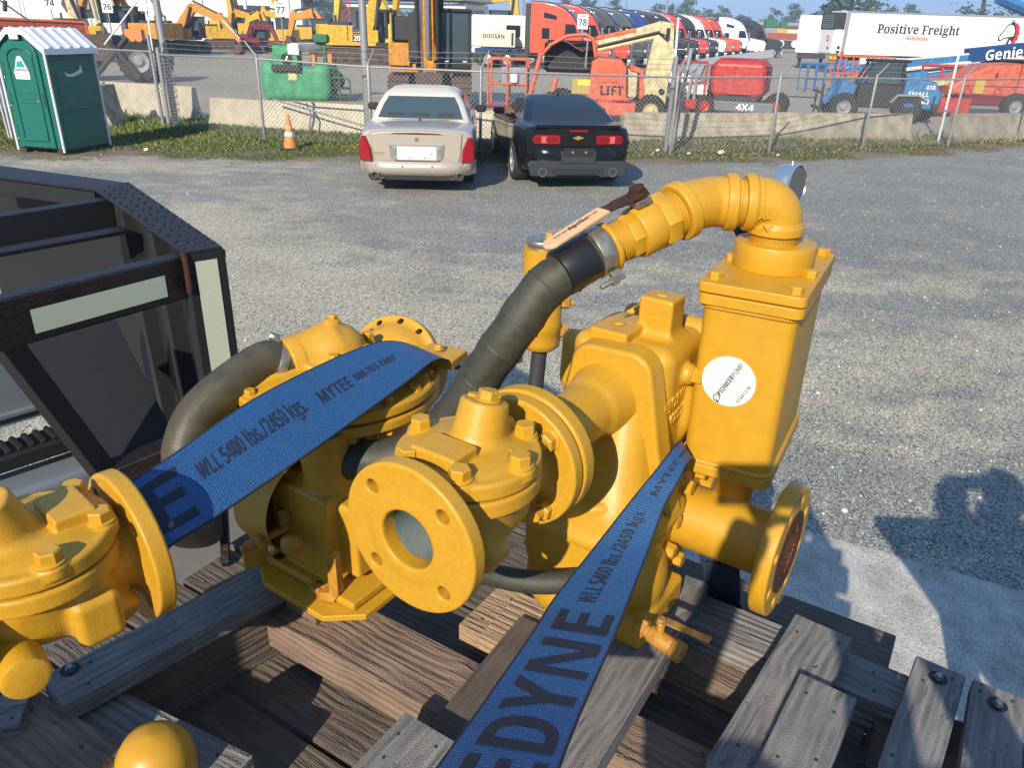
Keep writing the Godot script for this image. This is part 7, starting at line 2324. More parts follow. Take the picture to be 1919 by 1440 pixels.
func build_trailer_nose() -> void:
	var t := thing("trailer_gooseneck", "black steel gooseneck frame with pale reflective tape and tread plate corner, left foreground", "trailer")
	var o0 := Vector3(-2.0424, 1.99, -2.9167)
	var o1 := Vector3(-1.2934, 1.99, -2.5952)
	var o2 := Vector3(-0.7124, 1.99, -1.8307)
	var i2 := Vector3(-0.7831, 1.99, -1.7699)
	var i1 := Vector3(-1.345, 1.99, -2.4679)
	var i0 := Vector3(-1.8882, 1.99, -2.6804)
	part("top_plate", sheet(PackedVector3Array([o0, o1, i1, i0]), 0.008), M.worn_steel, t)
	var tread := part("tread_plate", sheet(PackedVector3Array([o1 + Vector3(0, 0.003, 0), o2 + Vector3(0, 0.003, 0), i2 + Vector3(0, 0.003, 0), i1 + Vector3(0, 0.003, 0)]), 0.008), M.black_steel, t)
	# raised lozenges of the tread plate
	var along := (o2 - o1)
	var studs := MB.new()
	for k in 26:
		for r in 4:
			var u := (k + 0.5 + (0.5 if r % 2 == 1 else 0.0)) / 27.0
			var v := (r + 0.5) / 4.0
			var p := (o1.lerp(o2, u)).lerp(i1.lerp(i2, u), v) + Vector3(0, 0.008, 0)
			var ang := (0.75 if (k + r) % 2 == 0 else -0.75) + 0.93
			studs.box(p, Vector3(0.022, 0.0035, 0.0055), 0.0016, Basis.from_euler(Vector3(0, ang, 0)))
	var sp := part("tread_studs", studs, M.black_steel, tread)
	sp.set_meta("kind", "stuff")
	# outer wall and lip under the tread edge
	var dn := Vector3(0, -1.0, 0)
	part("outer_wall", sheet(PackedVector3Array([o1, o2, o2 + dn, o1 + dn]), 0.008), M.black_steel, t)
	part("back_wall", sheet(PackedVector3Array([o0, o1, o1 + dn, o0 + dn]), 0.008), M.black_steel, t)
	part("lip", beam(o1 + Vector3(0, -0.012, 0), o2 + Vector3(0, -0.012, 0), 0.012, 0.022), M.worn_steel, t)
	part("lip", beam(i0 + Vector3(0, -0.03, 0), i1 + Vector3(0, -0.03, 0), 0.008, 0.05), M.black_steel, t)
	# inner wall with stiffeners
	var j1 := i1.lerp(o1, 0.45)
	var j2 := i2.lerp(o2, 0.45)
	part("inner_wall", sheet(PackedVector3Array([j1 + Vector3(0, -0.006, 0), j2 + Vector3(0, -0.006, 0), j2 + Vector3(0, -1.0, 0), j1 + Vector3(0, -1.0, 0)]), 0.006), M.black_steel, t)
	var inward := (i1 - o1).normalized()
	for k in [0.30, 0.66]:
		var top := j1.lerp(j2, k) + inward * 0.025
		part("stiffener", beam(top + Vector3(0, -0.01, 0), top + Vector3(0, -1.0, 0) + along.normalized() * 0.12, 0.045, 0.05), M.black_steel, t)
	# end post with vertical tape
	var pc := (i2 + o2) * 0.5
	var face := (i2 - o2).normalized()
	var outn := along.normalized()
	outn = (outn - face * outn.dot(face)).normalized()
	var pb := Basis(face, Vector3.UP, face.cross(Vector3.UP))
	var wdt := i2.distance_to(o2)
	part("end_post", MB.new().box(pc + Vector3(0, -0.40, 0) - outn * 0.022, Vector3(wdt, 0.80, 0.045), 0.004, pb), M.black_steel, t)
	part("weld_seam", MB.new().tube(PackedVector3Array([i2 + Vector3(0, 0.004, 0), i2 + Vector3(0.004, -0.03, 0.004), i2 + Vector3(0.004, -0.09, 0.006)]), 0.008, 8), M.rust, t)
	var td := MB.new()
	var tq := pc + outn * 0.0025 + face * (-0.002) + Vector3(0, -0.215, 0)
	var hx := face * 0.0265
	var hy := Vector3(0, 0.195, 0)
	td.quad(tq - hx - hy, tq + hx - hy, tq + hx + hy, tq - hx + hy, outn, outn, outn, outn, Vector2(0, 0), Vector2(0.6, 0), Vector2(0.6, 9.0), Vector2(0, 9.0))
	part("reflective_strip", td, M.reflective_tape, t)
	# front beam with horizontal tape
	var f1 := Vector3(-0.8017, 1.985, -1.8149)
	var f0 := Vector3(-1.0913, 1.985, -1.3651)
	var fb := beam(f0 + Vector3(0, -0.055, 0), f1 + Vector3(0, -0.055, 0), 0.05, 0.105, 0.006)
	part("front_beam", fb, M.worn_steel, t)
	var fx := (f1 - f0).normalized()
	var fz := fx.cross(Vector3.UP).normalized()
	var q0 := Vector3(-0.9407, 1.985, -1.4479)
	var q1 := Vector3(-0.763, 1.985, -1.7083)
	q0 = f0 + fx * (q0 - f0).dot(fx)
	q1 = f0 + fx * (q1 - f0).dot(fx) - fx * 0.008
	var tb := MB.new()
	var off := fz * 0.0262
	var y0 := Vector3(0, -0.036, 0)
	var y1 := Vector3(0, -0.088, 0)
	tb.quad(q0 + off + y1, q1 + off + y1, q1 + off + y0, q0 + off + y0, fz, fz, fz, fz, Vector2(0, 0), Vector2(7.5, 0), Vector2(7.5, 1.2), Vector2(0, 1.2))
	part("reflective_strip", tb, M.reflective_tape, t)
	# two cross beams behind it
	var cb := beam(Vector3(-1.5223, 1.975, -2.0692) + Vector3(0, -0.045, 0), Vector3(-1.2778, 1.975, -2.4182) + Vector3(0, -0.045, 0), 0.05, 0.10)
	part("cross_beam", cb, M.black_steel, t)
	part("cross_beam_flange", beam(Vector3(-1.4028, 1.94, -1.875) + Vector3(0, -0.01, 0), Vector3(-1.143, 1.94, -2.2268) + Vector3(0, -0.01, 0), 0.06, 0.012), M.worn_steel, t)
	# leaning leg and bottom rail
	part("leaning_leg", beam(Vector3(-1.1001, 1.9283, -1.4986), Vector3(-1.0255, 1.45, -1.6624), 0.05, 0.05), M.black_steel, t)
	part("leg_edge", beam(Vector3(-1.0861, 1.9275, -1.4762), Vector3(-1.0216, 1.4569, -1.6436), 0.006, 0.02), M.worn_steel, t)
	part("bottom_rail", beam(Vector3(-1.0452, 1.4311, -1.6537), Vector3(-0.8754, 1.4743, -1.7509), 0.07, 0.05), M.worn_steel, t)
	part("lower_panel", sheet(PackedVector3Array([Vector3(-0.9309, 1.4554, -1.7752), Vector3(-0.6896, 1.4617, -1.7781), Vector3(-0.6455, 1.1842, -1.5391), Vector3(-0.875, 1.1782, -1.5363)]), 0.01), M.black_steel, t)
	part("lower_upright", beam(Vector3(-0.7199, 1.4745, -1.6518), Vector3(-0.655, 1.3404, -1.4462), 0.02, 0.03), M.worn_steel, t)
	part("inner_panel", sheet(PackedVector3Array([Vector3(-1.2635, 1.7328, -1.8268), Vector3(-1.1054, 1.7517, -1.9899), Vector3(-0.8963, 1.4108, -1.8317), Vector3(-1.0268, 1.3942, -1.7137)]), 0.006), M.black_steel, t)
	part("pipe_stub", MB.new().cyl(Vector3(-0.7305, 1.5194, -1.5293), Vector3(-0.6943, 1.4442, -1.4062), 0.055, 0.055, 24, 0.003), M.black_steel, t)

	# grey pickup whose bed corner shows below the frame
	var k := thing("pickup_truck", "grey pickup bed corner with black ribbed rail below the black trailer frame", "pickup truck")
	var d0 := Vector3(-1.6919, 1.4958, -2.1247)
	var ang := Basis.from_euler(Vector3(0, deg_to_rad(48.0), 0))
	var r0 := Vector3(-1.3654, 1.397, -1.9135)
	part("bed_side", MB.new().box(r0 + ang * Vector3(-0.24, 0.16, -0.16), Vector3(0.8, 0.32, 0.10), 0.02, ang), M.truck_grey, k)
	part("bed_crease", MB.new().box(r0 + ang * Vector3(-0.22, 0.045, -0.10), Vector3(0.8, 0.016, 0.02), 0.004, ang), M.truck_grey, k)
	var rail := part("bed_rail", MB.new().box(r0 + ang * Vector3(-0.14, -0.03, 0.0), Vector3(0.5, 0.05, 0.11), 0.012, ang), M.plastic_black, k)
	for q in 16:
		part("rail_rib", MB.new().box(r0 + ang * Vector3(-0.37 + q * 0.030, 0.0, 0.0), Vector3(0.018, 0.014, 0.085), 0.005, ang), M.plastic_black, rail)
	part("bumper_corner", MB.new().box(r0 + ang * Vector3(-0.1, -0.14, 0.05), Vector3(0.60, 0.12, 0.16), 0.03, ang), M.truck_grey, k)
	part("lower_side", MB.new().box(r0 + ang * Vector3(-0.3, -0.44, 0.03), Vector3(2.6, 0.62, 0.14), 0.05, ang), M.truck_grey, k)
	for q in [-1.1, 0.45]:
		var c := r0 + ang * Vector3(q, 0, -0.04)
		c.y = 0.38
		part("wheel", MB.new().cyl(c - ang.z * 0.12, c + ang.z * 0.12, 0.38, 0.38, 24, 0.03), M.tyre, k)

# ---------------------------------------------------------------- timber pallet and the deck under it
var board_rng := RandomNumberGenerator.new()

func board(t: Node3D, a: Vector3, b: Vector3, w: float, h: float, kind: int, called := "plank") -> MeshInstance3D:
	# a, b: middle of the top face at both ends
	var x := (b - a).normalized()
	var z := x.cross(Vector3.UP).normalized()
	var o := MB.new()
	o.box(Vector3.ZERO, Vector3(a.distance_to(b), h, w), 0.0025, Basis.IDENTITY, Vector2(board_rng.randf() * 5.0, board_rng.randf()))
	var mi := part(called, o, M["timber%d" % kind], t)
	mi.transform = Transform3D(Basis(x, z.cross(x), z), (a + b) * 0.5 + Vector3(0, -h * 0.5, 0))
	if w > 0.075:
		for e in [-1.0, 1.0]:
			for k in 2:
				var q := Vector3(e * (a.distance_to(b) * 0.5 - board_rng.randf_range(0.02, 0.07)), h * 0.5 - 0.002, (k - 0.5) * w * board_rng.randf_range(0.4, 0.7))
				part("nail", MB.new().cyl(q, q + Vector3(0, 0.0028, 0), 0.0034, 0.003, 8), M.dark, mi)
	return mi

func screw(at: Vector3, parent: Node3D) -> void:
	var inv := parent.transform.affine_inverse()
	var m := MB.new()
	m.lathe(Transform3D(inv.basis * Basis.IDENTITY, inv * at), PackedVector2Array([Vector2(0.0155, 0.0012), Vector2(0.014, 0.0012), Vector2(0.014, 0.0004), Vector2(0, 0.0004)]), 20)
	part("counterbore", m, M.black, parent)
	part("screw", MB.new().bolt(inv * (at + Vector3(0, 0.001, 0)), inv.basis * Vector3(0.1, 1, 0.1).normalized(), 0.011, 0.006, true, 0.4), M.steel, parent)

func build_pallet() -> void:
	board_rng.seed = 77
	var t := thing("timber_pallet", "weathered grey timber pallet of crossed beams and planks beneath the yellow pumps", "pallet")
	# upper layer
	var y := 1.5
	var b1 := board(t, Vector3(-0.7326, 1.5, -0.9169), Vector3(-0.4248, 1.5, -1.2708), 0.092, 0.040, 0)
	screw(Vector3(-0.7275, 1.5, -0.9629), b1)
	board(t, Vector3(-0.8349, 1.49, -0.8856), Vector3(-0.7693, 1.49, -0.9073), 0.10, 0.04, 0)
	board(t, Vector3(-0.7327, 1.455, -0.9343), Vector3(-0.4138, 1.455, -0.7882), 0.125, 0.045, 0)
	board(t, Vector3(-0.8364, 1.47, -0.8929), Vector3(-0.6196, 1.47, -0.7744), 0.15, 0.04, 1)
	board(t, Vector3(-0.7406, 1.452, -0.9071), Vector3(-0.4564, 1.452, -1.2124), 0.045, 0.14, 2)
	board(t, Vector3(-0.5359, 1.44, -1.2897), Vector3(-0.0393, 1.44, -0.9826), 0.135, 0.075, 1)
	board(t, Vector3(-0.4058, 1.478, -1.2318), Vector3(-0.3368, 1.478, -1.1869), 0.10, 0.034, 1, "block")
	board(t, Vector3(0.0604, 1.455, -1.1618), Vector3(-0.1368, 1.455, -0.8108), 0.070, 0.09, 2)
	board(t, Vector3(-0.1113, 1.5, -0.8692), Vector3(-0.1821, 1.5, -0.7569), 0.105, 0.045, 0)
	var strap_plank := board(t, Vector3(0.3413, 1.5, -1.2748), Vector3(0.0367, 1.5, -0.7726), 0.150, 0.045, 0)
	board(t, Vector3(0.3284, 1.47, -1.225), Vector3(0.695, 1.47, -0.9932), 0.10, 0.07, 0)
	var ba := board(t, Vector3(0.5889, 1.51, -1.1128), Vector3(0.3489, 1.51, -0.7838), 0.105, 0.038, 0)
	var bb := board(t, Vector3(0.5348, 1.53, -0.9489), Vector3(0.4049, 1.53, -0.7614), 0.092, 0.036, 0)
	var bc := board(t, Vector3(0.7687, 1.5, -1.0312), Vector3(0.5886, 1.5, -0.7817), 0.080, 0.036, 0)
	screw(Vector3(0.7477, 1.5, -0.9998), bc)
	var bd := board(t, Vector3(0.8439, 1.5, -0.9809), Vector3(0.7113, 1.5, -0.777), 0.080, 0.036, 0)
	screw(Vector3(0.8191, 1.5, -0.9448), bd)
	# stringers on edge and cross members below
	board(t, Vector3(0.2207, 1.42, -1.2306), Vector3(0.5139, 1.42, -1.0214), 0.09, 0.06, 1)
	board(t, Vector3(0.2546, 1.36, -1.1978), Vector3(0.4743, 1.36, -1.0505), 0.14, 0.03, 2)
	board(t, Vector3(0.1097, 1.43, -0.9855), Vector3(0.3535, 1.43, -0.8369), 0.10, 0.05, 1)
	board(t, Vector3(0.6471, 1.44, -0.9842), Vector3(0.8679, 1.44, -0.8747), 0.09, 0.09, 2)
	board(t, Vector3(-0.0514, 1.44, -1.2278), Vector3(0.1356, 1.44, -1.1097), 0.15, 0.05, 3)
	# floor planks
	for k in 8:
		var o := Vector3(0.5592, 0, -0.829) * (k * 0.148 - 0.26)
		var c := Vector3(-0.3796, 1.335, -1.0425) + o
		var u := Vector3(0.853, 0, 0.5225)
		board(t, c - u * (0.50 + 0.03 * (k % 3)), c + u * (0.88 + (0.02 if k % 2 == 0 else 0.0)), 0.138, 0.028, 2, "floor_plank")
	# the flat deck of the trailer that the pallet stands on
	var d := thing("flat_trailer", "dark steel trailer deck carrying the timber pallet", "trailer", Vector3.ZERO, 0.0)
	var fr := Basis.from_euler(Vector3(0, deg_to_rad(-32.0), 0))
	var dc := Vector3(-0.02, 1.22, -0.55)
	part("deck", MB.new().box(dc, Vector3(1.15, 0.05, 1.7), 0.006, fr), M.worn_steel, d)
	for q in [-0.35, 0.35]:
		part("bearer", MB.new().box(dc + fr * Vector3(q, 0.056, 0.0), Vector3(0.09, 0.06, 1.6), 0.004, fr), M.timber2, d)
		part("chassis_rail", MB.new().box(dc + fr * Vector3(q, -0.11, 0.0), Vector3(0.08, 0.16, 1.65), 0.006, fr), M.black_steel, d)
		for e in [-0.45, 0.5]:
			var c := dc + fr * Vector3(q * 1.15, 0, e)
			c.y = 0.36
			part("wheel", MB.new().cyl(c - fr.x * 0.11, c + fr.x * 0.11, 0.36, 0.36, 26, 0.03), M.tyre, d)
	part("axle", MB.new().box(dc + Vector3(0, -0.86, 0) + fr * Vector3(0, 0, -0.45), Vector3(0.8, 0.10, 0.10), 0.01, fr).box(dc + Vector3(0, -0.86, 0) + fr * Vector3(0, 0, 0.5), Vector3(0.8, 0.10, 0.10), 0.01, fr).box(dc + Vector3(0, -0.5, 0), Vector3(0.6, 0.75, 1.3), 0.01, fr), M.black_steel, d)
	# rounded yellow cap of the pump standing nearest to us
	var cap := thing("round_pump_cap", "smooth rounded yellow pump cap at the bottom edge over the timbers", "pump", Vector3(-0.5144, 1.492, -0.7983))
	part("cap_shell", MB.new().lathe(Transform3D.IDENTITY, PackedVector2Array([Vector2(0.0, -0.12), Vector2(0.054, -0.12), Vector2(0.056, 0.0), Vector2(0.052, 0.021), Vector2(0.041, 0.040), Vector2(0.024, 0.051), Vector2(0.0, 0.055)]), 40, 60.0), M.paint, cap)
	part("cap_neck", MB.new().cyl(Vector3(0, -0.2, 0), Vector3(0, -0.1, 0), 0.045, 0.045, 28, 0.004), M.cast, cap)

# ---------------------------------------------------------------- ratchet straps
func strap_rows(l: PackedVector3Array, r: PackedVector3Array, per := 10, sag := 0.0) -> Array:
	var ls := smooth_path(l, per)
	var rs := smooth_path(r, per)
	var rows := []
	for i in ls.size():
		var row := PackedVector3Array()
		for k in 7:
			row.append(ls[i].lerp(rs[i], k / 6.0))
		rows.append(row)
	return rows

func strap_mesh(rows: Array, thick := 0.0022) -> Array:
	# the band as two faces with selvedges; returns [band, edges]
	var n := rows.size()
	var nrm := []
	var up := []
	var dn := []
	var run := 0.0
	var runs := PackedFloat32Array()
	for i in n:
		var t: Vector3 = rows[mini(i + 1, n - 1)][3] - rows[maxi(i - 1, 0)][3]
		var a: Vector3 = rows[i][6] - rows[i][0]
		var q := a.cross(t).normalized()
		if q.y < 0.0:
			q = -q
		nrm.append(q)
		var u := PackedVector3Array()
		var d := PackedVector3Array()
		for k in 7:
			u.append(rows[i][k] + q * thick * 0.5)
			d.append(rows[i][k] - q * thick * 0.5)
		up.append(u)
		dn.append(d)
		if i:
			run += rows[i][3].distance_to(rows[i - 1][3])
		runs.append(run)
	var band := MB.new()
	for i in n - 1:
		var q0: Vector3 = nrm[i]
		var q1: Vector3 = nrm[i + 1]
		for k in 6:
			var ua := Vector2(runs[i] * 14.0, k / 6.0 * 1.6)
			var ub := Vector2(runs[i] * 14.0, (k + 1) / 6.0 * 1.6)
			var uc := Vector2(runs[i + 1] * 14.0, (k + 1) / 6.0 * 1.6)
			var ud := Vector2(runs[i + 1] * 14.0, k / 6.0 * 1.6)
			# ribs of the weave run across the band
			ua = Vector2(ua.y, ua.x); ub = Vector2(ub.y, ub.x); uc = Vector2(uc.y, uc.x); ud = Vector2(ud.y, ud.x)
			band.quad(up[i][k], up[i][k + 1], up[i + 1][k + 1], up[i + 1][k], q0, q0, q1, q1, ua, ub, uc, ud)
			band.quad(dn[i][k], dn[i][k + 1], dn[i + 1][k + 1], dn[i + 1][k], -q0, -q0, -q1, -q1, ua, ub, uc, ud)
	var edge := MB.new()
	for k in [0, 6]:
		var pth := PackedVector3Array()
		for i in n:
			pth.append(rows[i][k])
		edge.tube(pth, 0.0019, 6)
	return [band, edge]

func strap_print(called: String, s: String, rows: Array, from: float, length: float, across: float, high: float, parent: Node3D, flip := false, bold := true) -> void:
	# print laid onto the band: x runs along it, y across it
	var tm := text_mesh(s, 1.0, 0.0, "Droid Sans", bold)
	tm.horizontal_alignment = HORIZONTAL_ALIGNMENT_LEFT
	var arr := tm.get_mesh_arrays()
	var V: PackedVector3Array = arr[Mesh.ARRAY_VERTEX]
	var I: PackedInt32Array = arr[Mesh.ARRAY_INDEX]
	var lo := Vector2(1e9, 1e9)
	var hi := Vector2(-1e9, -1e9)
	for q in V:
		lo = Vector2(minf(lo.x, q.x), minf(lo.y, q.y))
		hi = Vector2(maxf(hi.x, q.x), maxf(hi.y, q.y))
	var runs := PackedFloat32Array([0.0])
	for i in range(1, rows.size()):
		runs.append(runs[i - 1] + rows[i][3].distance_to(rows[i - 1][3]))
	var place := func(q: Vector2) -> Array:
		var u: float = from + (q.x - lo.x) / (hi.x - lo.x) * length
		var v: float = across + ((q.y - lo.y) / (hi.y - lo.y) - 0.5) * high
		if flip:
			v = -v
		var i := 0
		while i < rows.size() - 2 and runs[i + 1] < u:
			i += 1
		var t: float = (u - runs[i]) / maxf(runs[i + 1] - runs[i], 1e-6)
		var a: Vector3 = rows[i][0].lerp(rows[i + 1][0], t)
		var b: Vector3 = rows[i][6].lerp(rows[i + 1][6], t)
		var tan: Vector3 = rows[i + 1][3] - rows[i][3]
		var nn := (b - a).cross(tan).normalized()
		if nn.y < 0.0:
			nn = -nn
		return [a.lerp(b, 0.5 - v / 0.1) + nn * 0.0019, nn]
	var mb := MB.new()
	for i in range(0, I.size(), 3):
		# cut each triangle so that it can follow the bend
		var stack := [[Vector2(V[I[i]].x, V[I[i]].y), Vector2(V[I[i + 1]].x, V[I[i + 1]].y), Vector2(V[I[i + 2]].x, V[I[i + 2]].y)]]
		while stack.size():
			var tr: Array = stack.pop_back()
			var best := 0
			var len_ := 0.0
			for k in 3:
				var d: float = absf(tr[k].x - tr[(k + 1) % 3].x) / (hi.x - lo.x) * length
				if d > len_:
					len_ = d
					best = k
			if len_ > 0.02:
				var m: Vector2 = (tr[best] + tr[(best + 1) % 3]) * 0.5
				stack.append([tr[best], m, tr[(best + 2) % 3]])
				stack.append([m, tr[(best + 1) % 3], tr[(best + 2) % 3]])
			else:
				var a: Array = place.call(tr[0])
				var b: Array = place.call(tr[1])
				var c: Array = place.call(tr[2])
				mb.tri(a[0], b[0], c[0], a[1], b[1], c[1])
	part(called, mb, M.web_ink, parent)

func build_straps() -> void:
	var l := thing("cargo_strap", "worn blue webbing strap pulled over the diaphragm pump at centre left, print reading upwards", "strap")
	var rows := strap_rows(
		PackedVector3Array([Vector3(-0.6211, 1.8081, -0.9136), Vector3(-0.5368, 1.9031, -0.8916), Vector3(-0.4895, 1.9191, -0.9762), Vector3(-0.4236, 1.9388, -1.1066), Vector3(-0.3461, 1.948, -1.2321), Vector3(-0.2707, 1.9518, -1.3331), Vector3(-0.2251, 1.9371, -1.3924), Vector3(-0.1786, 1.8821, -1.4771), Vector3(-0.1314, 1.8049, -1.5736)]),
		PackedVector3Array([Vector3(-0.4817, 1.7781, -0.8225), Vector3(-0.4438, 1.8706, -0.8048), Vector3(-0.409, 1.8694, -0.8869), Vector3(-0.3273, 1.8828, -1.0254), Vector3(-0.2571, 1.8953, -1.1525), Vector3(-0.1908, 1.9112, -1.2647), Vector3(-0.1473, 1.9219, -1.3413), Vector3(-0.1203, 1.8754, -1.4409), Vector3(-0.0823, 1.7982, -1.5485)]))
	var sm := strap_mesh(rows)
	part("webbing", sm[0], M.webbing, l)
	part("selvedge", sm[1], M.web_edge, l)
	strap_print("print", "E", rows, 0.125, 0.072, 0.0, 0.072, l)
	strap_print("print", "WLL 5400 lbs./2450 kgs.", rows, 0.225, 0.22, 0.006, 0.034, l)
	strap_print("print", "MYTEE", rows, 0.475, 0.075, 0.004, 0.021, l)
	strap_print("print", "888-705-TARP", rows, 0.56, 0.105, 0.004, 0.014, l)

	var r := thing("cargo_strap", "bright blue webbing strap with large black lettering running to the bottom edge, right of centre", "strap")
	var rr := strap_rows(
		PackedVector3Array([Vector3(-0.1003, 1.8896, -0.4002), Vector3(-0.0624, 1.8345, -0.529), Vector3(-0.0142, 1.7927, -0.6639), Vector3(0.0394, 1.7755, -0.7882), Vector3(0.0695, 1.7676, -0.8618), Vector3(0.1382, 1.7844, -0.9688), Vector3(0.1998, 1.8263, -1.0378), Vector3(0.2321, 1.8532, -1.0668), Vector3(0.2707, 1.8783, -1.1116), Vector3(0.2942, 1.8592, -1.1689)]),
		PackedVector3Array([Vector3(0.0238, 1.8974, -0.3818), Vector3(0.0503, 1.8401, -0.5095), Vector3(0.0902, 1.7946, -0.6428), Vector3(0.1388, 1.7779, -0.7673), Vector3(0.1664, 1.7715, -0.8415), Vector3(0.211, 1.7837, -0.9519), Vector3(0.2429, 1.8249, -1.0151), Vector3(0.2694, 1.8528, -1.0501), Vector3(0.2877, 1.8568, -1.0906), Vector3(0.3135, 1.8313, -1.1559)]))
	var sr := strap_mesh(rr)
	part("webbing", sr[0], M.webbing, r)
	part("selvedge", sr[1], M.web_edge, r)
	strap_print("print", "EDYNE", rr, 0.125, 0.36, -0.004, 0.074, r)
	strap_print("print", "WLL 5400 lbs./2450 kgs.", rr, 0.505, 0.20, 0.002, 0.038, r)
	strap_print("print", "MYTEE", rr, 0.735, 0.075, 0.0, 0.026, r)
	strap_print("print", "888-705-TARP", rr, 0.82, 0.07, 0.0, 0.014, r)

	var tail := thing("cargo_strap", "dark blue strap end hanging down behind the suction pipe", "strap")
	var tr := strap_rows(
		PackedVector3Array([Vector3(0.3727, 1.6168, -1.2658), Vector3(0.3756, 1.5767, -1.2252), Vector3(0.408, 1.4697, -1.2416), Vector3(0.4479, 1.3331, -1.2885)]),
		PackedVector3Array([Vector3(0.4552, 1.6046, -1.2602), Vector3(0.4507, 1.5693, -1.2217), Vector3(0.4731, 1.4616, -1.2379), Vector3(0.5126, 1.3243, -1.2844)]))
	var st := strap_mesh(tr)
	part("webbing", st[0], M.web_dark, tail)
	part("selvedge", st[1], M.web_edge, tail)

# ---------------------------------------------------------------- the pumps
func bent_elbow(path: PackedVector3Array, per := 8) -> PackedVector3Array:
	return smooth_path(path, per)

# check valve: flow along z, free flange at +z, cover on top
func valve_parts(root: Node3D) -> void:
	var b := Cast.new()
	b.cyl(Vector3(0, 0, 0.101), Vector3(0, 0, 0.125), 0.105, 0.004)
	b.cyl(Vector3(0, 0, -0.135), Vector3(0, 0, -0.112), 0.103, 0.003)
	b.cyl(Vector3(0, 0, -0.12), Vector3(0, 0, 0.115), 0.052, 0.002, 0.022)
	b.cone(Vector3(0, -0.062, 0), Vector3(0, 0.04, 0), 0.052, 0.088, 0.018, 0.02)
	b.bx(Vector3(0.0, -0.005, 0.0), Vector3(0.068, 0.036, 0.062), 0.022, 0.02)
	b.cyl(Vector3(0, 0.024, 0), Vector3(0, 0.049, 0), 0.0975, 0.004, 0.006)
	b.cyl(Vector3(0.045, -0.045, 0.03), Vector3(0.075, -0.06, 0.03), 0.024, 0.008, 0.02)
	b.bx(Vector3(-0.058, -0.028, 0.035), Vector3(0.032, 0.034, 0.028), 0.012, 0.012)
	b.cyl(Vector3(-0.035, -0.045, 0.066), Vector3(-0.060, -0.060, 0.072), 0.024, 0.008, 0.008)
	b.cyl(Vector3(0, 0, -0.2), Vector3(0, 0, 0.2), 0.041, 0.0, 0.004, 1)
	for k in 4:
		var a := PI / 4 + k * PI / 2
		var p := Vector3(cos(a), sin(a), 0) * 0.080
		b.cyl(p + Vector3(0, 0, 0.09), p + Vector3(0, 0, 0.14), 0.0098, 0.0, 0.003, 1)
		b.cyl(p + Vector3(0, 0, -0.15), p + Vector3(0, 0, -0.10), 0.0098, 0.0, 0.0, 1)
	obj("body", b.mesh(0.0032), M.cast, root)
	# the bore still shows its grey-blue primer
	var bore := MB.new()
	bore.lathe(Transform3D(MB.aim(Vector3(0, 0, 1)), Vector3(0, 0, -0.13)), PackedVector2Array([Vector2(0.0392, 0.236), Vector2(0.0392, 0.0)]), 32)
	bore.lathe(Transform3D(MB.aim(Vector3(0, 0, 1)), Vector3(0, 0, -0.05)), PackedVector2Array([Vector2(0.0389, 0.0), Vector2(0.0, 0.008)]), 32)
	part("bore_lining", bore, M.primer, root)
	var c := Cast.new()
	c.cyl(Vector3(0, 0.0515, 0), Vector3(0, 0.076, 0), 0.0975, 0.005)
	c.egg(Vector3(0, 0.074, 0), Vector3(0.075, 0.012, 0.075), 0.01)
	c.bx(Vector3(-0.004, 0.086, 0.047), Vector3(0.036, 0.0135, 0.025), 0.004, 0.003)
	c.cone(Vector3(0.0, 0.065, -0.016), Vector3(0.0, 0.133, -0.036), 0.040, 0.0325, 0.004, 0.012)
	c.bx(Vector3(0.0, 0.082, -0.06), Vector3(0.02, 0.014, 0.02), 0.006, 0.018)
	for k in 6:
		var a := k * PI / 3
		c.cyl(Vector3(cos(a) * 0.083, 0.062, sin(a) * 0.083), Vector3(cos(a) * 0.083, 0.0775, sin(a) * 0.083), 0.0185, 0.002, 0.004)
	var cover := obj("cover", c.mesh(0.0032), M.cast, root)
	for k in 6:
		var a := k * PI / 3
		part("bolt", MB.new().bolt(Vector3(cos(a) * 0.083, 0.0782, sin(a) * 0.083), Vector3.UP, 0.025, 0.014, true, 0.4 * k), M.paint, root)
	part("plug", MB.new().bolt(Vector3(0.004, 0.1325, -0.0365), Vector3(0, 1, -0.24).normalized(), 0.026, 0.012, true, 0.3), M.paint, cover)
	part("plug", MB.new().bolt(Vector3(-0.018, 0.131, -0.036), Vector3(0, 1, -0.24).normalized(), 0.018, 0.006, false, 0.1), M.paint, cover)
	var mark := letters("casting_mark", "IT", 0.024, M.cast, cover, Transform3D(Basis(Vector3(-0.2, 0, -0.98).normalized(), Vector3(0.98, 0, -0.2).normalized() * -1.0, Vector3.UP) , Vector3(0.047, 0.0815, -0.012)), 0.003)
	mark.rotation_degrees.x -= 0.0

func build_pumps() -> void:
	build_pump_unit()
	build_far_pump()

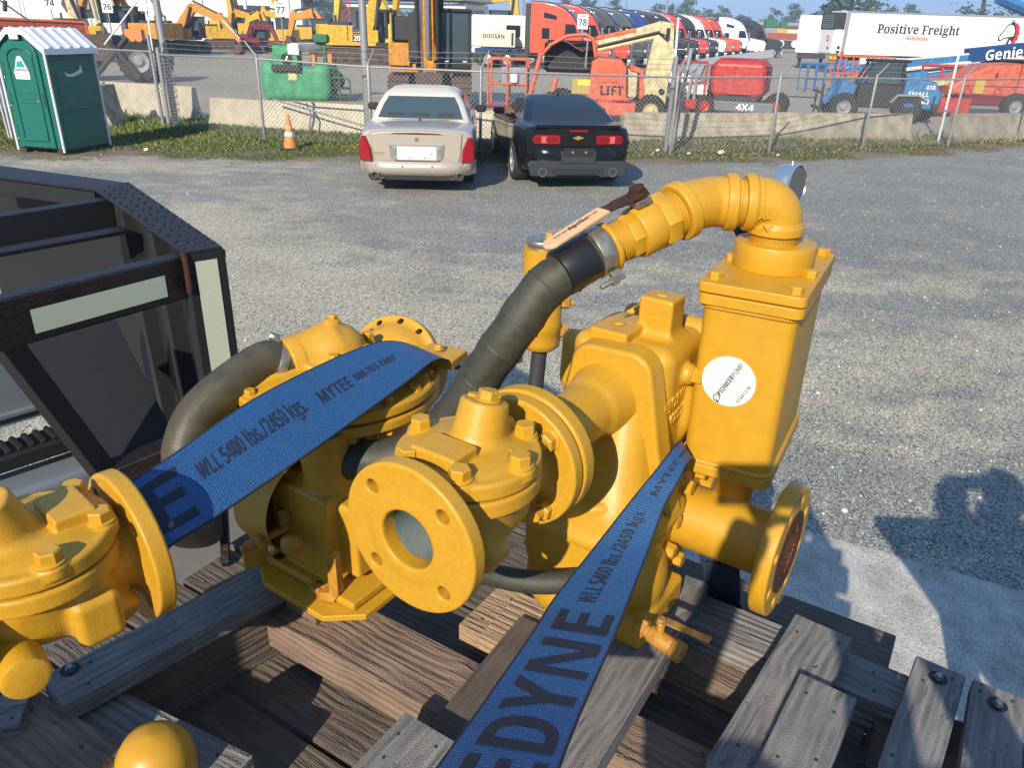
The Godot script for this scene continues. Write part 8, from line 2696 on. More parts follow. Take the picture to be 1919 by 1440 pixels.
func build_pump_unit() -> void:
	# z of this node runs back along the delivery pipe towards the free flange
	var p := thing("water_pump", "yellow pump with tall stickered float box, open delivery flange and black hose", "pump", Vector3(-0.055, 1.916, -0.891), -34.0)
	var valve := Node3D.new()
	valve.name = "check_valve"
	p.add_child(valve)
	valve_parts(valve)

	# pump casing
	var c := Cast.new()
	c.cyl(Vector3(0, 0, -0.166), Vector3(0, 0, -0.138), 0.105, 0.004)
	c.cyl(Vector3(0, 0, -0.15), Vector3(0, 0, -0.46), 0.049, 0.002, 0.03)
	c.cone(Vector3(0, 0, -0.34), Vector3(0, 0, -0.39), 0.047, 0.066, 0.002, 0.03)
	c.bx(Vector3(0.0, -0.02, -0.51), Vector3(0.098, 0.112, 0.085), 0.028, 0.008)
	c.cyl(Vector3(-0.02, -0.04, -0.575), Vector3(-0.02, -0.04, -0.50), 0.138, 0.022, 0.008)
	c.bx(Vector3(0.036, -0.03, -0.600), Vector3(0.112, 0.135, 0.020), 0.019, 0.006)
	c.bx(Vector3(0.034, 0.10, -0.515), Vector3(0.032, 0.062, 0.028), 0.005, 0.02)
	c.bx(Vector3(-0.02, 0.084, -0.455), Vector3(0.036, 0.027, 0.036), 0.004, 0.006)
	c.bx(Vector3(-0.13, -0.01, -0.53), Vector3(0.04, 0.06, 0.02), 0.02, 0.02)
	# volute barrel below, ledge, and bowl
	c.cyl(Vector3(-0.01, -0.325, -0.385), Vector3(-0.01, -0.15, -0.385), 0.118, 0.014, 0.02)
	c.egg(Vector3(0.0, -0.355, -0.36), Vector3(0.105, 0.085, 0.115), 0.02)
	c.egg(Vector3(0.085, -0.32, -0.36), Vector3(0.075, 0.085, 0.09), 0.03)
	c.bx(Vector3(0.11, -0.39, -0.38), Vector3(0.05, 0.03, 0.09), 0.01, 0.02)
	c.cyl(Vector3(0.056, 0.035, -0.50), Vector3(0.112, 0.035, -0.50), 0.019, 0.004, 0.012)
	obj("casing", c.mesh(0.0042), M.cast, p)
	# arched neck plate and the skirt that widens below it
	var arch := PackedVector2Array([Vector2(-0.13, -0.19), Vector2(-0.085, -0.02), Vector2(-0.074, 0.04)])
	for k in 7:
		var a := PI - k * PI / 12
		arch.append(Vector2(-0.030 + cos(a) * 0.042, 0.050 + sin(a) * 0.045))
	for k in 7:
		var a := PI / 2 - k * PI / 14
		arch.append(Vector2(0.042 + cos(a) * 0.046, 0.054 + sin(a) * 0.045))
	arch.append_array(PackedVector2Array([Vector2(0.112, -0.06), Vector2(0.126, -0.12), Vector2(0.150, -0.19)]))
	part("neck_plate", MB.new().prism(Transform3D(Basis.IDENTITY, Vector3(0, 0, -0.408)), arch, 0.055, 0.010, 40.0), M.cast, p)
	var skirt := []
	var rr := [[-0.222, 0.128, -0.258, -0.52, 0.075], [-0.216, 0.134, -0.250, -0.52, 0.08], [-0.196, 0.134, -0.250, -0.52, 0.08], [-0.186, 0.124, -0.268, -0.51, 0.075], [-0.165, 0.104, -0.292, -0.5, 0.065], [-0.12, 0.090, -0.318, -0.5, 0.06], [-0.03, 0.070, -0.358, -0.48, 0.045], [0.01, 0.060, -0.376, -0.47, 0.04]]
	for r in rr:
		var rp := ring_points(r)
		for i in rp.size():
			rp[i].x += 0.014
		skirt.append(rp)
	part("casing_skirt", MB.new().grid(skirt), M.cast, p)
	part("bolt", MB.new().bolt(Vector3(0.112, 0.035, -0.50), Vector3.RIGHT, 0.026, 0.018, true), M.paint, p)
	for q in [Vector3(0.034, 0.161, -0.515), Vector3(-0.02, 0.1115, -0.462)]:
		part("plug", MB.new().cyl(q, q + Vector3(0, 0.0035, 0), 0.011, 0.009, 16, 0.001), M.paint, p)
	var face := Transform3D(Basis(Vector3(0, 0.10, -0.995), Vector3(0, 0.995, 0.10), Vector3(1, 0, 0)), Vector3(0.0992, -0.004, -0.480))
	letters("cast_lettering", "PIONEER", 0.022, M.cast, p, face, 0.006, true)
	letters("cast_lettering", "604257-21", 0.018, M.cast, p, face.translated(Vector3(0, -0.034, 0.002)), 0.006, true)
	for k in 4:
		var a := PI / 4 + k * PI / 2
		var q := Vector3(cos(a), sin(a), 0) * 0.080
		var s := MB.new()
		s.cyl(q + Vector3(0, 0, -0.178), q + Vector3(0, 0, -0.088), 0.0078, 0.0078, 14, 0.001)
		for t in 5:
			s.cyl(q + Vector3(0, 0, -0.0965 + t * 0.0034), q + Vector3(0, 0, -0.0948 + t * 0.0034), 0.0085, 0.0085, 14)
		s.bolt(q + Vector3(0, 0, -0.1125), Vector3(0, 0, 1), 0.026, 0.014, true, k)
		s.bolt(q + Vector3(0, 0, -0.166), Vector3(0, 0, -1), 0.026, 0.012, true, k)
		part("stud", s, M.paint, p)

	# suction spool on the right
	var sc := Cast.new()
	var sy := -0.26
	var sz := -0.516
	sc.cyl(Vector3(0.073, sy, sz), Vector3(0.100, sy, sz), 0.118, 0.004)
	sc.cyl(Vector3(0.105, sy, sz), Vector3(0.128, sy, sz), 0.110, 0.003)
	sc.cyl(Vector3(0.05, sy, sz), Vector3(0.30, sy, sz), 0.061, 0.002, 0.004)
	sc.cyl(Vector3(0.298, sy, sz), Vector3(0.327, sy, sz), 0.122, 0.004, 0.004)
	sc.cyl(Vector3(0.205, sy, sz - 0.03), Vector3(0.205, sy + 0.125, sz - 0.03), 0.034, 0.002, 0.012)
	sc.cyl(Vector3(0.17, sy, sz), Vector3(0.4, sy, sz), 0.054, 0.0, 0.003, 1)
	for k in 8:
		var a := PI / 8 + k * PI / 4
		sc.cyl(Vector3(0.28, sy + sin(a) * 0.097, sz + cos(a) * 0.097), Vector3(0.36, sy + sin(a) * 0.097, sz + cos(a) * 0.097), 0.0098, 0.0, 0.002, 1)
	var spool := obj("suction_pipe", sc.mesh(0.0036), M.paint, p)
	part("gasket_rust", MB.new().lathe(Transform3D(MB.aim(Vector3.RIGHT), Vector3(0.172, sy, sz)), PackedVector2Array([Vector2(0.0, 0.0), Vector2(0.0528, 0.001), Vector2(0.0528, 0.153)]), 36), M.rust, spool)
	part("raised_face", MB.new().lathe(Transform3D(MB.aim(Vector3.RIGHT), Vector3(0.327, sy, sz)), PackedVector2Array([Vector2(0.078, -0.001), Vector2(0.078, 0.002), Vector2(0.0545, 0.002), Vector2(0.0545, -0.012)]), 40), M.rust, spool)
	for k in 8:
		var a := PI / 8 + k * PI / 4
		part("bolt", MB.new().bolt(Vector3(0.128, sy + sin(a) * 0.088, sz + cos(a) * 0.088), Vector3.RIGHT, 0.026, 0.018, true, k), M.paint, p)

	# drain cock low on the right
	var dc := Node3D.new()
	dc.name = "drain_cock"
	p.add_child(dc)
	var d0 := Vector3(0.135, -0.335, -0.27)
	var dm := MB.new()
	dm.cyl(d0, d0 + Vector3(0.09, -0.01, 0.01), 0.011, 0.011, 16, 0.002)
	dm.cyl(d0 + Vector3(0.022, -0.002, 0.002), d0 + Vector3(0.042, -0.004, 0.004), 0.017, 0.017, 6, 0.002)
	dm.cyl(d0 + Vector3(0.048, -0.005, 0.005), d0 + Vector3(0.092, -0.010, 0.010), 0.0155, 0.0155, 18, 0.003)
	dm.cyl(d0 + Vector3(0.092, -0.010, 0.010), d0 + Vector3(0.112, -0.012, 0.012), 0.018, 0.018, 8, 0.002)
	dm.cyl(d0 + Vector3(0.066, 0.0, 0.006), d0 + Vector3(0.066, 0.03, 0.006), 0.007, 0.007, 12, 0.001)
	part("cock_body", dm, M.paint_old, dc)
	var dh := MB.new()
	dh.box(d0 + Vector3(0.105, 0.024, -0.005), Vector3(0.085, 0.004, 0.017), 0.0015)
	dh.bolt(d0 + Vector3(0.066, 0.026, 0.006), Vector3.UP, 0.014, 0.007)
	part("cock_lever", dh, M.brass, dc)

	build_float_box(p)
	build_air_line(p)
	build_vacuum_side(p)

func build_float_box(p: Node3D) -> void:
	var b := Node3D.new()
	b.name = "float_box"
	p.add_child(b)
	b.transform = p.transform.affine_inverse() * Transform3D(Basis.from_euler(Vector3(0, deg_to_rad(-28.0), 0)), Vector3(0.452, 1.766, -1.327))
	var hx := 0.077
	var hz := 0.147
	var rr := func(ax: float, az: float, r: float) -> PackedVector2Array:
		var o := PackedVector2Array()
		for k in 4:
			var cx: float = (ax - r) * [1, -1, -1, 1][k]
			var cz: float = (az - r) * [1, 1, -1, -1][k]
			for t in 7:
				var a := k * PI / 2 + t * PI / 12
				o.append(Vector2(cx + r * cos(a), cz + r * sin(a)))
		return o
	var flatx := Basis(Vector3(1, 0, 0), Vector3(0, 0, 1), Vector3(0, -1, 0))
	part("chamber", MB.new().prism(Transform3D(flatx, Vector3(0, 0.18, 0)), rr.call(hx, hz, 0.020), 0.326), M.paint, b)
	part("bottom_plate", MB.new().prism(Transform3D(flatx, Vector3(0, 0.012, 0)), rr.call(hx + 0.006, hz + 0.007, 0.022), 0.024, 0.005), M.paint, b)
	part("top_flange", MB.new().prism(Transform3D(flatx, Vector3(0, 0.332, 0)), rr.call(hx + 0.009, hz + 0.010, 0.016), 0.020, 0.003), M.paint, b)
	var lid := part("lid", MB.new().prism(Transform3D(flatx, Vector3(0, 0.353, 0)), rr.call(hx + 0.010, hz + 0.012, 0.012), 0.019, 0.003), M.paint, b)
	# weld beads
	for wy in [[0.3195, 0.0055, 0.0], [0.0265, 0.0065, 0.0]]:
		var w := MB.new()
		var ring: PackedVector2Array = rr.call(hx + 0.001, hz + 0.001, 0.020)
		var rng := RandomNumberGenerator.new()
		rng.seed = 9
		var m := ring.size()
		for i in m:
			var a := ring[i]
			var c := ring[(i + 1) % m]
			var steps := maxi(1, int(a.distance_to(c) / 0.0045))
			for s in steps:
				var q := a.lerp(c, float(s) / steps)
				w.lathe(Transform3D(Basis.from_euler(Vector3(0.9, atan2(c.y - a.y, c.x - a.x) * -1.0, 0)), Vector3(q.x, wy[0], q.y)), PackedVector2Array([Vector2(0, -wy[1]), Vector2(wy[1] * 0.75, -wy[1] * 0.6), Vector2(wy[1], 0), Vector2(wy[1] * 0.75, wy[1] * 0.6), Vector2(0, wy[1])]), 6, 80.0)
		part("weld_bead", w, M.paint, b)
	for k in [[-0.066, 0.128], [0.066, 0.138], [0.070, 0.03], [0.066, -0.134], [-0.066, -0.134], [-0.070, 0.0]]:
		part("bolt", MB.new().bolt(Vector3(k[0], 0.3625, k[1]), Vector3.UP, 0.022, 0.012, false, k[1] * 9.0), M.paint, lid)
	part("coupling_ring", MB.new().cyl(Vector3(0, 0.362, 0), Vector3(0, 0.408, 0), 0.069, 0.069, 44, 0.003), M.paint, b)
	# round sticker
	var st := MB.new()
	st.cyl(Vector3(0, 0, -0.001), Vector3(0, 0, 0.0006), 0.046, 0.046, 48)
	var sticker := part("sticker", st, M.sticker, b)
	sticker.position = Vector3(-0.014, 0.192, hz + 0.001)
	var up45 := Basis.from_euler(Vector3(0, 0, deg_to_rad(64.0)))
	letters("print", "PIONEER", 0.0085, M.ink, sticker, Transform3D(up45, Vector3(-0.004, -0.008, 0.0012)), 0.0004, true, "Droid Sans", 1.0, false, 0.043)
	letters("print", "PUMP", 0.0085, M.ink, sticker, Transform3D(up45, Vector3(0.0118, 0.0243, 0.0012)), 0.0004, false, "Droid Sans", 1.0, false, 0.026)
	letters("print", "81A4137B", 0.006, M.ink, sticker, Transform3D(up45, Vector3(0.0285, -0.017, 0.0012)), 0.0004, false)
	var lg := MB.new()
	lg.lathe(Transform3D(MB.aim(Vector3(0, 0, 1)), Vector3(-0.0160, -0.0335, 0.0008)), PackedVector2Array([Vector2(0.0066, 0.0), Vector2(0.0066, 0.0004), Vector2(0.0054, 0.0004), Vector2(0.0054, 0.0)]), 32)
	for k in 3:
		var a := k * TAU / 3 + 0.5
		lg.box(Vector3(-0.0160 + cos(a) * 0.0036, -0.0335 + sin(a) * 0.0036, 0.0010), Vector3(0.0012, 0.0028, 0.0004), 0.0, Basis.from_euler(Vector3(0, 0, a)))
	lg.box(Vector3(-0.0160, -0.0335, 0.0010), Vector3(0.0012, 0.0012, 0.0004))
	lg.box(Vector3(-0.0135, -0.0410, 0.0010), Vector3(0.0052, 0.0026, 0.0004), 0.0, Basis.from_euler(Vector3(0, 0, -0.62)))
	part("logo", lg, M.ink, sticker)

func world_of(p: Node3D, pts: Array) -> PackedVector3Array:
	var o := PackedVector3Array()
	var inv := p.transform.affine_inverse()
	for q in pts:
		o.append(inv * (q as Vector3))
	return o

func build_air_line(p: Node3D) -> void:
	var line := Node3D.new()
	line.name = "air_line"
	p.add_child(line)
	line.transform = p.transform.affine_inverse()
	# everything below in world metres
	var base := Vector3(0.445, 2.176, -1.322)
	var th := MB.new()
	th.cyl(base + Vector3(0, -0.005, 0), base + Vector3(0, 0.03, 0), 0.040, 0.0395, 32)
	for k in 7:
		th.cyl(base + Vector3(0, 0.001 + k * 0.0036, 0), base + Vector3(0, 0.0026 + k * 0.0036, 0), 0.0418, 0.0418, 32)
	part("threads", th, M.paint, line)
	var e1 := base + Vector3(0, 0.064, 0)
	var dir := (Vector3(0.3747, 2.2498, -1.3281) - e1)
	dir.y = -0.002
	dir = dir.normalized()
	var el := Cast.new()
	el.cyl(base + Vector3(0, 0.012, 0), base + Vector3(0, 0.030, 0), 0.0475, 0.004)
	el.cyl(base + Vector3(0, 0.018, 0), base + Vector3(0, 0.036, 0), 0.0445, 0.002, 0.004)
	# quarter bend
	var R := 0.034
	var cc := base + Vector3(0, 0.030, 0) + dir * R
	var quarter := PackedVector3Array([base + Vector3(0, 0.020, 0)])
	for k in 13:
		var a0 := k * PI / 24
		quarter.append(cc - dir * cos(a0) * R + Vector3(0, sin(a0) * R, 0))
	quarter.append(cc + Vector3(0, R, 0) + dir * 0.014)
	var top := cc + Vector3(0, R, 0)
	el.cyl(top - dir * 0.002, top + dir * 0.012, 0.044, 0.002, 0.004)
	el.cyl(top + dir * 0.008, top + dir * 0.026, 0.0475, 0.004, 0.004)
	obj("elbow", el.mesh(0.003), M.cast, line)
	part("elbow_bend", MB.new().tube(quarter, 0.0425, 40), M.cast, line)
	var side := dir.cross(Vector3.UP).normalized()
	if side.dot(Vector3(0, 0, 1)) < 0.0:
		side = -side
	# raised casting marks on the bend
	letters("cast_mark", "AOV", 0.012, M.cast, line, Transform3D(Basis(-dir, Vector3.UP, side).rotated(Vector3.UP, 0.1), cc - dir * 0.010 + Vector3(0, 0.020, 0) + side * 0.040), 0.006)
	var mk := MB.new()
	mk.prism(Transform3D(Basis(-dir, Vector3.UP, side), cc - dir * 0.012 + Vector3(0, 0.004, 0) + side * 0.0425), PackedVector2Array([Vector2(-0.009, 0.0), Vector2(0, -0.011), Vector2(0.009, 0.0), Vector2(0.006, 0.002), Vector2(0, -0.005), Vector2(-0.006, 0.002)]), 0.005, 0.001)
	part("cast_mark", mk, M.cast, line)
	var nip := MB.new()
	nip.cyl(top + dir * 0.02, top + dir * 0.045, 0.038, 0.038, 30)
	for k in 3:
		nip.cyl(top + dir * (0.028 + k * 0.004), top + dir * (0.030 + k * 0.004), 0.0398, 0.0398, 30)
	part("nipple", nip, M.paint, line)
	# 45 degree bend
	var s0 := top + dir * 0.038
	var v1 := Vector3(0.2584, 2.2199, -1.2922)
	var v2 := Vector3(0.1595, 2.1812, -1.2411)
	var d2 := (v2 - v1).normalized()
	var k1 := s0 + dir * 0.035
	var bend := smooth_path(PackedVector3Array([s0 - dir * 0.004, s0 + dir * 0.01, s0 + dir * 0.04 + (v1 - d2 * 0.04 - s0 - dir * 0.04) * 0.12, v1 - d2 * 0.035, v1 - d2 * 0.01]), 6)
	var b45 := Cast.new()
	b45.cyl(s0 - dir * 0.0, s0 + dir * 0.02, 0.0485, 0.004, 0.005)
	b45.cyl(v1 - d2 * 0.03, v1 - d2 * 0.008, 0.050, 0.004, 0.005)
	var mid := bend[bend.size() / 2]
	b45.bx(mid + Vector3(0, 0.0, 0) + side * 0.043, Vector3(0.02, 0.010, 0.004), 0.003, 0.004, 0, Basis(d2, d2.cross(side).normalized(), side))
	obj("bend_collars", b45.mesh(0.003), M.cast, line)
	part("bend", MB.new().tube(bend, 0.0425, 40), M.cast, line)
	# ball valve
	var bv := MB.new()
	bv.cyl(v1 - d2 * 0.014, v1 + d2 * 0.012, 0.037, 0.037, 30)
	for k in 3:
		bv.cyl(v1 + d2 * (-0.006 + k * 0.005), v1 + d2 * (-0.003 + k * 0.005), 0.039, 0.039, 30)
	bv.cyl(v1 + d2 * 0.008, v1 + d2 * 0.036, 0.047, 0.047, 8, 0.004)
	bv.cyl(v1 + d2 * 0.034, v1 + d2 * 0.078, 0.043, 0.043, 36, 0.006)
	bv.cyl(v1 + d2 * 0.076, v1 + d2 * 0.098, 0.038, 0.038, 8, 0.003)
	bv.cyl(v1 + d2 * 0.096, v1 + d2 * 0.130, 0.0325, 0.0325, 30)
	for k in 5:
		bv.cyl(v1 + d2 * (0.100 + k * 0.005), v1 + d2 * (0.103 + k * 0.005), 0.0345, 0.0345, 30)
	bv.cyl(v1 + d2 * 0.124, v1 + d2 * 0.134, 0.042, 0.042, 30, 0.003)
	part("ball_valve", bv, M.paint, line)
	# lever on top of the valve
	var up := (Vector3.UP - d2 * d2.y).normalized()
	var across := d2.cross(up)
	var stem := v1 + d2 * 0.056
	var lv := MB.new()
	lv.cyl(stem + up * 0.036, stem + up * 0.058, 0.013, 0.011, 14, 0.002)
	lv.box(stem + up * 0.050, Vector3(0.03, 0.012, 0.034), 0.002, Basis(d2, up, across))
	part("valve_neck", lv, M.zinc, line)
	var r1 := MB.new()
	r1.box(stem + d2 * 0.016 + up * 0.0615, Vector3(0.058, 0.0045, 0.034), 0.0015, Basis(d2, up, across))
	r1.box(stem + d2 * 0.06 + up * 0.0615, Vector3(0.05, 0.0042, 0.028), 0.0015, Basis(d2, up, across))
	var lever := part("lever", r1, M.rust, line)
	part("lever_nut", MB.new().bolt(stem + up * 0.0635, up, 0.025, 0.009, true, 0.4), M.rust, lever)
	var gp := MB.new()
	var g0 := stem + d2 * 0.065 + up * 0.062
	var g1 := Vector3(0.0561, 2.1967, -1.1766)
	var gd := (g1 - g0).normalized()
	var gup := (up - gd * up.dot(gd)).normalized()
	var gl := g0.distance_to(g1)
	var outline := PackedVector2Array()
	for t in 13:
		var a := PI / 2 + t * PI / 12
		outline.append(Vector2(-gl * 0.5 + cos(a) * 0.0165 * -1.0 * -1.0, sin(a) * 0.0165))
	outline.append(Vector2(gl * 0.5, -0.015))
	outline.append(Vector2(gl * 0.5, 0.015))
	gp.prism(Transform3D(Basis(-gd, gd.cross(gup) * -1.0, gup) , (g0 + g1) * 0.5), outline, 0.010, 0.004)
	var grip := part("grip", gp, M.handle_vinyl, lever)
	var gx := -gd
	var tb := Basis(gx * -1.0 * -1.0, gup.cross(gx).normalized(), gup)
	letters("grip_print", "Apollo", 0.009, M.ink, grip, Transform3D(tb, (g0 + g1) * 0.5 + gup * 0.0056), 0.0005, true, "Droid Serif")
	letters("grip_print", "WOG 600 PSI", 0.0045, M.ink_soft, grip, Transform3D(tb, (g0 + g1) * 0.5 + gup * 0.0056 - gx * 0.030), 0.0005, false)
	letters("grip_print", "70-100", 0.0045, M.ink_soft, grip, Transform3D(tb, (g0 + g1) * 0.5 + gup * 0.0056 + gx * 0.030), 0.0005, false)
	# black hose from the valve down behind the check valve
	var h0 := v1 + d2 * 0.128
	var path := smooth_path(PackedVector3Array([h0 + d2 * 0.004, h0 + d2 * 0.03, h0 + d2 * 0.065 + Vector3(0, -0.006, 0), Vector3(0.0477, 2.118, -1.1952), Vector3(-0.002, 2.0453, -1.1836), Vector3(-0.0498, 1.9657, -1.1907), Vector3(-0.0896, 1.8942, -1.2017), Vector3(-0.1457, 1.8193, -1.2165), Vector3(-0.2089, 1.7855, -1.2118), Vector3(-0.2883, 1.773, -1.2171), Vector3(-0.3527, 1.7691, -1.2318)]), 10)
	var hr := PackedFloat32Array()
	for i in path.size():
		hr.append(0.0365 + 0.0007 * sin(i * 0.9) + (0.001 if i % 9 == 0 else 0.0))
	part("hose", MB.new().tube(path, hr, 28), M.rubber, line)
	for i in [22, 30, 38, 44, 52]:
		var d := (path[i + 1] - path[i]).normalized()
		part("wrap_seam", MB.new().lathe(Transform3D(MB.aim((d + Vector3(0.0, 0.12, 0.1)).normalized()), path[i]), PackedVector2Array([Vector2(0.0370, -0.004), Vector2(0.0380, -0.002), Vector2(0.0382, 0.0), Vector2(0.0370, 0.0008)]), 30), M.rubber, line)
	part("hose_cuff", MB.new().cyl(h0 + d2 * 0.038, h0 + d2 * 0.095 + Vector3(0, -0.004, 0), 0.0390, 0.0390, 30, 0.001), M.rubber_black, line)
	var cl := MB.new()
	cl.cyl(h0 + d2 * 0.008, h0 + d2 * 0.034, 0.0408, 0.0408, 36, 0.001)
	part("hose_clamp", cl, M.zinc, line)
	var cb := MB.new()
	var cdown := (up * -0.6 + across * -0.8).normalized()
	if cdown.dot(Vector3(0, 0, 1)) < 0.0:
		cdown = (up * -0.6 + across * 0.8).normalized()
	var cq := h0 + d2 * 0.02 + cdown * 0.050
	cb.box(cq, Vector3(0.018, 0.014, 0.012), 0.002, Basis(d2, cdown, d2.cross(cdown)))
	cb.cyl(cq - d2 * 0.012 + cdown * 0.008, cq + d2 * 0.034 + cdown * 0.008, 0.0042, 0.0042, 10, 0.001)
	cb.cyl(cq - d2 * 0.0 + cdown * 0.008, cq + d2 * 0.014 + cdown * 0.008, 0.0075, 0.0075, 6, 0.001)
	part("clamp_bolt", cb, M.zinc, line)
	part("lower_clamp", MB.new().cyl(path[92], path[97], 0.0405, 0.0405, 32, 0.002), M.rubber_black, line)
	# gauge behind the bend
	var g := MB.new()
	var ga := Vector3(0.72, 0.06, 0.69).normalized()
	var gc := Vector3(0.5634, 2.2227, -1.5911) - ga * 0.036
	g.cyl(gc, gc + ga * 0.034, 0.040, 0.040, 36, 0.003)
	for k in 4:
		g.cyl(gc + ga * (0.006 + k * 0.005), gc + ga * (0.008 + k * 0.005), 0.0395, 0.0395, 36)
	g.lathe(Transform3D(MB.aim(ga), gc + ga * 0.032), PackedVector2Array([Vector2(0.040, 0.0), Vector2(0.043, 0.001), Vector2(0.043, 0.006), Vector2(0.0395, 0.007), Vector2(0.038, 0.004)]), 40)
	g.cyl(gc + ga * 0.02 + Vector3(0, 0.036, 0), gc + ga * 0.02 + Vector3(0, 0.047, 0), 0.005, 0.002, 10)
	g.cyl(gc + ga * 0.01 - Vector3(0, 0.03, 0), gc + ga * 0.01 - Vector3(0.0, 0.075, 0), 0.009, 0.009, 12, 0.001)
	var gauge := part("gauge", g, M.chrome, line)
	gauge.rotation.y = 0.0
	part("gauge_glass", MB.new().cyl(gc + ga * 0.033, gc + ga * 0.0375, 0.0365, 0.0365, 36), M.dark_glass, gauge)
	var tp := MB.new()
	tp.cyl(Vector3(0.4107, 2.1697, -1.4342), Vector3(0.4467, 2.1659, -1.4545), 0.011, 0.011, 14, 0.001)
	tp.bolt(Vector3(0.425, 2.1673, -1.4419), Vector3(-1, 0, 0), 0.03, 0.012, false)
	part("tapping_plug", tp, M.dark, line)

func build_vacuum_side(p: Node3D) -> void:
	# diaphragm vacuum pump, its hoses, drive block and base, in world metres under the pump
	var s := Node3D.new()
	s.name = "vacuum_pump"
	p.add_child(s)
	s.transform = p.transform.affine_inverse()
	var ctr := Vector3(-0.345, 1.8545, -1.3872)
	var d := Cast.new()
	d.cyl(ctr + Vector3(0, -0.030, 0), ctr + Vector3(0, -0.008, 0), 0.198, 0.004)
	d.cyl(ctr + Vector3(0, -0.003, 0), ctr + Vector3(0, 0.020, 0), 0.200, 0.006)
	d.egg(ctr + Vector3(0, 0.015, 0), Vector3(0.165, 0.030, 0.165), 0.02)
	d.cyl(ctr + Vector3(0, -0.12, 0), ctr + Vector3(0, -0.02, 0), 0.14, 0.02, 0.03)
	for k in 8:
		var a := k * PI / 4 + 0.25
		var dirv := Vector3(cos(a), 0, sin(a))
		d.bx(ctr + dirv * 0.12 + Vector3(0, 0.026, 0), Vector3(0.07, 0.014, 0.008), 0.006, 0.012, 0, Basis(dirv, Vector3.UP, dirv.cross(Vector3.UP)))
		d.bx(ctr + dirv * 0.176 + Vector3(0, -0.04, 0), Vector3(0.012, 0.03, 0.012), 0.005, 0.01, 0, Basis(dirv, Vector3.UP, dirv.cross(Vector3.UP)))
	obj("diaphragm_housing", d.mesh(0.0055), M.cast, s)
	for k in 16:
		var a := k * PI / 8 + 0.05
		part("bolt", MB.new().bolt(ctr + Vector3(cos(a) * 0.180, 0.020, sin(a) * 0.180), Vector3.UP, 0.019, 0.009, true, k), M.paint, s)
		part("nut", MB.new().bolt(ctr + Vector3(cos(a) * 0.180, -0.030, sin(a) * 0.180), Vector3.DOWN, 0.019, 0.012, true, k), M.paint, s)
	# outlet dome the left hose leaves from
	var dm := Vector3(-0.3556, 1.9101, -1.424)
	var hd := (Vector3(-0.4938, 1.9001, -1.3257) - Vector3(-0.3883, 1.9205, -1.3958)).normalized()
	var o := Cast.new()
	o.cyl(dm + Vector3(0, -0.075, 0), dm + Vector3(0, -0.02, 0), 0.088, 0.01, 0.01)
	o.cyl(dm + Vector3(0, -0.025, 0), dm + Vector3(0, -0.008, 0), 0.092, 0.004, 0.006)
	o.egg(dm + Vector3(0, -0.01, 0), Vector3(0.062, 0.058, 0.062), 0.02)
	o.cyl(dm + Vector3(0, 0.01, 0), dm + hd * 0.085 + Vector3(0, 0.004, 0), 0.044, 0.003, 0.02)
	o.cyl(dm + hd * 0.07, dm + hd * 0.095, 0.048, 0.003, 0.004)
	o.cyl(dm + Vector3(0, 0.03, 0), dm + Vector3(0, 0.058, 0), 0.014, 0.003, 0.012)
	obj("outlet_dome", o.mesh(0.0042), M.cast, s)
	part("plug", MB.new().bolt(dm + Vector3(0, 0.056, 0), Vector3.UP, 0.016, 0.009), M.paint, s)
	for k in 6:
		var a := k * PI / 3 + 0.35
		part("bolt", MB.new().bolt(dm + Vector3(cos(a) * 0.076, -0.008, sin(a) * 0.076), Vector3.UP, 0.020, 0.020, true, k), M.paint, s)
	# upright flange behind, with open bolt holes
	var rf := Cast.new()
	var fc := Vector3(-0.259, 1.8277, -1.5181)
	var fa := Vector3(-0.34, 0.50, 0.80).normalized()
	rf.cyl(fc - fa * 0.012, fc + fa * 0.012, 0.112, 0.004)
	rf.egg(fc + fa * 0.02, Vector3(0.085, 0.04, 0.085), 0.03, 0, MB.aim(fa))
	rf.cyl(fc - fa * 0.10, fc, 0.09, 0.01, 0.02)
	var fx := MB.aim(fa)
	for k in 12:
		var a := k * PI / 6 + 0.2
		var q := fc + fx.x * cos(a) * 0.099 + fx.z * sin(a) * 0.099
		rf.cyl(q - fa * 0.03, q + fa * 0.03, 0.0065, 0.0, 0.0, 1)
	obj("rear_flange", rf.mesh(0.0042), M.cast, s)
	var bk := MB.new()
	bk.box(Vector3(-0.1477, 1.8826, -1.4553), Vector3(0.09, 0.022, 0.07), 0.004, Basis.from_euler(Vector3(0, -0.4, 0)))
	bk.bolt(Vector3(-0.1515, 1.9002, -1.4525), Vector3.UP, 0.016, 0.006)
	part("bracket", bk, M.paint, s)
	# grey suction hose curling down on the left
	var hp := smooth_path(PackedVector3Array([dm + hd * 0.07, dm + hd * 0.115, Vector3(-0.4705, 1.9075, -1.3511), Vector3(-0.5223, 1.8846, -1.2854), Vector3(-0.5618, 1.852, -1.2317), Vector3(-0.5772, 1.8127, -1.1969), Vector3(-0.5822, 1.7728, -1.1894), Vector3(-0.5825, 1.7254, -1.217), Vector3(-0.5807, 1.6836, -1.2748)]), 10)
	var hr := PackedFloat32Array()
	for i in hp.size():
		hr.append(0.0385)
	part("grey_hose", MB.new().tube(hp, hr, 30), M.hose_grey, s)
	var rings := MB.new()
	for i in range(10, hp.size() - 4):
		var dd := (hp[i + 1] - hp[i]).normalized()
		for q in [0.0, 0.34, 0.67]:
			rings.lathe(Transform3D(MB.aim(dd), hp[i].lerp(hp[i + 1], q)), PackedVector2Array([Vector2(0.0382, -0.0016), Vector2(0.0390, 0.0), Vector2(0.0382, 0.0016)]), 30, 80.0)
	part("hose_ribs", rings, M.hose_grey, s)
	var cm := MB.new()
	cm.cyl(hp[8], hp[14], 0.0415, 0.0415, 36, 0.001)
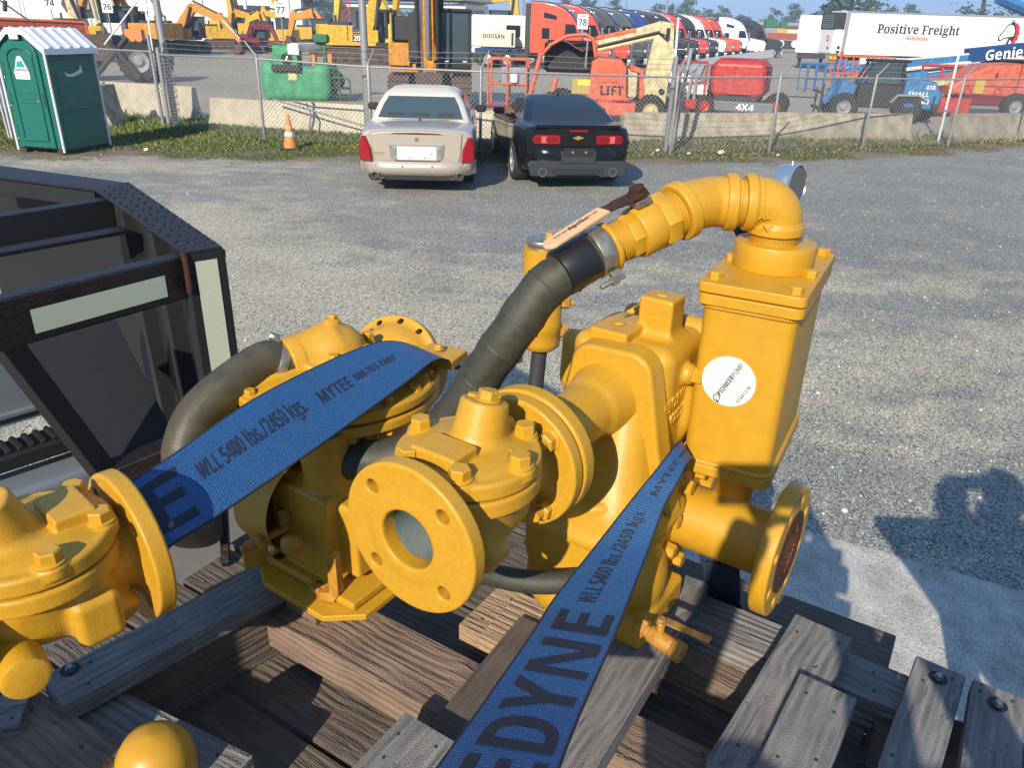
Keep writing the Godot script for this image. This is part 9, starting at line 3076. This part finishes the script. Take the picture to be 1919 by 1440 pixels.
	cm.box(hp[11] + Vector3(-0.005, 0.043, -0.012), Vector3(0.022, 0.012, 0.016), 0.003)
	part("hose_clamp", cm, M.zinc, s)
	var cs := MB.new()
	cs.cyl(hp[10] + Vector3(0.0, 0.050, -0.02), hp[14] + Vector3(-0.01, 0.050, -0.02), 0.008, 0.008, 8, 0.001)
	part("clamp_screw", cs, M.steel, s)
	# drive block and end cap under the diaphragm
	var fr := Basis.from_euler(Vector3(0, deg_to_rad(-34.0), 0))
	var bc := Vector3(-0.3462, 1.6393, -1.2211)
	var bl := Cast.new()
	bl.bx(bc + Vector3(0, 0.0, 0), Vector3(0.062, 0.088, 0.055), 0.006, 0.0, 0, fr)
	bl.bx(bc + fr * Vector3(-0.055, 0.01, 0.02), Vector3(0.03, 0.07, 0.035), 0.005, 0.006, 0, fr)
	bl.bx(bc + fr * Vector3(0.06, 0.0, -0.01), Vector3(0.05, 0.075, 0.04), 0.008, 0.006, 0, fr)
	bl.cyl(bc + fr * Vector3(0.015, 0.05, 0.0), bc + fr * Vector3(0.015, 0.20, 0.0), 0.045, 0.004, 0.01)
	bl.bx(bc + Vector3(0, -0.094, 0) + fr * Vector3(0.02, 0, 0), Vector3(0.12, 0.008, 0.075), 0.003, 0.004, 0, fr)
	bl.cyl(bc + fr * Vector3(-0.09, 0.05, 0.0), bc + fr * Vector3(-0.02, 0.05, 0.0), 0.05, 0.004, 0.004)
	obj("drive_block", bl.mesh(0.0045), M.cast, s)
	var ec := MB.new()
	var e0 := Vector3(-0.4503, 1.6663, -1.2667)
	ec.lathe(Transform3D(MB.aim(fr * Vector3(-1, 0, 0.1)), e0 + fr * Vector3(0.07, 0, 0)), PackedVector2Array([Vector2(0.092, 0.0), Vector2(0.094, 0.05), Vector2(0.088, 0.085), Vector2(0.06, 0.112), Vector2(0.0, 0.118)]), 40, 60.0)
	part("end_cap", ec, M.paint, s)
	part("plug", MB.new().bolt(bc + fr * Vector3(-0.045, 0.018, 0.056), fr * Vector3(-0.3, 0, 1), 0.030, 0.014, true), M.paint_old, s)
	part("plug", MB.new().bolt(bc + fr * Vector3(-0.058, 0.082, 0.02), Vector3.UP, 0.034, 0.018, true), M.paint_old, s)
	part("grease_nipple", MB.new().cyl(Vector3(-0.3349, 1.7418, -1.1805), Vector3(-0.3143, 1.744, -1.1926), 0.006, 0.006, 8, 0.001), M.steel, s)
	# base plate with its belt tensioner
	var bp := MB.new()
	var flatx := Basis(Vector3(1, 0, 0), Vector3(0, 0, 1), Vector3(0, -1, 0))
	var b0 := bc + Vector3(0, -0.112, 0)
	bp.prism(Transform3D(fr * flatx, b0), PackedVector2Array([Vector2(-0.13, -0.11), Vector2(0.16, -0.11), Vector2(0.16, 0.065), Vector2(0.10, 0.115), Vector2(-0.06, 0.115), Vector2(-0.13, 0.07)]), 0.014, 0.003)
	part("base_plate", bp, M.paint, s)
	var tn := MB.new()
	for q in [[-0.135, 0.055], [-0.105, 0.005]]:
		var tq := b0 + fr * Vector3(q[0] + 0.02, 0.035, q[1] + 0.03)
		tn.prism(Transform3D(fr * Basis.from_euler(Vector3(0, 1.2, 0)), tq), PackedVector2Array([Vector2(-0.024, -0.035), Vector2(0.024, -0.035), Vector2(0.024, 0.012), Vector2(0.016, 0.026), Vector2(0.0, 0.031), Vector2(-0.016, 0.026), Vector2(-0.024, 0.012)]), 0.010, 0.002)
	part("tensioner_lug", tn, M.paint, s)
	var tb := MB.new()
	var t0 := Vector3(-0.4814, 1.6266, -1.1326)
	var t1 := Vector3(-0.4084, 1.6374, -1.1982)
	tb.cyl(t0, t1, 0.0075, 0.0075, 14, 0.001)
	for k in 7:
		tb.cyl(t0 + (t1 - t0) * (0.02 + k * 0.028), t0 + (t1 - t0) * (0.034 + k * 0.028), 0.0083, 0.0083, 14)
	tb.cyl(t0 + (t1 - t0) * 0.26, t0 + (t1 - t0) * 0.40, 0.016, 0.016, 6, 0.002)
	part("tensioner_bolt", tb, M.paint_old, s)
	var kb := Vector3(-0.3933, 1.6355, -1.1422)
	part("knob", MB.new().lathe(Transform3D(MB.aim(fr * Vector3(-0.3, 0.1, 1)), kb), PackedVector2Array([Vector2(0.0, -0.02), Vector2(0.012, -0.02), Vector2(0.018, -0.006), Vector2(0.020, 0.004), Vector2(0.015, 0.014), Vector2(0.0, 0.018)]), 24, 60.0), M.paint_old, s)
	for q in [Vector3(0.045, 0, 0.075), Vector3(-0.075, 0, 0.06)]:
		part("bolt", MB.new().bolt(b0 + fr * q + Vector3(0, 0.007, 0), Vector3.UP, 0.026, 0.016, true), M.paint_old, s)
	var lk := MB.new()
	lk.prism(Transform3D(fr * Basis.from_euler(Vector3(0, 0.3, 0)), b0 + fr * Vector3(0.09, 0.06, 0.07)), PackedVector2Array([Vector2(-0.03, -0.05), Vector2(0.0, -0.05), Vector2(0.012, -0.03), Vector2(0.012, 0.05), Vector2(0.0, 0.055), Vector2(-0.008, 0.05), Vector2(-0.008, -0.03), Vector2(-0.03, -0.035)]), 0.022, 0.002)
	part("hook_plate", lk, M.paint_old, s)
	# oil filter cylinder standing behind
	var fl := MB.new()
	var f0 := Vector3(0.0622, 1.8306, -1.6517)
	var fh := 0.235
	fl.lathe(Transform3D(Basis.IDENTITY, f0), PackedVector2Array([Vector2(0, 0), Vector2(0.036, 0.0), Vector2(0.044, 0.008), Vector2(0.0455, 0.02), Vector2(0.0455, 0.045), Vector2(0.0462, 0.046), Vector2(0.0462, 0.068), Vector2(0.0455, 0.07), Vector2(0.0455, 0.098), Vector2(0.0448, 0.1), Vector2(0.0448, fh - 0.012), Vector2(0.0448, fh), Vector2(0, fh)]), 40)
	var filter := part("filter_cylinder", fl, M.paint, s)
	var ft := MB.new()
	ft.cyl(f0 + Vector3(0, fh, 0), f0 + Vector3(0, fh + 0.008, 0), 0.036, 0.036, 32)
	ft.cyl(f0 + Vector3(0, fh + 0.007, 0), f0 + Vector3(0, fh + 0.019, 0), 0.042, 0.042, 32, 0.003)
	part("filter_cap", ft, M.zinc, filter)
	part("cap_screw", MB.new().bolt(f0 + Vector3(0.01, fh + 0.02, 0), Vector3.UP, 0.014, 0.008), M.paint, filter)
	for yy in [0.04, 0.11]:
		part("fitting", MB.new().cyl(f0 + Vector3(0.044, yy, 0), f0 + Vector3(0.062, yy, 0.0), 0.015, 0.015, 6, 0.002).cyl(f0 + Vector3(0.06, yy, 0), f0 + Vector3(0.074, yy - 0.004, 0.0), 0.008, 0.005, 10, 0.001), M.paint_old, filter)
	var arm := MB.new()
	arm.box(f0 + Vector3(-0.055, 0.0, 0.03), Vector3(0.03, 0.05, 0.03), 0.004)
	arm.cyl(f0 + Vector3(0.0, 0.0, 0), f0 + Vector3(-0.01, -0.14, 0.02), 0.018, 0.018, 14)
	part("filter_bracket", arm, M.dark, filter)
	# low hose looping in front of the barrel
	var lh := smooth_path(PackedVector3Array([Vector3(-0.1091, 1.6076, -1.1623), Vector3(-0.0423, 1.6127, -1.1096), Vector3(0.0337, 1.6219, -1.0753), Vector3(0.1028, 1.6303, -1.0681), Vector3(0.1608, 1.6274, -1.0944), Vector3(0.2387, 1.6195, -1.1789)]), 8)
	part("drain_hose", MB.new().tube(lh, 0.0205, 20), M.rubber, s)

func build_far_pump() -> void:
	# the neighbour on the left, of which only its valve reaches into view
	var q := thing("neighbouring_pump", "second yellow pump valve cut by the lower left edge, open flange facing away", "pump", Vector3(-0.5816, 1.9296, -0.7605) - Vector3(0, 0.075, 0), 138.0)
	var valve := Node3D.new()
	valve.name = "check_valve"
	q.add_child(valve)
	var src: Node3D = get_node("water_pump/check_valve")
	for c in src.get_children():
		valve.add_child(c.duplicate(), true)
	var c := Cast.new()
	c.cyl(Vector3(0, 0, -0.166), Vector3(0, 0, -0.138), 0.105, 0.004)
	c.cyl(Vector3(0, 0, -0.15), Vector3(0, 0, -0.46), 0.049, 0.002, 0.03)
	c.bx(Vector3(0.0, -0.04, -0.50), Vector3(0.1, 0.15, 0.12), 0.05, 0.03)
	c.cyl(Vector3(0.0, -0.40, -0.42), Vector3(0.0, -0.10, -0.42), 0.118, 0.014, 0.02)
	obj("casing", c.mesh(0.006), M.cast, q)
	# small capped nozzle hanging below the valve, and the domed cap nearer to us
	var inv := q.transform.affine_inverse()
	var k := MB.new()
	var a := inv * Vector3(-0.5958, 1.8094, -0.7048)
	var b := inv * Vector3(-0.5369, 1.8162, -0.6418)
	k.cyl(inv * Vector3(-0.6294, 1.8199, -0.7427), a, 0.05, 0.036, 28, 0.004)
	k.cyl(a, b, 0.0265, 0.0265, 28, 0.006)
	part("nozzle", k, M.cast, q)

# ---------------------------------------------------------------- what stands just outside the picture and shades its right side
func build_bystander() -> void:
	var q := copy(get_node("water_pump"), "water_pump", "third yellow pump standing on a second deck beyond the right edge", Vector3(1.85, 1.916, -0.92), 146.0)
	q.name = "water_pump_001"
	var d := thing("flat_trailer", "second dark trailer deck beyond the right edge carrying the third pump", "trailer")
	part("deck", MB.new().box(Vector3(1.95, 1.44, -0.72), Vector3(1.5, 0.06, 1.25), 0.006), M.worn_steel, d)
	for x in [1.45, 2.45]:
		part("chassis_rail", MB.new().box(Vector3(x, 1.30, -0.72), Vector3(0.08, 0.2, 1.2), 0.006), M.black_steel, d)
		for z in [-1.1, -0.3]:
			part("leg", MB.new().box(Vector3(x, 0.6, z), Vector3(0.1, 1.2, 0.1), 0.006), M.black_steel, d)
	# someone stands on a low deck behind, holding a phone up with both hands
	var p := thing("person", "person in dark work clothes standing on a low deck holding up a phone", "person", Vector3(0.10, 0, 0.02))
	var c := Cast.new()
	for s in [-1.0, 1.0]:
		c.cone(Vector3(s * 0.13, 0.88, 0.52), Vector3(s * 0.12, 1.32, 0.50), 0.05, 0.062, 0.02, 0.03)
		c.cone(Vector3(s * 0.12, 1.30, 0.50), Vector3(s * 0.10, 1.74, 0.48), 0.065, 0.09, 0.03, 0.05)
		c.cone(Vector3(s * 0.20, 2.26, 0.45), Vector3(s * 0.27, 2.14, 0.22), 0.055, 0.045, 0.02, 0.04)
		c.cone(Vector3(s * 0.27, 2.14, 0.22), Vector3(s * 0.13, 2.47, 0.07), 0.046, 0.036, 0.015, 0.02)
	c.cone(Vector3(0, 1.70, 0.48), Vector3(0, 2.02, 0.47), 0.15, 0.155, 0.05, 0.06)
	c.bx(Vector3(0, 2.12, 0.46), Vector3(0.19, 0.16, 0.10), 0.09, 0.06)
	obj("body_in_clothes", c.mesh(0.018), M.navy, p)
	var h := Cast.new()
	h.egg(Vector3(0, 2.50, 0.36), Vector3(0.078, 0.115, 0.10))
	h.cyl(Vector3(0, 2.26, 0.43), Vector3(0, 2.43, 0.38), 0.055, 0.02, 0.03)
	h.egg(Vector3(0, 2.485, 0.256), Vector3(0.014, 0.022, 0.02), 0.012)
	for s in [-1.0, 1.0]:
		h.egg(Vector3(s * 0.08, 2.49, 0.37), Vector3(0.012, 0.03, 0.02), 0.01)
		h.bx(Vector3(s * 0.115, 2.51, 0.055), Vector3(0.018, 0.045, 0.035), 0.014, 0.02)
		for f in 4:
			h.cone(Vector3(s * 0.11, 2.56 - f * 0.021, 0.045), Vector3(s * 0.07, 2.565 - f * 0.021, 0.052), 0.009, 0.008, 0.005, 0.006)
		h.cone(Vector3(s * 0.12, 2.49, 0.08), Vector3(s * 0.07, 2.485, 0.075), 0.010, 0.009, 0.005, 0.008)
	obj("head_and_hands", h.mesh(0.010), plain_mat("skin", Color(0.42, 0.24, 0.16), 0.5), p)
	var k := Cast.new()
	k.egg(Vector3(0, 2.54, 0.37), Vector3(0.088, 0.095, 0.11))
	k.bx(Vector3(0, 2.44, 0.32), Vector3(0.2, 0.09, 0.2), 0.0, 0.0, 1)
	k.bx(Vector3(0, 2.55, 0.25), Vector3(0.07, 0.008, 0.06), 0.006, 0.01)
	obj("cap", k.mesh(0.012), M.dark, p)
	for s in [-1.0, 1.0]:
		part("boot", MB.new().box(Vector3(s * 0.13, 0.89, 0.46), Vector3(0.10, 0.09, 0.28), 0.03), M.black, p)
	var ph := thing("phone", "black phone held up in both hands of the person behind the pumps", "phone", Vector3(-0.01, 2.512, 0.032))
	part("phone_body", MB.new().box(Vector3.ZERO, Vector3(0.155, 0.076, 0.009), 0.003, Basis.from_euler(Vector3(-0.43, 0, 0))), M.black, ph)
	var st := thing("low_deck", "low timber deck behind the pallet that the person stands on", "platform")
	part("deck_top", MB.new().box(Vector3(0, 0.82, 0.75), Vector3(1.2, 0.05, 0.9), 0.005), M.timber1, st)
	for x in [-0.5, 0.5]:
		for z in [0.4, 1.1]:
			part("leg", MB.new().box(Vector3(x, 0.4, z), Vector3(0.09, 0.8, 0.09), 0.004), M.timber1, st)
